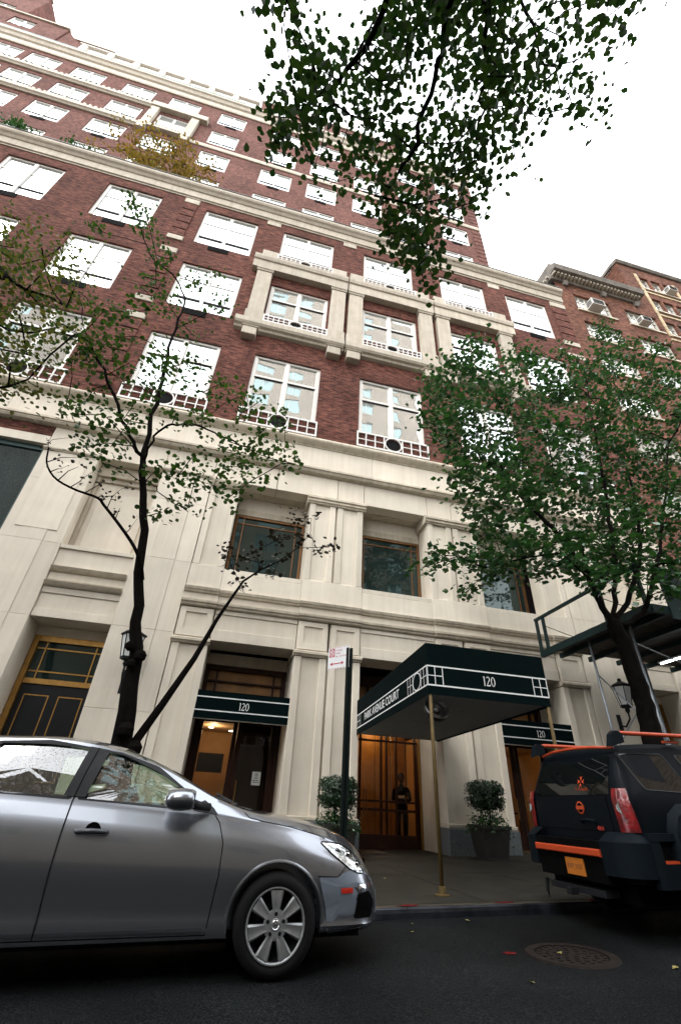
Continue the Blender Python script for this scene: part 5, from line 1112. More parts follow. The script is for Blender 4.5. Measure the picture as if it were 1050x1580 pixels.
OT_T = [(0.27,1.22,6.35),(0.49,0.50,5.91),(1.09,2.16,6.32),(1.08,0.86,5.81),(1.49,1.10,6.45),(1.28,1.34,6.54),(0.96,1.00,6.31),(0.37,0.69,6.49),(0.44,1.03,6.29),(1.18,1.03,6.05),(0.65,0.40,5.97),(0.58,1.13,5.44),(0.86,1.72,6.23),(1.01,0.79,6.09),(0.56,1.38,6.11),(0.79,1.45,6.14),(1.12,0.76,5.68),(0.57,0.59,5.73),(1.19,1.13,5.31),(0.44,1.91,6.53),(1.11,1.79,6.13),(1.08,0.52,5.52),(0.85,1.98,6.56),(0.47,0.81,6.66),(-0.05,1.77,5.96),(1.21,0.96,5.23),(1.60,1.69,6.28),(1.00,0.31,6.33),(-0.01,1.67,6.17),(0.00,1.00,5.42),(0.81,0.70,6.50),(0.88,0.38,5.45),(0.30,0.80,6.15),(0.03,1.18,5.57),(1.18,1.69,5.60),(0.95,1.33,6.60),(1.33,0.96,6.38),(0.95,0.40,6.63),(0.39,1.15,5.80),(0.13,0.97,5.99),(0.54,1.63,6.13),(1.01,1.17,5.28),(1.05,0.31,6.00),(1.18,1.30,6.70),(1.13,0.71,6.47),(1.13,1.65,6.44),(0.79,1.87,5.51),(0.83,2.00,6.10),(0.99,0.80,6.54),(1.47,1.53,6.14),(1.11,1.82,5.70),(0.80,0.96,5.35),(1.05,1.43,6.56),(1.08,0.58,6.77),(1.41,0.89,6.38),(0.31,1.55,6.21),(0.72,0.79,6.66),(0.29,0.90,5.89),(1.29,0.78,6.22),(0.62,0.86,6.16),(1.08,0.58,5.38),(0.32,0.47,5.86),(0.87,0.57,5.82),(0.51,1.03,6.76),(0.18,1.21,5.54),(0.38,1.16,5.47),(1.67,1.17,6.62),(0.62,1.38,5.38),(0.90,0.34,5.72),(1.29,0.81,6.70),(1.42,0.71,6.27),(0.77,1.84,6.48),(0.98,1.60,5.90),(1.03,0.35,5.54),(0.16,1.02,5.90),(0.23,0.72,6.13),(0.93,0.57,6.89),(0.63,0.46,5.68),(0.87,1.65,5.50),(1.07,1.29,5.36),(1.02,1.60,6.65),(1.31,0.72,5.71),(0.45,1.48,6.12),(0.66,1.49,6.24),(0.58,0.46,6.81),(0.94,0.46,5.49),(-0.02,1.56,6.56),(1.30,1.20,6.29),(0.13,1.38,5.32),(0.41,0.92,6.56),(1.20,0.54,5.59),(0.71,0.31,5.75),(0.54,0.50,5.49),(0.54,1.62,5.69),(0.51,0.98,5.87),(0.74,1.36,6.77),(0.43,0.46,6.37),(1.28,1.60,5.61),(0.13,1.36,6.83),(0.46,0.76,5.67),(0.33,1.00,5.71),(0.25,1.01,6.84),(1.02,0.50,6.82),(1.53,0.96,6.22),(0.14,2.09,6.59),(-0.15,1.20,5.42),(0.73,2.08,6.42),(1.06,1.08,6.35),(0.43,1.63,6.24),(0.99,0.93,6.60),(0.42,1.02,5.67),(0.48,0.67,5.63),(1.29,1.53,5.82),(-0.09,1.28,6.16),(0.46,0.63,6.25),(1.39,0.80,5.78),(0.35,1.40,6.57),(1.08,1.10,5.29),(0.51,0.84,5.63),(0.51,1.67,5.50),(0.37,0.52,5.81),(0.71,0.67,5.69),(0.83,1.55,6.15),(1.04,0.56,5.87),(1.02,1.24,5.78),(0.82,0.62,6.47),(0.04,1.19,6.79),(1.33,1.11,5.46),(0.75,0.40,5.95),(0.58,0.77,6.89),(1.10,1.51,5.44),(0.55,0.43,5.73),(1.15,1.53,6.41),(0.30,1.73,6.31),(1.14,0.98,6.71),(1.31,1.37,5.89),(1.24,1.12,5.67),(-0.47,1.52,6.03),(-0.43,1.46,5.54),(-0.19,1.13,5.26),(-0.19,1.35,5.56),(-0.34,1.45,5.66),(-0.36,1.52,5.47),(-0.36,1.34,5.67),(-0.22,1.15,5.08),(-0.34,1.40,6.18),(-0.32,1.50,6.07),(-0.29,1.50,5.58),(-0.15,1.18,5.21),(0.98,1.65,4.78),(0.82,1.75,5.21),(1.22,2.14,5.51),(0.69,1.76,5.11),(0.97,2.11,5.72),(0.91,1.68,5.17),(0.89,1.70,4.59),(0.98,1.89,5.22),(0.95,1.79,5.24),(1.11,2.06,5.07),(0.82,1.99,5.39),(0.84,1.44,4.45),(0.75,1.75,5.03),(1.26,2.14,5.34),(0.91,1.62,4.55),(1.58,0.87,5.63),(1.67,0.62,6.02),(1.88,0.58,6.19),(1.69,0.48,6.08),(1.69,0.98,6.51),(1.42,0.57,5.92),(2.08,0.76,6.48),(1.73,1.23,6.31),(2.03,0.94,6.93),(2.57,0.89,6.69),(1.47,0.48,6.18),(1.87,1.39,6.22),(1.75,0.83,6.88),(1.54,0.35,5.95),(1.84,0.75,5.67),(2.37,0.82,6.70),(1.70,1.11,6.43),(-0.37,0.74,5.03),(-0.49,0.72,5.89),(-0.40,0.79,5.71),(-0.44,0.62,4.90),(-0.60,0.72,6.04),(-0.45,0.79,6.13),(-0.35,0.54,4.97),(-0.17,1.07,6.41),(-0.34,1.01,6.17),(-0.21,1.04,5.89),(-0.13,0.98,5.38),(1.53,0.12,5.32),(1.83,0.16,5.88),(2.12,0.40,6.38),(1.69,0.27,5.50),(1.76,0.21,5.90),(1.78,0.21,5.59),(1.94,0.10,6.19),(1.41,1.50,5.56),(0.29,1.30,5.82)]
OT_B0 = [(0.44,-0.11,5.18),(0.56,0.23,5.46),(0.69,0.54,5.72),(0.76,0.90,5.86),(0.77,1.33,5.86),(0.65,1.68,5.77)]
OT_B1 = [(0.86,0.25,5.61),(1.07,0.62,5.95),(1.24,0.95,6.07),(1.36,1.32,6.16)]
OT_B2 = [(1.01,0.18,5.89),(1.45,0.50,6.28),(1.79,0.70,6.37),(2.08,0.84,6.35)]
OT_B3 = [(0.33,0.27,5.58),(0.27,0.59,5.76),(0.14,0.94,5.81),(-0.11,1.22,5.74)]
def add_tree(name, label, base, chains, targets, r0, rtip, leaf, size, per, spread, seed, bark, shape='ovate', step=.35, fixed_r=None, group=None, cat="tree", crown='foliage', wig=.05, twig_extra=1.0):
    """chains: list of (attach point, [points...]); the first is the trunk"""
    t = thing(name, label, cat, base, group=group); b = Vector(base)
    q = random.Random(seed+100); K = 4
    def dense(pts, k=K, jit=.018):
        P2 = resample(pts, (len(pts)-1)*k+1) if len(pts) > 1 else [Vector(pts[0])]
        return [p+(Vector((q.gauss(0, jit), q.gauss(0, jit), q.gauss(0, jit))) if 0 < n_ < len(P2)-1 else Vector()) for n_, p in enumerate(P2)]
    nodes = [p-b for p in dense(chains[0])]; par = [-1]+list(range(len(nodes)-1)); nt_ = len(nodes)
    for c in chains[1:]:
        p0 = Vector(c[0])-b; j = min(range(3, nt_), key=lambda i: (nodes[i]-p0).length)
        prev = j
        for p in dense([tuple(nodes[j]+b)]+list(c))[1:]:
            nodes.append(p-b); par.append(prev); prev = len(nodes)-1
    if fixed_r:
        ks = sorted(fixed_r); fr_ = {}
        for m_ in range(nt_):
            u = m_/K
            if u <= ks[-1]: lo = int(u); hi = min(lo+1, ks[-1]); fr_[m_] = fixed_r[lo]+(fixed_r[hi]-fixed_r[lo])*(u-lo)
        fixed_r = fr_
    T = [Vector(x)-b for x in targets]
    N, Pp, tips = grow(nodes, par, T, step, wig, seed)
    me, rr = branch_mesh("trunk", N, Pp, r0, rtip, bark, 8, fixed=fixed_r)
    link("trunk", me, t)
    rng = np.random.default_rng(seed); pts = [N[i] for i in tips]
    # leaves also along the outer twigs
    for i in tips:
        j = Pp[i]
        if j >= 0 and twig_extra: pts.append((N[i]+N[j])/2)
    pos, nr = foliage(pts, per, spread, rng)
    link(crown, leaves_mesh(crown, pos, nr, size, leaf, shape, seed), t)['kind'] = 'stuff'
    return t
LEAF_L = leafmat("leaf_olive", (0.010, 0.034, 0.007), (0.040, 0.078, 0.014), trl=.35)
LEAF_E = leafmat("leaf_turning", (0.020, 0.050, 0.016), (0.10, 0.085, 0.022), trl=.35)
LEAF_R = leafmat("leaf_dark_glossy", (0.010, 0.045, 0.015), (0.045, 0.120, 0.034), spec=.75, rough=.25, trl=.18)
LEAF_O = leafmat("leaf_overhead", (0.006, 0.020, 0.008), (0.022, 0.040, 0.010), spec=.3, trl=.38)
LEAF_D = leafmat("leaf_withered", (0.010, 0.010, 0.008), (0.035, 0.026, 0.014), trl=.1)
LEAF_T = leafmat("leaf_autumn", (0.09, 0.075, 0.02), (0.20, 0.10, 0.03), trl=.4)
LEAF_B = leafmat("leaf_box", (0.006, 0.020, 0.007), (0.016, 0.048, 0.014), spec=.5, trl=.1)
# leaning street tree behind the grey car
z0 = walk_z(-1.1)
trk = [(-1.0, 7.2, z0-.05), (-1.05, 7.2, .5), (-1.13, 7.2, 1.1)]+LT_TRUNK
tl = add_tree("street_tree", "thin leaning street tree with sparse olive leaves, rising behind the grey car roof", (-1.0, 7.2, z0), [trk, LT_L0, LT_L1, LT_L2, LT_L3], LT_T, .085, .003, LEAF_L, .100, 19, .16, 5, BARK, shape='ovate',
              fixed_r={0: .19, 1: .17, 2: .15, 3: .135, 4: .105, 5: .08, 6: .07, 7: .062, 8: .055})
k = MB(); bz = Vector((-1.0, 7.2, z0))
dp = [p-bz for p in resample([(-1.60, 7.15, 3.9)]+LT_BARE, 30)]; db = MB(); db.tube(dp, [.032-.021*i/29 for i in range(30)], 7); q_ = random.Random(8); tips_ = [dp[-1]]
for i in range(8, 30, 2):
    p = dp[i]; a = p+Vector((q_.uniform(-.1,.35), q_.uniform(-.15,.15), q_.uniform(.12,.40))); m2_ = (p+a)/2+Vector((q_.uniform(-.05,.05), 0, .04)); db.tube([p, m2_, a], [.009, .006, .003], 4); tips_ += [a, m2_]
    if i % 4 == 0: c2 = a+Vector((q_.uniform(.05,.3), q_.uniform(-.1,.1), q_.uniform(-.05,.2))); db.tube([a, c2], [.004, .002], 4); tips_.append(c2)
o = ob("dead_branch", db, BARK, tl, smooth=True); rng = np.random.default_rng(4); pos, nr = foliage(tips_, 3.0, .06, rng); link("withered_leaves", leaves_mesh("withered_leaves", pos, nr, .06, LEAF_D, 'ovate', 5), tl)['kind'] = 'stuff'
for (x, y, z, r) in ((-1.30, 7.08, 2.72, .09), (-1.48, 7.1, 2.85, .07), (-1.22, 7.1, 1.75, .11), (-1.38, 7.06, 2.6, .07), (-1.05, 7.1, 1.55, .10)):
    k.lathe([(.001, r), (r*.6, r*.8), (r, r*.2), (r*.9, -r*.5), (r*.3, -r)], Vector((x, y, z))-bz, n=9)
ob("bark_burrs", k, BARK, tl, kind="stuff")
# second stem: a slanting half dead sapling
ts = thing("slanting_sapling", "bare slanting stem with withered dark leaves crossing in front of the left awning", "tree", (-1.02, 7.25, z0)); b = Vector((-1.02, 7.25, z0))
ch = [(-1.02, 7.25, z0-.05), (-1.06, 7.25, 1.0)]+LT_S
nodes = [Vector(p)-b for p in ch]; N, Pp, tips = grow(nodes, [-1]+list(range(len(nodes)-1)), [Vector(p)-b for p in LT_ST], .2, .03, 8)
me, _ = branch_mesh("stem", N, Pp, .018, .003, BARK, 8, fixed={0: .075, 1: .07, 2: .062, 3: .052, 4: .042, 5: .030, 6: .020, 7: .016, 8: .012, 9: .009, 10: .006}); link("stem", me, ts)
rng = np.random.default_rng(9); pos, nr = foliage([N[i] for i in tips], 20, .10, rng); link("withered_leaves", leaves_mesh("withered_leaves", pos, nr, .085, LEAF_D, 'ovate', 3), ts)['kind'] = 'stuff'
# tree beyond the left edge
add_tree("street_tree", "leafy tree reaching in from the left edge, leaves turning yellow-brown", (-6.4, 7.2, walk_z(-6.4)), [[(-6.4, 7.2, walk_z(-6.4)-.05), (-6.4, 7.2, 1.5), (-6.35, 7.2, 3.4), (-6.5, 7.2, 5.2), (-6.7, 7.2, 7.0)], [(-6.1, 7.1, 7.6), (-5.8, 7.0, 8.6)]],
         ET_T+[(-7.5, 7, 8.5), (-8, 7.4, 9.5), (-7.4, 6.4, 9.8), (-6.9, 8.2, 9.9), (-8.2, 6.6, 8.2), (-7.2, 7.2, 10.8), (-8.6, 7.5, 10.5)], .12, .004, LEAF_E, .085, 34, .28, 12, BARK)
# big glossy tree on the right
xb = 7.45; zb = walk_z(xb)
add_tree("street_tree", "dense dark green street tree with glossy leaves in front of the scaffold", (xb, 7.3, zb), [[(7.5, 7.3, zb-.05), (7.47, 7.3, .8)]+RT_TRUNK, RT_L0, RT_L1, RT_L2, RT_L3], RT_T, .15, .004, LEAF_R, .142, 32, .20, 21, BARK, shape='lobed', step=.5,
         fixed_r={0: .22, 1: .19, 2: .175, 3: .165, 4: .155, 5: .15, 6: .14})
# tree overhead, rooted on the camera's side of the street
add_tree("overhanging_tree", "dark leafy branches hanging down from above against the white sky at the top", (3.2, -3.6, walk_z(3.2)), [[(3.2, -3.6, walk_z(3.2)-.05), (3.2, -3.55, 1.5), (3.05, -3.4, 3.0), (2.6, -2.8, 4.4), (1.8, -1.8, 5.2), (1.0, -.8, 5.5)], OT_B0, OT_B1, OT_B2, OT_B3], OT_T, .055, .0028, LEAF_O, .057, 12, .10, 31, BARK, shape='ovate', step=.22, wig=.03,
         fixed_r={0: .26, 1: .22, 2: .2, 3: .17, 4: .10, 5: .05})
# terrace plants above the setback cornice
def bush(name, label, cat, x, y, z, w, h, leaf, size, n, seed, stem=True, group=None):
    rr = random.Random(seed); t = thing(name, label, cat, (x, y, z), group=group)
    tg = [Vector((rr.gauss(0, w*.42), rr.gauss(0, w*.25), h*rr.uniform(.3, 1))) for _ in range(n)]
    if stem:
        N, Pp, tips = grow([Vector((0,0,-.05)), Vector((0,0,h*.2))], [-1, 0], tg, .3, .03, seed); me, _ = branch_mesh("stems", N, Pp, .07, .01, BARK, 5); link("stems", me, t)
    rng = np.random.default_rng(seed); pos, nr = foliage(tg, 40, .28 if h > 2 else .18, rng); link("foliage", leaves_mesh("foliage", pos, nr, size, leaf, 'ovate', seed), t)['kind'] = 'stuff'
    b = MB(); b.box(-.6, .6, -.35, .35, -.05, .3); ob("planter_box", b, M("terrace_planter", (0.12, 0.09, 0.07), .8), t); return t
bush("terrace_tree", "autumn-brown bushy tree growing on the terrace above the setback cornice", "tree", -9.3, 13.6, 27.72, 2.7, 7.2, LEAF_T, .15, 90, 5)
bush("terrace_shrub", "rounded dark green shrub on the terrace ledge at the far left", "shrub", -15.2, 12.6, 27.72, 1.2, 1.9, LEAF_R, .14, 22, 6)
bush("terrace_shrub", "low straggling plant on the terrace ledge left of the autumn tree", "shrub", -11.9, 12.6, 27.72, 2.2, 1.6, LEAF_R, .12, 14, 7)

# ------------------------------------------------------------------ planters flanking the entrance
def planter(x, y, lab, seed):
    z = walk_z(x); t = thing("planter", lab, "planter", (x, y, z), group="planters flanking the entrance")
    PM = M("planter_lead_grey", (0.014, 0.013, 0.010), .6, noise=.3, nscale=6, bump=.2, bscale=30)
    m = MB(); w0, w1, h = .25, .36, .62
    def ring(w, zz): return [(-w,-w,zz),(w,-w,zz),(w,w,zz),(-w,w,zz)]
    rows = [(w0, 0), (w0, .05), (w0+.01, .05), (w1-.03, h-.07), (w1, h-.07), (w1, h), (w1-.04, h), (w1-.04, h-.06)]
    for w_, zz in rows: m.v += ring(w_, zz)
    for k in range(len(rows)-1):
        for q in range(4): m.f.append((k*4+q, k*4+(q+1) % 4, k*4+4+(q+1) % 4, k*4+4+q)); m.m.append(0)
    m.f.append((3,2,1,0)); m.m.append(0); ob("box", m, PM, t)
    ob("soil", MB().face([(-.31,-.31,h-.07),(.31,-.31,h-.07),(.31,.31,h-.07),(-.31,.31,h-.07)]), SOIL, t)
    rng = np.random.default_rng(seed)
    # topiary head on stems
    st = MB(); r_ = random.Random(seed)
    for k in range(7): a = r_.uniform(0, 6.28); st.tube([(.05*math.cos(a), .05*math.sin(a), h-.08), (.12*math.cos(a), .12*math.sin(a), h+.25), (.2*math.cos(a+.4), .2*math.sin(a+.4), h+.55)], [.014, .011, .007], 5)
    ob("stems", st, BARK, t)
    n = 8500; d = rng.normal(size=(n, 3)); d /= np.linalg.norm(d, axis=1, keepdims=True); d = np.sign(d)*np.abs(d)**.62; d /= np.maximum(1, np.abs(d).max(axis=1, keepdims=True))
    rad3 = rng.uniform(.35, 1.0, (n, 1))*(1+.07*np.sin(d[:, :1]*9+seed)+.05*np.sin(d[:, 1:2]*13)); c = np.array([0, 0, h+.56]); pos = c+d*rad3*np.array([.43, .38, .33]); pos[:, 2] += np.where(pos[:, 2] < h+.45, rng.uniform(-.06, .12, n), 0)
    keep = (pos[:, 2] > h+.34) | (rng.uniform(size=n) < .55); pos = pos[keep]
    o = link("clipped_box_head", leaves_mesh("clipped_box_head", pos, (pos-c)+rng.normal(size=pos.shape)*.12, .048, LEAF_B, 'ovate', seed), t); o['kind'] = 'stuff'
    n = 900; a = rng.uniform(0, 6.28, n); r2 = rng.uniform(.12, .52, n); pos = np.stack([r2*np.cos(a), r2*np.sin(a), h+.10+rng.normal(size=n)*.07-np.maximum(0, r2-.34)*1.2], axis=1); nr = rng.normal(size=(n, 3)); nr[:, 2] += 1.2
    o = link("ivy", leaves_mesh("ivy", pos, nr, .05, LEAF_R, 'lobed', seed+1), t); o['kind'] = 'stuff'
    n = 26; a = rng.uniform(-1.4, .6, n); pos = np.stack([.5*np.cos(a)+rng.normal(size=n)*.04, .35*np.sin(a), h+.08+rng.normal(size=n)*.06], axis=1); nr = rng.normal(size=(n, 3))
    o = link("white_flowers", leaves_mesh("white_flowers", pos, nr, .024, M("flower_white", (.6, .6, .55), .6), 'ovate', seed+2), t); o['kind'] = 'stuff'
planter(2.78, 11.35, "clipped box topiary in a dark square planter left of the entrance, behind the sign post", 3)
planter(6.34, 11.35, "clipped box topiary in a dark square planter right of the brass canopy pole", 4)

# ------------------------------------------------------------------ luggage cart in the right-hand doorway
t = thing("luggage_cart", "brass birdcage luggage cart standing inside the right-hand doorway", "luggage cart", (8.1, F+2.3, walk_z(8.1))); m = MB()
for sx in (-.28, .28):
    m.tube([(sx, 0, .22), (sx, 0, 1.35)]+[(sx*math.cos(a), 0, 1.35+.45*math.sin(a)) for a in (0.3, .6, .9, 1.2, 1.57)], .016, 8)
ob("arch_frame", m, BRASS, t); ob("finial", MB().lathe([(.001, .14), (.03, .11), (.02, .06), (.03, .0)], (0, 0, 1.79), n=12), BRASS, t)
ob("deck", MB().box(-.34, .34, -.5, .5, .18, .22), WOODD, t)
for a in (-.28, .28):
    for b_ in (-.4, .4): ob("wheel", MB().lathe([(.001, -.02), (.085, -.02), (.09, 0), (.085, .02), (.001, .02)], (a, b_, .09), 'x', 14), VENT, t)

# ------------------------------------------------------------------ doorman, dark silhouette in the entrance
def person(loc, rotz, label):
    t = thing("person", label, "person", loc, (0, 0, rotz))
    CL = M("dark_suit", (0.003, 0.003, 0.0035), .9, spec=.05); SK_ = M("skin", (0.12, 0.06, 0.04), .7, spec=.2)
    V = {'pel': (0,0,.92,.13,.10), 'sp': (0,0,1.08,.125,.09), 'ch': (0,-.01,1.28,.165,.11), 'nk': (0,-.01,1.45,.06,.06), 'hd': (0,-.03,1.52,.055,.06),
         'hl': (.09,0,.88,.095,.10), 'kl': (.10,-.02,.48,.065,.07), 'al': (.10,.02,.09,.045,.05), 'tl': (.11,-.14,.04,.045,.03), 'hr': (-.09,0,.88,.095,.10), 'kr': (-.10,-.02,.48,.065,.07), 'ar': (-.10,.02,.09,.045,.05), 'tr': (-.12,-.13,.04,.045,.03),
         'sl': (.19,0,1.38,.06,.06), 'el': (.25,.02,1.10,.045,.045), 'wl': (.14,-.22,1.10,.03,.032), 'sr': (-.19,0,1.38,.06,.06), 'er': (-.25,.03,1.10,.045,.045), 'wr': (-.10,-.24,1.16,.03,.032)}
    E = [('pel','sp'),('sp','ch'),('ch','nk'),('nk','hd'),('pel','hl'),('hl','kl'),('kl','al'),('al','tl'),('pel','hr'),('hr','kr'),('kr','ar'),('ar','tr'),('ch','sl'),('sl','el'),('el','wl'),('ch','sr'),('sr','er'),('er','wr')]
    def skin(name, V, E, mat, sub=2):
        ks = list(V); me = bpy.data.meshes.new(name); me.from_pydata([V[k][:3] for k in ks], [(ks.index(a), ks.index(b)) for a, b in E], []); o = bpy.data.objects.new(name, me); COL.objects.link(o)
        o.modifiers.new("skin", 'SKIN'); o.modifiers.new("sub", 'SUBSURF').levels = sub
        for i, k in enumerate(ks): me.skin_vertices[0].data[i].radius = V[k][3:5]
        me.skin_vertices[0].data[0].use_root = True; dg = bpy.context.evaluated_depsgraph_get(); dg.update(); m2 = bpy.data.meshes.new_from_object(o.evaluated_get(dg)); bpy.data.objects.remove(o)
        m2.materials.clear(); m2.materials.append(mat); m2.polygons.foreach_set('use_smooth', [True]*len(m2.polygons)); o = bpy.data.objects.new(name, m2); COL.objects.link(o); o.parent = t; return o
    skin("body", V, E, CL)
    hd = MB().lathe([(.001, .125), (.05, .115), (.078, .07), (.085, .02), (.078, -.04), (.06, -.09), (.035, -.12), (.001, -.125)], (0, -.03, 1.64), n=18); nb = MB().lathe([(.001, .02), (.012, .0), (.016, -.02), (.001, -.03)], (0, -.118, 1.635), n=8); hd.add(nb)
    for sx in (-1, 1): hd.add(MB().lathe([(.001, .03), (.02, .01), (.018, -.02), (.001, -.035)], (sx*.085, -.02, 1.635), n=8))
    ob("head", hd, SK_, t, smooth=True)
    ob("hair", MB().lathe([(.001, .135), (.055, .125), (.086, .08), (.093, .03), (.088, -.02), (.08, -.02)], (0, -.018, 1.645), n=18), M("dark_hair", (0.01, 0.008, 0.007), .8), t, smooth=True)
    for s, w_ in ((1, V['wl']), (-1, V['wr'])):
        h = {'w': (w_[0], w_[1], w_[2], .026, .024), 'p': (w_[0]-s*.02, w_[1]-.06, w_[2]+.005, .034, .018), 't': (w_[0]-s*.05, w_[1]-.06, w_[2]+.03, .010, .010), 't2': (w_[0]-s*.055, w_[1]-.09, w_[2]+.035, .009, .009)}
        e = [('w','p'),('w','t'),('t','t2')]
        for q in range(4):
            a = (w_[0]-s*.02+(q-1.5)*.017, w_[1]-.10, w_[2]+.005, .009, .009); c = (a[0]-s*.008, a[1]-.03-.004*(q in (1, 2)), a[2]-.008, .008, .008); h['a%d' % q] = a; h['b%d' % q] = c; e += [('p', 'a%d' % q), ('a%d' % q, 'b%d' % q)]
        skin("hand", h, e, SK_, 1)
    return t
person((5.36, F+2.15, walk_z(5.35)), rad(-25), "person in dark clothes standing in the shaded main doorway holding a paper")
pp = MB().box(-.10, .10, -.002, .002, -.05, .05); o = ob("paper_sheet", pp, M("dim_paper", (.30, .24, .16), .8)); tag(o, "pale sheet of paper held by the dark figure in the main doorway", "paper"); o.location = (5.36-.13, F+2.15-.33, walk_z(5.35)+1.17); o.rotation_euler = (rad(-50), 0, rad(-25))
# fallen leaves on road and kerb
LF = leafmat("fallen_leaf", (0.20, 0.16, 0.04), (0.30, 0.26, 0.10), trl=.1)
spots = [(2.35, 6.05, "small yellow leaf on the road against the kerb, nearest the grey car's bumper"), (3.02, 6.10, "small yellow leaf on the road by the kerb near the canopy pole"),
 (2.2, 5.7, "tiny pale leaf on the road ahead of the grey car's bumper"), (3.2, 4.75, "pale leaf lying on the manhole cover"), (3.85, 4.2, "yellow leaf on the asphalt right of the manhole cover"),
 (-.62, 3.45, "yellow-green leaf at the lower left edge, on the road beside the grey car"), (2.5, 4.1, "small leaf on the asphalt left of and nearer than the manhole cover"), (4.6, 6.9, "small leaf on the pavement behind the off-roader's bumper"), (2.9, 8.6, "small leaf on the pavement under the green canopy")]
for k, (x, y, lb) in enumerate(spots):
    zf = walk_z if y > YC else road_z
    me = leaves_mesh("fallen_leaf", np.array([[0, 0, .012]]), np.array([[R.uniform(-.2,.2), R.uniform(-.2,.2), 1.0]]), .05, LF, 'lobed', k+40); o = link("fallen_leaf", me); o.location = (x, y, zf(x))
    tag(o, lb, "leaf", "fallen leaves")
# ------------------------------------------------------------------ vehicles
def interp(tab, x):
    """monotone-ish smooth interpolation of (x, v) pairs"""
    n = len(tab)
    if x <= tab[0][0]: return tab[0][1]
    if x >= tab[-1][0]: return tab[-1][1]
    for i in range(n-1):
        if tab[i][0] <= x <= tab[i+1][0]:
            x0, y0 = tab[i]; x1, y1 = tab[i+1]; h = x1-x0; t = (x-x0)/h
            d = (y1-y0)/h
            dm = (y0-tab[i-1][1])/(x0-tab[i-1][0]) if i > 0 else d; dp = (tab[i+2][1]-y1)/(tab[i+2][0]-x1) if i < n-2 else d
            m0 = 0 if dm*d <= 0 else 2*dm*d/(dm+d); m1 = 0 if dp*d <= 0 else 2*dp*d/(dp+d)
            if i == 0: m0 = d
            if i == n-2: m1 = d
            return (2*t**3-3*t**2+1)*y0+(t**3-2*t**2+t)*h*m0+(-2*t**3+3*t**2)*y1+(t**3-t**2)*h*m1
def boolean(o, cutter, op='DIFFERENCE'):
    m = o.modifiers.new("b", 'BOOLEAN'); m.operation = op; m.object = cutter; m.solver = 'EXACT'
    dg = bpy.context.evaluated_depsgraph_get(); dg.update(); me = bpy.data.meshes.new_from_object(o.evaluated_get(dg)); o.modifiers.clear(); old = o.data; o.data = me; bpy.data.meshes.remove(old)
    bpy.data.objects.remove(cutter)
def tmpo(mb): 
    me = mb.mesh("cutter", []) if False else None
    me = bpy.data.meshes.new("cutter"); me.from_pydata(mb.v, [], mb.f); me.update(); fixn(me); o = bpy.data.objects.new("cutter", me); COL.objects.link(o); return o
def loft(secs, mat, name):
    """closed body from rings of equal length"""
    mb = MB(); n = len(secs[0])
    for s in secs: mb.v += [tuple(p) for p in s]
    for i in range(len(secs)-1):
        for k in range(n): mb.f.append((i*n+k, i*n+(k+1) % n, (i+1)*n+(k+1) % n, (i+1)*n+k)); mb.m.append(0)
    mb.f.append(tuple(range(n))[::-1]); mb.f.append(tuple((len(secs)-1)*n+k for k in range(n))); mb.m += [0, 0]
    me = mb.mesh(name, mat); fixn(me); return me
def carpaint(name, col, metal, rough, flake=0.0, coat=1.0):
    m = M(name, col, rough, metal=metal, coat=coat)
    t = m.node_tree; b = t.nodes['Principled BSDF']; b.inputs['Coat Roughness'].default_value = .06
    tc = t.nodes.new('ShaderNodeTexCoord'); n = t.nodes.new('ShaderNodeTexNoise'); n.inputs['Scale'].default_value = 3.5; n.inputs['Detail'].default_value = 3; t.links.new(tc.outputs['Object'], n.inputs['Vector'])
    r = t.nodes.new('ShaderNodeMapRange'); r.inputs['To Min'].default_value = rough*.9; r.inputs['To Max'].default_value = rough*1.12; t.links.new(n.outputs['Fac'], r.inputs['Value']); t.links.new(r.outputs[0], b.inputs['Roughness'])
    v = t.nodes.new('ShaderNodeTexNoise'); v.inputs['Scale'].default_value = 1.6; v.inputs['Detail'].default_value = 3; t.links.new(tc.outputs['Object'], v.inputs['Vector'])
    bp = t.nodes.new('ShaderNodeBump'); bp.inputs['Strength'].default_value = .012; bp.inputs['Distance'].default_value = .03; t.links.new(v.outputs['Fac'], bp.inputs['Height']); t.links.new(bp.outputs[0], b.inputs['Normal']); t.links.new(bp.outputs[0], b.inputs['Coat Normal'])
    return m
RUB = M("tyre_rubber", (0.006, 0.006, 0.0065), .85, spec=.12, bump=.3, bscale=90)
PLB = M("black_plastic", (0.008, 0.009, 0.011), .55, spec=.25, bump=.2, bscale=150)
ALLOY = M("wheel_silver", (0.22, 0.23, 0.235), .42, metal=.6, noise=.15, nscale=20)
SHUT = M("shut_line", (0.002, 0.002, 0.002), .9, spec=.05)
CHROME = M("chrome", (0.75, 0.76, 0.78), .12, metal=1.0)
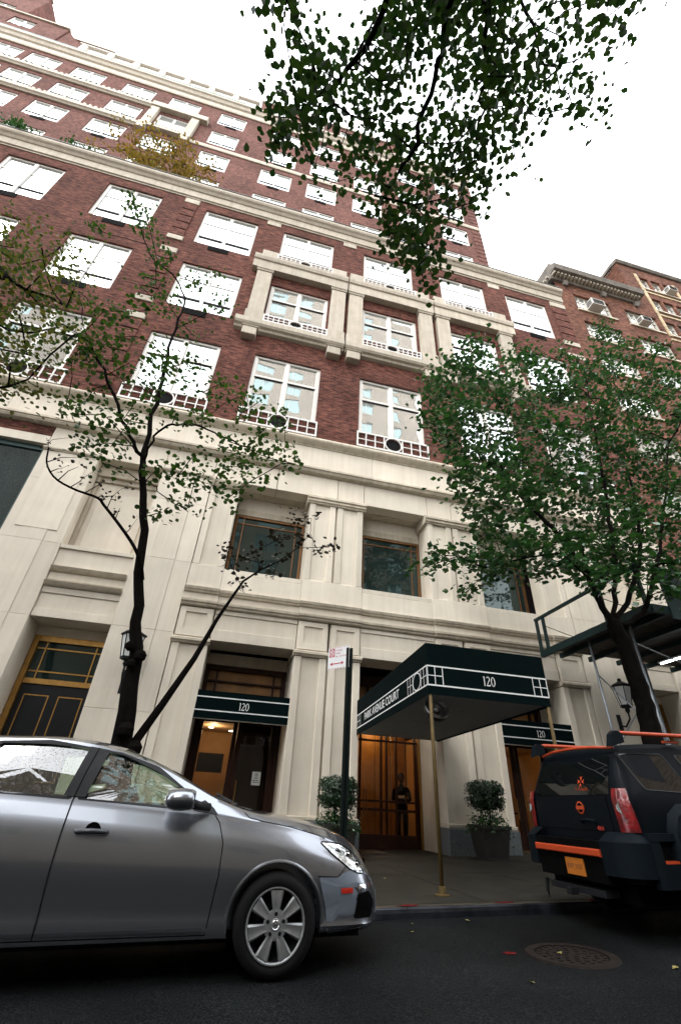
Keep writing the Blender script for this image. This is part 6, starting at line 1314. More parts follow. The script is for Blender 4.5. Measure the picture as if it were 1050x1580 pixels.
def car_glass():
    m = bpy.data.materials.new("car_glass"); m.use_nodes = True; t = m.node_tree; t.nodes.clear(); o = t.nodes.new('ShaderNodeOutputMaterial'); mx = t.nodes.new('ShaderNodeMixShader')
    tr = t.nodes.new('ShaderNodeBsdfTransparent'); tr.inputs[0].default_value = (.60, .72, .62, 1); g = t.nodes.new('ShaderNodeBsdfGlossy'); g.inputs['Roughness'].default_value = .015; g.inputs['Color'].default_value = (1, 1, 1, 1)
    lw = t.nodes.new('ShaderNodeFresnel'); lw.inputs[0].default_value = 2.3
    tc = t.nodes.new('ShaderNodeTexCoord'); v = t.nodes.new('ShaderNodeTexVoronoi'); v.inputs['Scale'].default_value = 75; v.inputs['Randomness'].default_value = 1; t.links.new(tc.outputs['Object'], v.inputs['Vector'])
    rr = t.nodes.new('ShaderNodeValToRGB'); rr.color_ramp.elements[0].position = 0.05; rr.color_ramp.elements[1].position = 0.26; rr.color_ramp.elements[0].color = (1,1,1,1); rr.color_ramp.elements[1].color = (0,0,0,1); t.links.new(v.outputs['Distance'], rr.inputs[0])
    bp = t.nodes.new('ShaderNodeBump'); bp.inputs['Strength'].default_value = .55; bp.inputs['Distance'].default_value = .004; t.links.new(rr.outputs[0], bp.inputs['Height']); t.links.new(bp.outputs[0], g.inputs['Normal'])
    t.links.new(lw.outputs[0], mx.inputs[0]); t.links.new(tr.outputs[0], mx.inputs[1]); t.links.new(g.outputs[0], mx.inputs[2]); t.links.new(mx.outputs[0], o.inputs[0]); return m
CGL = car_glass()
def tube_ring(R_, r_, w, axis_y=True): pass
def tyre(c, r, w, rr, parent, name="wheel", rim='cover', out=-1):
    """wheel at c, axle along y; out=-1: outer face towards -y"""
    x, y, z = c; prof = [(rr, -w/2+.015), (rr+.02, -w/2), (r-.045, -w/2-.004), (r-.015, -w/2+.02), (r, -w/2+.05), (r, w/2-.05), (r-.015, w/2-.02), (r-.045, w/2+.004), (rr+.02, w/2), (rr, w/2-.015)]
    root = bpy.data.objects.new(name, None); COL.objects.link(root); root.parent = parent; root.location = c
    o = ob("tyre", MB().lathe(prof, (0,0,0), 'y', 44, closed=True), RUB, root, smooth=False, fix=True); autosmooth(o, 50)
    yo = out*w/2
    o = ob("rim_barrel", MB().lathe([(rr+.004, yo*.97), (rr-.012, yo*.93), (rr-.02, yo*.2), (rr-.05, 0.02*out), (.001, 0.02*out)], (0,0,0), 'y', 36), VENT, root, smooth=True)
    d = MB(); S_ = -out
    if rim == 'cover':   # seven-spoke wheel cover
        d.lathe([(rr+.006, yo*.99), (rr+.006, yo*1.03), (rr-.002, yo*1.035), (rr-.010, yo*.97), (rr-.012, yo*.90)], (0,0,0), 'y', 42)
        N = 7
        for k in range(N):
            a0 = 2*math.pi*k/N+math.pi/2; 
            for s0, s1, ra, rb in ((0, 1, .058, rr-.015),):
                seg = 5; pts = []
                for q in range(seg+1):
                    f = q/seg; rad_ = ra+(rb-ra)*f; half = .034+.020*f if f < 1 else .058; half = .022+.030*f
                    pts.append((rad_, half, yo*(.93+.12*math.sin(math.pi*min(1, f*.55+.15)))))
                i = len(d.v)
                for rad_, half, yy in pts:
                    for h_, dy in ((-half, .012*S_), (-half*.72, 0), (0, .007*S_), (half*.72, 0), (half, .012*S_)):
                        d.v.append((rad_*math.cos(a0)-h_*math.sin(a0), yy+dy, rad_*math.sin(a0)+h_*math.cos(a0)))
                for q in range(seg):
                    for e in range(4): d.f.append((i+q*5+e, i+q*5+e+1, i+(q+1)*5+e+1, i+(q+1)*5+e)); d.m.append(0)
        d.lathe([(.001, yo*1.0), (.035, yo*1.0), (.038, yo*.97), (.075, yo*.985), (.09, yo*.95), (.09, yo*.8)], (0,0,0), 'y', 30)
        o = ob("wheel_cover", d, ALLOY, root, smooth=False); autosmooth(o, 40)
        n_ = MB()
        for k in range(5):
            a = 2*math.pi*k/5+math.pi/2; n_.lathe([(.001, yo*.99), (.011, yo*.99), (.013, yo*1.0), (.013, yo*.96)], (.062*math.cos(a), 0, .062*math.sin(a)), 'y', 10)
        ob("wheel_bolts", n_, VENT, root)
        e = MB().lathe([(.029, yo*1.01), (.026, yo*1.03), (.024, yo*1.01)], (0,0,0), 'y', 24)
        for q in ((-.012, -.008, -.010, .014), (.008, .012, -.014, .010)): e.box(q[0], q[1], min(yo*1.01, yo*1.03), max(yo*1.01, yo*1.03), q[2], q[3])
        e.box(-.010, .010, min(yo*1.01, yo*1.03), max(yo*1.01, yo*1.03), -.002, .003); ob("badge", e, CHROME, root)
    else:
        d.lathe([(rr+.004, yo*.97), (rr-.01, yo*1.0), (rr-.03, yo*.9)], (0,0,0), 'y', 36)
        for k in range(6):
            a = 2*math.pi*k/6; c_, s_ = math.cos(a), math.sin(a); m_ = MB(); m_.box(.03, rr-.01, min(yo*.75, yo*.9), max(yo*.75, yo*.9), -.03, .03)
            for vx, vy, vz in m_.v: d.v.append((vx*c_-vz*s_, vy, vx*s_+vz*c_))
            i = len(d.v)-8; d.f += [tuple(q+i for q in f) for f in m_.f]; d.m += [0]*6
        d.lathe([(.001, yo*.95), (.05, yo*.95), (.06, yo*.75)], (0,0,0), 'y', 20); ob("alloy_rim", d, ALLOY, root)
    return root

HPAINT = M("handle_dark_grey", (0.05, 0.055, 0.06), .35, metal=.5)
# ---- grey estate car -------------------------------------------------------------------------------
W_CAR = 1.775; YS = 4.47; CY = YS+W_CAR/2
car = thing("parked_car", "wet silver-grey estate car parked at the kerb, seen side-on at the lower left", "car", (0, CY, ROAD0), (0, -math.atan(G), 0))
PAINT = carpaint("grey_metallic", (0.215, 0.23, 0.26), .88, .24); PAINTB = carpaint("bumper_blue_grey", (0.16, 0.19, 0.235), .35, .42, coat=.5)
XN, XR_ = 1.60, -2.86
# tables over x : lower edge, sill width, mid width, shoulder, belt, roof
top = [(-2.86, .80), (-2.82, 1.02), (-2.70, 1.16), (-2.40, 1.44), (-2.1, 1.50), (-1.8, 1.54), (-1.3, 1.55), (-1.03, 1.53), (-.8, 1.49), (-.45, 1.39), (-.14, 1.245), (.11, 1.12), (.34, 1.035), (.50, 1.00), (.75, .965), (1.0, .915), (1.2, .86), (1.36, .79), (1.47, .70), (1.55, .58), (1.60, .44)]
belt = [(-2.86, .76), (-2.8, .98), (-2.6, 1.14), (-2.2, 1.14), (-1.6, 1.115), (-.9, 1.065), (-.25, 1.01), (.2, .98), (.40, .955), (.75, .905), (1.0, .845), (1.2, .785), (1.36, .70), (1.47, .61), (1.55, .52), (1.60, .42)]
bot = [(-2.86, .45), (-2.75, .30), (-2.5, .24), (-1.6, .19), (.3, .19), (1.1, .20), (1.45, .21), (1.55, .25), (1.60, .33)]
hw = [(-2.86, .55), (-2.82, .68), (-2.72, .78), (-2.5, .845), (-2.0, .875), (-1.2, .885), (.3, .885), (.7, .883), (1.0, .86), (1.2, .82), (1.36, .76), (1.47, .68), (1.55, .56), (1.60, .40)]
hb = [(-2.86, .50), (-2.82, .60), (-2.7, .70), (-2.4, .76), (-2.0, .79), (-1.2, .80), (-.3, .80), (.3, .79), (.7, .78), (1.0, .76), (1.2, .70), (1.36, .62), (1.47, .54), (1.55, .44), (1.60, .32)]
hr = [(-2.86, .40), (-2.7, .60), (-2.4, .66), (-2.0, .66), (-1.2, .67), (-.8, .66), (-.45, .64), (-.14, .66), (.11, .70), (.34, .72), (.75, .70), (1.0, .66), (1.2, .58), (1.36, .48), (1.47, .40), (1.55, .30), (1.60, .20)]
def side_y(x, z):
    """half width of the body side at x, z (below the belt)"""
    b, t_, w, wb = interp(bot, x), interp(belt, x), interp(hw, x), interp(hb, x)
    return w, wb, b, t_
def csec(x):
    zb_, zt, w, wb, wr, zT = interp(bot, x), interp(belt, x), interp(hw, x), interp(hb, x), interp(hr, x), interp(top, x)
    H = zt-zb_; cab = max(0, min(1, (zT-zt)/.35))
    edge = zT-.05*cab-.012*(1-cab)
    pts = [(0, zb_+.02), (w*.55, zb_+.015), (w*.86, zb_+.01), (w*.958, zb_+.05), (w*.976, zb_+H*.13), (w*.968, zb_+H*.20), (w*.972, zb_+H*.28), (w*.992, zb_+H*.42), (w*1.0, zb_+H*.56), (w*.992, zb_+H*.68), (w*.976, zb_+H*.78), (w*.950, zb_+H*.87), (wb+(w*.93-wb)*.55, zt-.045), (wb+(w*.93-wb)*.18, zt-.014), (wb, zt),]
    n = 5
    for k in range(1, n+1):
        f = k/n; y = wb+(wr-wb)*f + .012*math.sin(math.pi*f)*cab; pts.append((y, zt+(edge-zt)*f))
    pts += [(wr*.90, zT-.028*cab-.006*(1-cab)), (wr*.72, zT-.010*cab+.004*(1-cab)), (wr*.4, zT+.004+.008*(1-cab)), (0, zT+.008+.010*(1-cab))]
    return pts
xs = list(np.concatenate([np.linspace(-2.86, -2.6, 9), np.linspace(-2.5, .9, 48), np.linspace(.96, 1.6, 18)]))
secs = []
for x in xs:
    h = csec(x); 
    # rounded nose in plan is in the tables; shift z of nose points a little
    ring = [(x, -y, z) for y, z in h]+[(x, y, z) for y, z in h[-2:0:-1]]
    secs.append(ring)
me = loft(secs, PAINT, "body"); body = bpy.data.objects.new("body", me); COL.objects.link(body)
# cabin cavity
cav = MB(); cs = []
for x in (-2.45, -2.1, -1.6, -1.1, -.75, -.45, -.15, .05):
    zb2 = .42; zT = interp(top, x)-.055; wr = interp(hr, x)-.055; wb = interp(hb, x)-.055; zt = interp(belt, x)
    if x > -.2: zT = interp(top, x)-.09
    cs.append([(x, -wb, zb2), (x, wb, zb2), (x, wb, zt), (x, wr, zT-.04), (x, wr*.8, zT), (x, -wr*.8, zT), (x, -wr, zT-.04), (x, -wb, zt)])
m_ = loft(cs, PAINT, "cutter"); cu = bpy.data.objects.new("cutter", m_); COL.objects.link(cu); boolean(body, cu)
# side windows (both sides at once), outlines in x,z
def rnd(pts, r=.03, n=4):
    out = []; N = len(pts)
    for i in range(N):
        p = Vector(pts[i]); a = (Vector(pts[i-1])-p); b = (Vector(pts[(i+1) % N])-p); q = min(r, a.length*.45, b.length*.45); a = p+a.normalized()*q; b = p+b.normalized()*q
        for k in range(n+1): t = k/n; out.append(tuple(a*(1-t)**2+p*2*t*(1-t)+b*t**2))
    return out
WF = rnd([(-.925, 1.085), (-.18, 1.035), (-.02, 1.04), (-.16, 1.15), (-.42, 1.29), (-.70, 1.395), (-.855, 1.42)], .02)
WR = rnd([(-1.88, 1.14), (-1.03, 1.095), (-.965, 1.435), (-1.3, 1.462), (-1.66, 1.460)], .02)
WQ = rnd([(-2.52, 1.20), (-1.97, 1.165), (-1.80, 1.445), (-2.08, 1.425), (-2.34, 1.36)], .03)
for poly in (WF, WR, WQ): boolean(body, tmpo(MB().prism_y(poly, -1.2, 1.2)))
# windscreen and rear screen openings
for x0, x1 in ((-.72, .28), (-2.95, -2.30)):
    secs = []
    for x in np.linspace(x0, x1, 9):
        zT = interp(top, x); wr = interp(hr, x)-.075; secs.append([(x, -wr, zT-.13), (x, wr, zT-.13), (x, wr, zT+.2), (x, -wr, zT+.2)])
    m_ = loft(secs, PAINT, "cutter"); cu = bpy.data.objects.new("cutter", m_); COL.objects.link(cu)
    if x0 > -1: boolean(body, cu)
    else:
        secs = []; bpy.data.objects.remove(cu)
        boolean(body, tmpo(MB().prism_y([(-2.95, 1.16), (-2.40, 1.16), (-2.25, 1.36), (-2.60, 1.52)], -.56, .56)))
# wheel arches
for wx in (.66, -2.04):
    for s in (-1, 1):
        boolean(body, tmpo(MB().lathe([(.001, -.18), (.355, -.18), (.362, .18), (.001, .18)], (wx, s*.80, .315), 'y', 36)))
body.parent = car; autosmooth(body, 32)
# arch liners
for wx in (.66, -2.04):
    o = ob("arch_liner", MB().lathe([(.362, -.70), (.362, .70), (.30, .70)], (wx, 0, .315), 'y', 30), SHUT, car)
ob("underbody", MB().box(-2.6, 1.35, -.72, .72, .20, .24).box(-2.3, -1.75, -.72, .72, .24, .3), SHUT, car)
# body side surface sampler (works for any z)
def surf(x, z):
    h = csec(x); best = None
    for (y0, z0_), (y1, z1_) in zip(h[2:], h[3:]):
        if z0_ <= z <= z1_ and z1_ > z0_: best = y0+(y1-y0)*(z-z0_)/(z1_-z0_)
    return best if best is not None else h[8][0]
def on_side(poly, off, s, mb, sub=True):
    """flat-ish polygon following the body side: fan of small quads on a grid clipped to convex polygon is avoided - triangulated"""
    P2 = []
    N = len(poly)
    for i in range(N):
        a, b = Vector(poly[i]), Vector(poly[(i+1) % N]); k = max(1, int((b-a).length/.06))
        for q in range(k): P2.append(a+(b-a)*q/k)
    c = sum(P2, Vector((0, 0)))/len(P2); i = len(mb.v); n = len(P2)
    for f in (1.0, .5):
        for p in P2: q = c+(p-c)*f; mb.v.append((q.x, s*(surf(q.x, q.y)+off), q.y))
    mb.v.append((c.x, s*(surf(c.x, c.y)+off), c.y))
    for k in range(n):
        j = (k+1) % n; mb.f += [(i+k, i+j, i+n+j, i+n+k), (i+n+k, i+n+j, i+2*n)]; mb.m += [0, 0]
def strip_line(pts, w, off, s, mb, name=None):
    """thin ribbon along a polyline in x,z on the body side"""
    P2 = [];
    for a, b in zip(pts, pts[1:]):
        a, b = Vector(a), Vector(b); k = max(1, int((b-a).length/.04))
        for q in range(k): P2.append(a+(b-a)*q/k)
    P2.append(Vector(pts[-1])); i = len(mb.v)
    for k, p in enumerate(P2):
        d = (P2[min(k+1, len(P2)-1)]-P2[max(0, k-1)]).normalized(); n = Vector((-d.y, d.x))*w/2
        for e in (-1, 1): q = p+n*e; mb.v.append((q.x, s*(surf(q.x, q.y)+off), q.y))
    for k in range(len(P2)-1): mb.f.append((i+2*k, i+2*k+1, i+2*k+3, i+2*k+2)); mb.m.append(0)
for s in (-1, 1):
    g = MB()
    doors = MB()
    for poly, nm in ((WF, 'f'), (WR, 'r'), (WQ, 'q')):
        m2 = MB(); on_side(poly, -.022, s, m2); ob("window", m2, CGL, car)
        # frame ring, glossy black
        N = len(poly); c = sum((Vector(p) for p in poly), Vector((0, 0)))/N; fr = MB(); i0 = len(fr.v)
        for p in poly:
            v = Vector(p); o_ = v+(v-c).normalized()*.034; 
            for q, of in ((v, -.010), (v, .003), (o_, .004), (o_, -.002)): fr.v.append((q.x, s*(surf(q.x, q.y)+of), q.y))
        for k in range(N):
            for e in range(3): A_, B_ = i0+k*4, i0+((k+1) % N)*4; fr.f.append((A_+e, A_+e+1, B_+e+1, B_+e)); fr.m.append(0)
        ob("window_frame", fr, PLB, car, fix=False)
    # shut lines
    sl = MB()
    strip_line([(.155, .265), (.20, .60), (.205, .80), (.16, .93), (.10, 1.0)], .007, .0015, s, sl)
    strip_line([(-.98, .27), (-.985, .60), (-.985, 1.06), (-.955, 1.25), (-.915, 1.45)], .007, .0135, s, sl)
    strip_line([(-2.02, .70), (-1.95, .85), (-1.93, 1.1)], .007, .0015, s, sl); strip_line([(-1.62, .27), (-1.66, .5), (-1.80, .66), (-2.02, .70)], .007, .0015, s, sl)
    strip_line([(-1.62, .268), (.155, .262)], .006, .0015, s, sl)
    strip_line([(.98, .585), (1.155, .575)], .006, .002, s, sl); strip_line([(1.15, .575), (1.20, .615), (1.24, .655)], .006, .002, s, sl)
    strip_line([(.36, 1.0), (.40, .965), (.5, .945), (.75, .905), (1.0, .845), (1.05, .825)], .006, .002, s, sl)
    ob("shut_lines", sl, SHUT, car)
    m2 = MB(); strip_line([(-1.60, .300), (.13, .292)], .016, .008, s, m2); strip_line([(-1.60, .290), (.13, .282)], .012, .004, s, m2); ob("sill_trim", m2, CHROME if False else PAINT, car)
    # B pillar black trim
    m2 = MB(); on_side([(-1.06, 1.10), (-.90, 1.09), (-.825, 1.432), (-.985, 1.455)], .011, s, m2); ob("pillar_trim", m2, PLB, car)
    # bumper cover in another grey
    m2 = MB()
    poly = rnd([(.99, .58), (1.15, .572), (1.20, .60), (1.30, .615), (1.40, .61), (1.50, .53), (1.545, .45), (1.55, .33), (1.45, .25), (1.07, .235), (1.055, .38)], .02)
    on_side(poly, .004, s, m2); ob("bumper_cover", m2, PAINTB, car)
    # marker lamp, fog lamp
    m2 = MB(); on_side([(1.185, .47), (1.285, .47), (1.285, .505), (1.175, .505)], .009, s, m2); ob("marker_lamp", m2, M("marker_red", (0.42, 0.02, 0.01), .3, coat=1), car)
    m2 = MB(); on_side(rnd([(1.30, .31), (1.47, .30), (1.50, .40), (1.44, .475), (1.335, .46)], .02), .007, s, m2); ob("air_intake", m2, SHUT, car)
    m2 = MB(); on_side(rnd([(1.335, .485), (1.415, .49), (1.415, .52), (1.335, .515)], .012), .010, s, m2); ob("fog_lamp", m2, CHROME, car)
    # headlamp : bowl, lens, rim
    HL = rnd([(1.005, .805), (1.10, .80), (1.20, .785), (1.30, .735), (1.375, .655), (1.40, .585), (1.34, .592), (1.27, .618), (1.18, .675), (1.09, .735)], .02, 3)
    m2 = MB(); on_side(HL, .003, s, m2); hl = ob("headlight", m2, M("headlamp_reflector", (0.62, 0.66, 0.68), .22, metal=.85, noise=.5, nscale=22, bump=1.0, bscale=14), car)
    m2 = MB()
    for cx_, cz_, r_ in ((1.25, .70, .040), (1.33, .64, .034), (1.155, .735, .026)):
        yy = s*(surf(cx_, cz_)+.008); m2.lathe([(r_, 0), (r_*1.0, .006), (r_*.85, .008), (r_*.6, .003), (.001, .006)], (cx_, yy, cz_), 'y', 18)
    ob("lamp_bowls", m2, CHROME, hl)
    m2 = MB(); strip_line(HL+[HL[0]], .008, .006, s, m2); ob("lamp_rim", m2, SHUT, hl)
    # wheel arch lip
    m2 = MB(); i = 0; N = 26
    for k in range(N+1):
        a = math.radians(-8+196*k/N); 
        for r_, of in ((.355, -.03), (.356, .002), (.362, .005), (.372, .004), (.384, -.001)):
            X_, Z_ = .66+r_*math.cos(a), .315+r_*math.sin(a); Z_ = max(Z_, .20); m2.v.append((X_, s*(surf(X_, Z_)+of), Z_))
    for k in range(N):
        for e in range(4): m2.f.append((k*5+e, k*5+e+1, (k+1)*5+e+1, (k+1)*5+e)); m2.m.append(0)
    o = ob("arch_lip", m2, PAINT, car, smooth=True)
    m2 = MB()
    for k in range(N+1):
        a = math.radians(-8+196*k/N)
        for r_, of in ((.355, -.03), (.356, .002), (.362, .005), (.372, .004), (.384, -.001)):
            X_, Z_ = -2.04+r_*math.cos(a), .315+r_*math.sin(a); Z_ = max(Z_, .20); m2.v.append((X_, s*(surf(X_, Z_)+of), Z_))
    for k in range(N):
        for e in range(4): m2.f.append((k*5+e, k*5+e+1, (k+1)*5+e+1, (k+1)*5+e)); m2.m.append(0)
    ob("arch_lip", m2, PAINT, car, smooth=True)
    # door handles
    for hx, hz in ((-.775, .875), (-1.78, .93)):
        yy = s*(surf(hx, hz)); hm = MB()
        cup = MB().lathe([(.058, 0), (.05, .004), (.001, .006)], (hx, yy, hz), 'y', 22); ob("handle_cup", cup, SHUT, car)
        pts = [(hx-.115, yy+s*.010, hz), (hx-.10, yy+s*.036, hz), (hx, yy+s*.044, hz+.002), (hx+.10, yy+s*.034, hz-.004), (hx+.112, yy+s*.010, hz-.004)]
        ob("door_handle", MB().tube(pts, [.012, .017, .018, .016, .011], 10), HPAINT, car, smooth=True)
    # mirror
    mz = 1.085; sy = s*.865
    mi = MB(); N = 18
    prof = [(-.27, .02), (-.262, .055), (-.235, .082), (-.18, .095), (-.12, .094), (-.07, .080), (-.045, .055), (-.04, .02)]
    mi.lathe([(.001, -.125)]+[(r_*.80, x_+.155) for x_, r_ in [(-.27, .045), (-.25, .078), (-.21, .095), (-.15, .097), (-.10, .088), (-.075, .070)]]+[(.001, .075)], (0, 0, 0), 'x', N)
    mi.v = [(x_*1.12-.145, y_*1.4+sy+s*.15, z_*.98+mz) for x_, y_, z_ in mi.v]
    mo = ob("door_mirror", mi, PAINT, car, smooth=True)
    ob("mirror_arm", MB().tube([(-.07, sy+s*.10, mz-.03), (-.02, sy+s*.03, mz-.04), (.06, sy-s*.03, mz-.05)], [.035, .03, .03], 10), PLB, mo, smooth=True)
    m2 = MB(); on_side([(-.06, 1.015), (.14, .985), (.10, 1.03), (.02, 1.085), (-.02, 1.07)], .006, s, m2); ob("mirror_sail", m2, PLB, car)
tyre((.66, -.80, .31), .31, .195, .215, car); tyre((-2.04, -.80, .31), .31, .195, .215, car)
tyre((.66, .80, .31), .31, .195, .215, car, out=1); tyre((-2.04, .80, .31), .31, .195, .215, car, out=1)
# windscreen, rear screen
g = MB(); xs_ = list(np.linspace(-.72, .28, 9)); n = 8
for x in xs_:
    for k in range(n+1): f = k/n*2-1; wr = interp(hr, x)-.06; g.v.append((x, wr*f, interp(top, x)-.004-.02*f*f))
for i in range(len(xs_)-1):
    for k in range(n): g.f.append((i*(n+1)+k, i*(n+1)+k+1, (i+1)*(n+1)+k+1, (i+1)*(n+1)+k)); g.m.append(0)
ob("windscreen", g, CGL, car, smooth=True)
ob("windscreen", MB().face([(-2.66, -.55, 1.17), (-2.66, .55, 1.17), (-2.39, .52, 1.43), (-2.39, -.52, 1.43)]), CGL, car, label="rear screen of the car")
ob("wiper", MB().tube([(.30, -.55, 1.055), (.12, .05, 1.145)], .008, 6).tube([(.30, .10, 1.065), (.10, .60, 1.13)], .008, 6), PLB, car)
ob("scuttle", MB().box(.26, .36, -.62, .62, 1.00, 1.035), PLB, car)
# interior: seats, wheel, dash
UPH = M("seat_fabric", (0.03, 0.03, 0.032), .9)
def seat(x, y):
    m2 = MB(); m2.cbox(x-.25, x+.25, y-.24, y+.24, .45, .60, .03)
    i = len(m2.v); m2.tube([(x-.20, y, .60), (x-.33, y, .9), (x-.40, y, 1.15)], [.20, .22, .17], 12); m2.tube([(x-.41, y, 1.20), (x-.43, y, 1.33)], [.11, .10], 10); ob("seat", m2, UPH, car)
for x, y in ((-.45, -.36), (-.45, .36), (-1.35, -.36), (-1.35, .36)): seat(x, y)
ob("dashboard", MB().prism_y([(-.10, .70), (.25, .70), (.25, 1.0), (.05, 1.02), (-.08, .95)], -.72, .72), PLB, car)
st_ = MB(); N = 20
st_.tube([(-.16+.05*math.cos(2*math.pi*k/N)*0-.06*math.sin(2*math.pi*k/N)*.4, -.36+.185*math.cos(2*math.pi*k/N), .96+.17*math.sin(2*math.pi*k/N)) for k in range(N+1)], .014, 6, cap=False); ob("steering_wheel", st_, PLB, car)
# grille and plate at the nose, rear lamps
ob("front_grille", MB().box(1.50, 1.575, -.16, .16, .58, .64), SHUT, car); ob("lower_grille", MB().box(1.56, 1.608, -.15, .15, .34, .42), SHUT, car)
for s in (-1, 1):
    m2 = MB(); on_side([(-2.80, .80), (-2.55, .85), (-2.50, 1.12), (-2.70, 1.10)], .005, s, m2); ob("tail_light", m2, M("tail_red", (0.35, 0.01, 0.01), .25, coat=1), car)
# dent in the rear door seen under the window
# ---- black off-roader with orange trim ---------------------------------------------------------------
SX, SYS, SWD = 4.27, 4.68, 1.80; SCY = SYS+SWD/2
suv = thing("parked_suv", "black off-roader with orange bumper strip and roof rails at the right edge", "off-road car", (SX, SCY, ROAD0+G*SX), (0, -math.atan(G), 0))
SP_ = carpaint("satin_black", (0.0025, 0.004, 0.006), .0, .5, coat=.03); SP_.node_tree.nodes["Principled BSDF"].inputs["Specular IOR Level"].default_value = .05
SPB = M("blue_black_plastic", (0.0032, 0.0062, 0.009), .6, spec=.08, bump=.35, bscale=120, noise=.15, nscale=4)
ORG = M("orange_paint", (0.40, 0.045, 0.008), .5, coat=.1, noise=.08, nscale=9)
TINT = glass_reflect("suv_tinted_glass", (0.004, 0.005, 0.005), .0, wob=.25); TINT.node_tree.nodes["Principled BSDF"].inputs["Specular IOR Level"].default_value = .3
# x from the tail forwards; local z above ground
s_top = [(0, 1.16), (.02, 1.22), (.14, 1.50), (.24, 1.66), (.34, 1.705), (.9, 1.735), (2.2, 1.72), (2.55, 1.66), (3.0, 1.25), (3.15, 1.10), (4.1, 1.02), (4.25, .92), (4.3, .7)]
s_belt = [(0, 1.14), (.1, 1.21), (.9, 1.20), (2.8, 1.16), (3.2, 1.08), (4.1, 1.00), (4.3, .68)]
s_hw = [(0, .80), (.04, .855), (.15, .885), (1, .895), (3.2, .89), (4.1, .85), (4.3, .70)]
s_hb = [(0, .76), (.05, .83), (.15, .86), (1, .87), (3.2, .85), (4.1, .80), (4.3, .64)]
s_hr = [(0, .70), (.1, .72), (.3, .70), (1, .69), (2.2, .68), (2.8, .70), (3.2, .74), (4.1, .70), (4.3, .55)]
def ssec(x):
    zt, w, wb, wr, zT = (interp(t_, x) for t_ in (s_belt, s_hw, s_hb, s_hr, s_top)); zb_ = .42; H = zt-zb_; cab = max(0, min(1, (zT-zt)/.3)); e = zT-.05*cab-.01
    return [(0, zb_), (w*.7, zb_), (w*.97, zb_+.03), (w*.995, zb_+H*.3), (w, zb_+H*.6), (w*.992, zb_+H*.85), (wb, zt), (wb+(wr-wb)*.33, zt+(e-zt)*.33), (wb+(wr-wb)*.66, zt+(e-zt)*.66), (wr, e), (wr*.9, zT-.012*cab), (wr*.6, zT), (0, zT+.008)]
secs = []
for x in list(np.linspace(0, .36, 12))+list(np.linspace(.45, 4.3, 40)):
    h = ssec(x); secs.append([(x, -y, z) for y, z in h]+[(x, y, z) for y, z in h[-2:0:-1]])
me = loft(secs, SP_, "body"); body = bpy.data.objects.new("body", me); COL.objects.link(body)
for wx in (.95, 3.45):
    for s in (-1, 1): boolean(body, tmpo(MB().lathe([(.001, -.2), (.43, -.2), (.43, .2), (.001, .2)], (wx, s*.80, .40), 'y', 30)))
body.parent = suv; autosmooth(body, 30)
def ssurf(x, z):
    h = ssec(x)
    for (y0, z0_), (y1, z1_) in zip(h[2:], h[3:]):
        if z0_ <= z <= z1_ and z1_ > z0_: return y0+(y1-y0)*(z-z0_)/(z1_-z0_)
    return h[4][0]
def s_side(poly, off, s, mb):
    P2 = []; N = len(poly)
    for i in range(N):
        a, b = Vector(poly[i]), Vector(poly[(i+1) % N]); k = max(1, int((b-a).length/.08))
        for q in range(k): P2.append(a+(b-a)*q/k)
    mb.face([(p.x, s*(ssurf(p.x, p.y)+off), p.y) for p in (P2 if s < 0 else P2[::-1])])
def tailx(z):
    """x of the tail surface at height z"""
    for (x0, z0_), (x1, z1_) in zip(s_top, s_top[1:]):
        if z0_ <= z <= z1_: return x0+(x1-x0)*(z-z0_)/(z1_-z0_)
    return 0.0
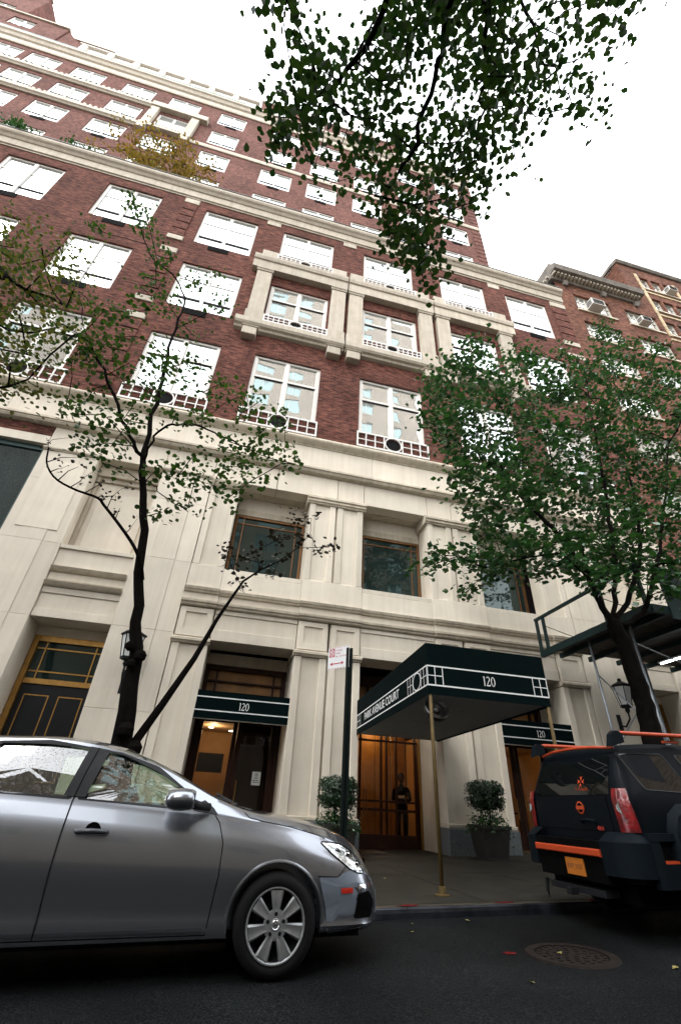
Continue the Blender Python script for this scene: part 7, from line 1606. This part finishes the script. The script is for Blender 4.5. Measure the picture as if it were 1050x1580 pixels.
for s in (-1, 1):
    win = rnd([(.33, 1.25), (.93, 1.225), (.80, 1.60), (.22, 1.60)], .04); win2 = rnd([(1.12, 1.225), (1.95, 1.22), (1.90, 1.60), (1.00, 1.60)], .04); win3 = rnd([(2.05, 1.22), (2.85, 1.19), (2.45, 1.56), (2.0, 1.59)], .04)
    for w_ in (win, win2, win3):
        m2 = MB(); s_side(w_, .004, s, m2); ob("window", m2, TINT, suv)
    m2 = MB()
    c = Vector((.57, 1.42))
    for w_ in (win, win2, win3):
        c = sum((Vector(p) for p in w_), Vector((0, 0)))/len(w_); i0 = len(m2.v); N = len(w_)
        for p in w_:
            v = Vector(p); o_ = v+(v-c).normalized()*.022
            for q, of in ((v, .006), (v+(v-c).normalized()*.01, .009), (o_, .002)): m2.v.append((q.x, s*(ssurf(q.x, q.y)+of), q.y))
        for k in range(N):
            for e in range(2): A_, B_ = i0+k*3, i0+((k+1) % N)*3; m2.f.append((A_+e, A_+e+1, B_+e+1, B_+e)); m2.m.append(0)
    ob("window_seal", m2, PLB, suv)
    # tail light wraps the corner
    tl_ = MB(); zs_ = [.865, .95, 1.05, 1.15, 1.22, 1.255]; cols = 7
    for z in zs_:
        f = (z-.865)/.39; inner = .725-.02*f; 
        for q in range(cols):
            u = q/(cols-1)
            if u < .6: y = inner+(.815-inner)*(u/.6); x = max(0, tailx(z))-.014+.01*(u > .5)
            else: x = max(0, tailx(z))-.008+.012+(.09-.03*f)*(u-.6)/.4; y = ssurf(max(x, .0), z)+.012
            tl_.v.append((x-.004, s*y, z))
    for i in range(len(zs_)-1):
        for q in range(cols-1): tl_.f.append((i*cols+q, i*cols+q+1, (i+1)*cols+q+1, (i+1)*cols+q)); tl_.m.append(0)
    RED = M("lamp_red", (0.13, 0.002, 0.004), .3, coat=.25, noise=.75, nscale=13, bump=1.0, bscale=18)
    tlo = ob("tail_light", tl_, RED, suv, smooth=True)
    m2 = MB(); m2.face([(-.024, s*.755, 1.10), (-.028, s*.80, 1.12), (-.026, s*.822, 1.02), (-.028, s*.762, 1.055)]); ob("reverse_lamp", m2, M("clear_lens", (.45, .5, .5), .2, metal=.6, noise=.5, nscale=60), tlo)
    # corner bumper block with chamfered face, and side extension with slot
    cb = MB()
    cb.prism_z(rnd([(-.19, s*.56), (-.175, s*.76), (-.06, s*.91), (.10, s*.93)], .10, 6)[7:-7]+[(.10, s*.93), (.10, s*.70), (-.02, s*.56), (-.19, s*.56)], .50, .78); autosmooth(ob("bumper_corner", cb, SPB, suv, fix=True), 50)
    m2 = MB(); m2.v = [(-.19, s*.56, .782), (-.17, s*.74, .782), (-.06, s*.90, .782), (.10, s*.93, .782), (.10, s*.86, .865), (.02, s*.84, .865), (-.045, s*.72, .865), (-.05, s*.56, .865)]
    m2.f = [(0,1,6,7), (1,2,5,6), (2,3,4,5)]; m2.m = [0]*3; ob("bumper_step_pad", m2, SPB, suv)
    m2 = MB(); m2.box(.101, .62, min(s*.86, s*.945), max(s*.86, s*.945), .80, .865).box(.101, .22, min(s*.86, s*.94), max(s*.86, s*.94), .42, .799).box(.221, .62, min(s*.86, s*.94), max(s*.86, s*.94), .42, .615); ob("bumper_side", m2, SPB, suv)
    ob("orange_insert", MB().box(.23, .55, min(s*.88, s*.93), max(s*.88, s*.93), .617, .640), ORG, suv)
    ob("bumper_slot", MB().box(.221, .55, min(s*.86, s*.885), max(s*.86, s*.885), .642, .799), SHUT, suv)
    # chunky wheel flare
    fl = MB(); prof = [(.38, .40), (.40, .90), (.47, 1.03), (.62, 1.12), (.95, 1.135), (1.30, 1.12), (1.44, 1.03), (1.51, .90), (1.53, .40)]; inn = [(.51, .40), (.52, .62), (.62, .80), (.78, .87), (.95, .885), (1.12, .87), (1.28, .80), (1.38, .62), (1.40, .40)]
    i = 0; k_ = len(prof)
    for (a, b), (c_, d_) in zip(prof, inn):
        for (x_, z_, y_) in ((a, b, .885), (a+(c_-a)*.18, b+(d_-b)*.12, .985), (c_+(a-c_)*.2, d_+(b-d_)*.2, .99), (c_, d_, .97), (c_, d_, .80)): fl.v.append((x_, s*y_, z_))
    for k in range(k_-1):
        for e in range(4): fl.f.append((k*5+e, k*5+e+1, (k+1)*5+e+1, (k+1)*5+e)); fl.m.append(0)
    o = ob("wheel_flare", fl, SPB, suv, fix=True); autosmooth(o, 60)
    # roof rail : orange bar between black feet
    rx_ = [(x_, s*.735, 1.80+(.012 if .3 < x_ < 2.2 else 0)) for x_ in np.linspace(.20, 2.35, 16)]
    rl = ob("roof_rail", MB().tube(rx_, .024, 10), ORG, suv, smooth=True)
    for fx in (.11, 2.30):
        ob("rail_foot", MB().prism_y([(fx+.0, 1.66), (fx+.20, 1.71), (fx+.20, 1.80), (fx+.16, 1.828), (fx+.10, 1.83), (fx+.05, 1.79)], s*.70 if s > 0 else -.775, .775 if s > 0 else -.70), SPB, rl, fix=True)
    ob("rail_clip", MB().box(.95, 1.15, min(s*.66, s*.70), max(s*.66, s*.70), 1.735, 1.76), ORG, suv)
tyre((.95, -.80, .40), .39, .24, .21, suv, rim='alloy'); tyre((.95, .80, .40), .39, .24, .21, suv, rim='alloy', out=1); tyre((3.45, -.80, .40), .39, .24, .21, suv, rim='alloy'); tyre((3.45, .80, .40), .39, .24, .21, suv, rim='alloy', out=1)
# rear face: window, spoiler strip, orange brow, handle, plate, step
def tail_poly(pts, off, mb):
    mb.face([(tailx(z)-off, y, z) for y, z in pts])
m2 = MB(); zs_ = [1.20, 1.28, 1.36, 1.44, 1.52, 1.58]
for z in zs_:
    w_ = .66-.10*(z-1.2)/.38*.4
    for q in range(9): m2.v.append((tailx(z)-.008, -w_+2*w_*q/8, z))
for i in range(5):
    for q in range(8): m2.f.append((i*9+q, i*9+q+1, i*9+10+q, i*9+9+q)); m2.m.append(0)
ob("rear_window", m2, TINT, suv, smooth=True)
ob("spoiler_brow", MB().tube([(.20, -.70, 1.66), (.165, -.35, 1.69), (.155, 0, 1.70), (.165, .35, 1.69), (.20, .62, 1.66)], .016, 8), ORG, suv, smooth=True)
ob("orange_step_strip", MB().cbox(-.555, .555, -.022, .012, 0, .065), ORG, suv)
o = [c for c in suv.children if c.name.startswith("orange_step_strip")][0]
o.data.transform(Matrix.Rotation(math.pi/2, 4, 'Z').inverted()); o.data.transform(Matrix.Translation((-.195, 0, .645)))
ob("bumper_bar", MB().box(-.17, .05, -.559, .559, .42, .775), SHUT, suv)
ob("tow_bar", MB().box(-.16, 0, -.45, .45, .30, .359).box(-.26, -.17, -.04, .04, .28, .34).tube([(-.10, 0.60, .36), (-.12, .60, .26), (-.11, .60, .17)], [.03, .02, .004], 6), PLB, suv)
ob("underbody", MB().box(.05, 4.1, -.66, .66, .26, .45).tube([(.15, -.35, .30), (-.12, -.35, .28)], .03, 10), SHUT, suv)
ob("spare_crossmember", MB().tube([(.9, -.7, .40), (.9, .7, .40)], .07, 10), SHUT, suv)
# number plate, plain amber with dark digits
npl = ob("number_plate", MB().box(-.186, -.176, -.24, .06, .455, .605), M("plate_amber", (0.42, 0.13, 0.012), .5, noise=.1, nscale=10), suv)
def rtext(s, y, z, size, mat, off, nm="lettering", tilt=True):
    o = text(s, size, (0,0,0), (0,0,0), mat, None, name=nm, ext=.0006)
    x = tailx(z)-off
    # faces -x, reads from +y (left) to -y
    Mx = Matrix(((0, 0, -1, x), (-1, 0, 0, y), (0, 1, 0, z), (0, 0, 0, 1)))
    o.data.transform(Mx); o.parent = suv; return o
DK = M("plate_ink", (0.05, 0.03, 0.03), .6)
rtext("EXP 3157", -.09, .53, .062, DK, .1875)
rtext("4X4", -.42, .885, .058, M("badge_orange_red", (0.55, 0.045, 0.03), .5), .004)
rtext("Ti. Fratelli", -.22, 1.255, .052, ORG, .012)
# round badge: ring with a crossing bar
m2 = MB(); N = 28; c = (-.17, 1.075); ro, ri = .062, .048
for q in range(N):
    t0, t1 = 2*math.pi*q/N, 2*math.pi*(q+1)/N; m2.face([(-.008, c[0]+ro*math.cos(t0), c[1]+ro*math.sin(t0)), (-.008, c[0]+ro*math.cos(t1), c[1]+ro*math.sin(t1)), (-.012, c[0]+ri*math.cos(t1), c[1]+ri*math.sin(t1)), (-.012, c[0]+ri*math.cos(t0), c[1]+ri*math.sin(t0))])
m2.box(-.014, -.006, c[0]-.066, c[0]+.066, c[1]-.018, c[1]+.018); ob("round_badge", m2, ORG, suv)
# eight-pointed cross
m2 = MB(); c = (-.20, 1.335); 
for k in range(4):
    a = k*math.pi/2
    for sgn in (-1, 1):
        pts = [(0.006, a), (.066, a+sgn*.40), (.044, a)]
        m2.face([(tailx(c[1]+r_*math.cos(t_))-.013, c[0]+r_*math.sin(t_), c[1]+r_*math.cos(t_)) for r_, t_ in pts])
ob("cross_sticker", m2, ORG, suv)
ob("tailgate_handle", MB().tube([(-.01, -.17, .925), (-.035, -.16, .955), (-.04, -.27, .960), (-.035, -.37, .955), (-.01, -.38, .925)], [.012, .014, .014, .014, .012], 8), SPB, suv, smooth=True)
m2 = MB(); m2.box(-.006, .002, -.60, .70, .862, .868).box(-.006, .002, -.612, -.606, .80, 1.18).box(-.006, .002, .702, .708, .80, 1.18); ob("tailgate_seam", m2, SHUT, suv)
# pale sticker inside the quarter window
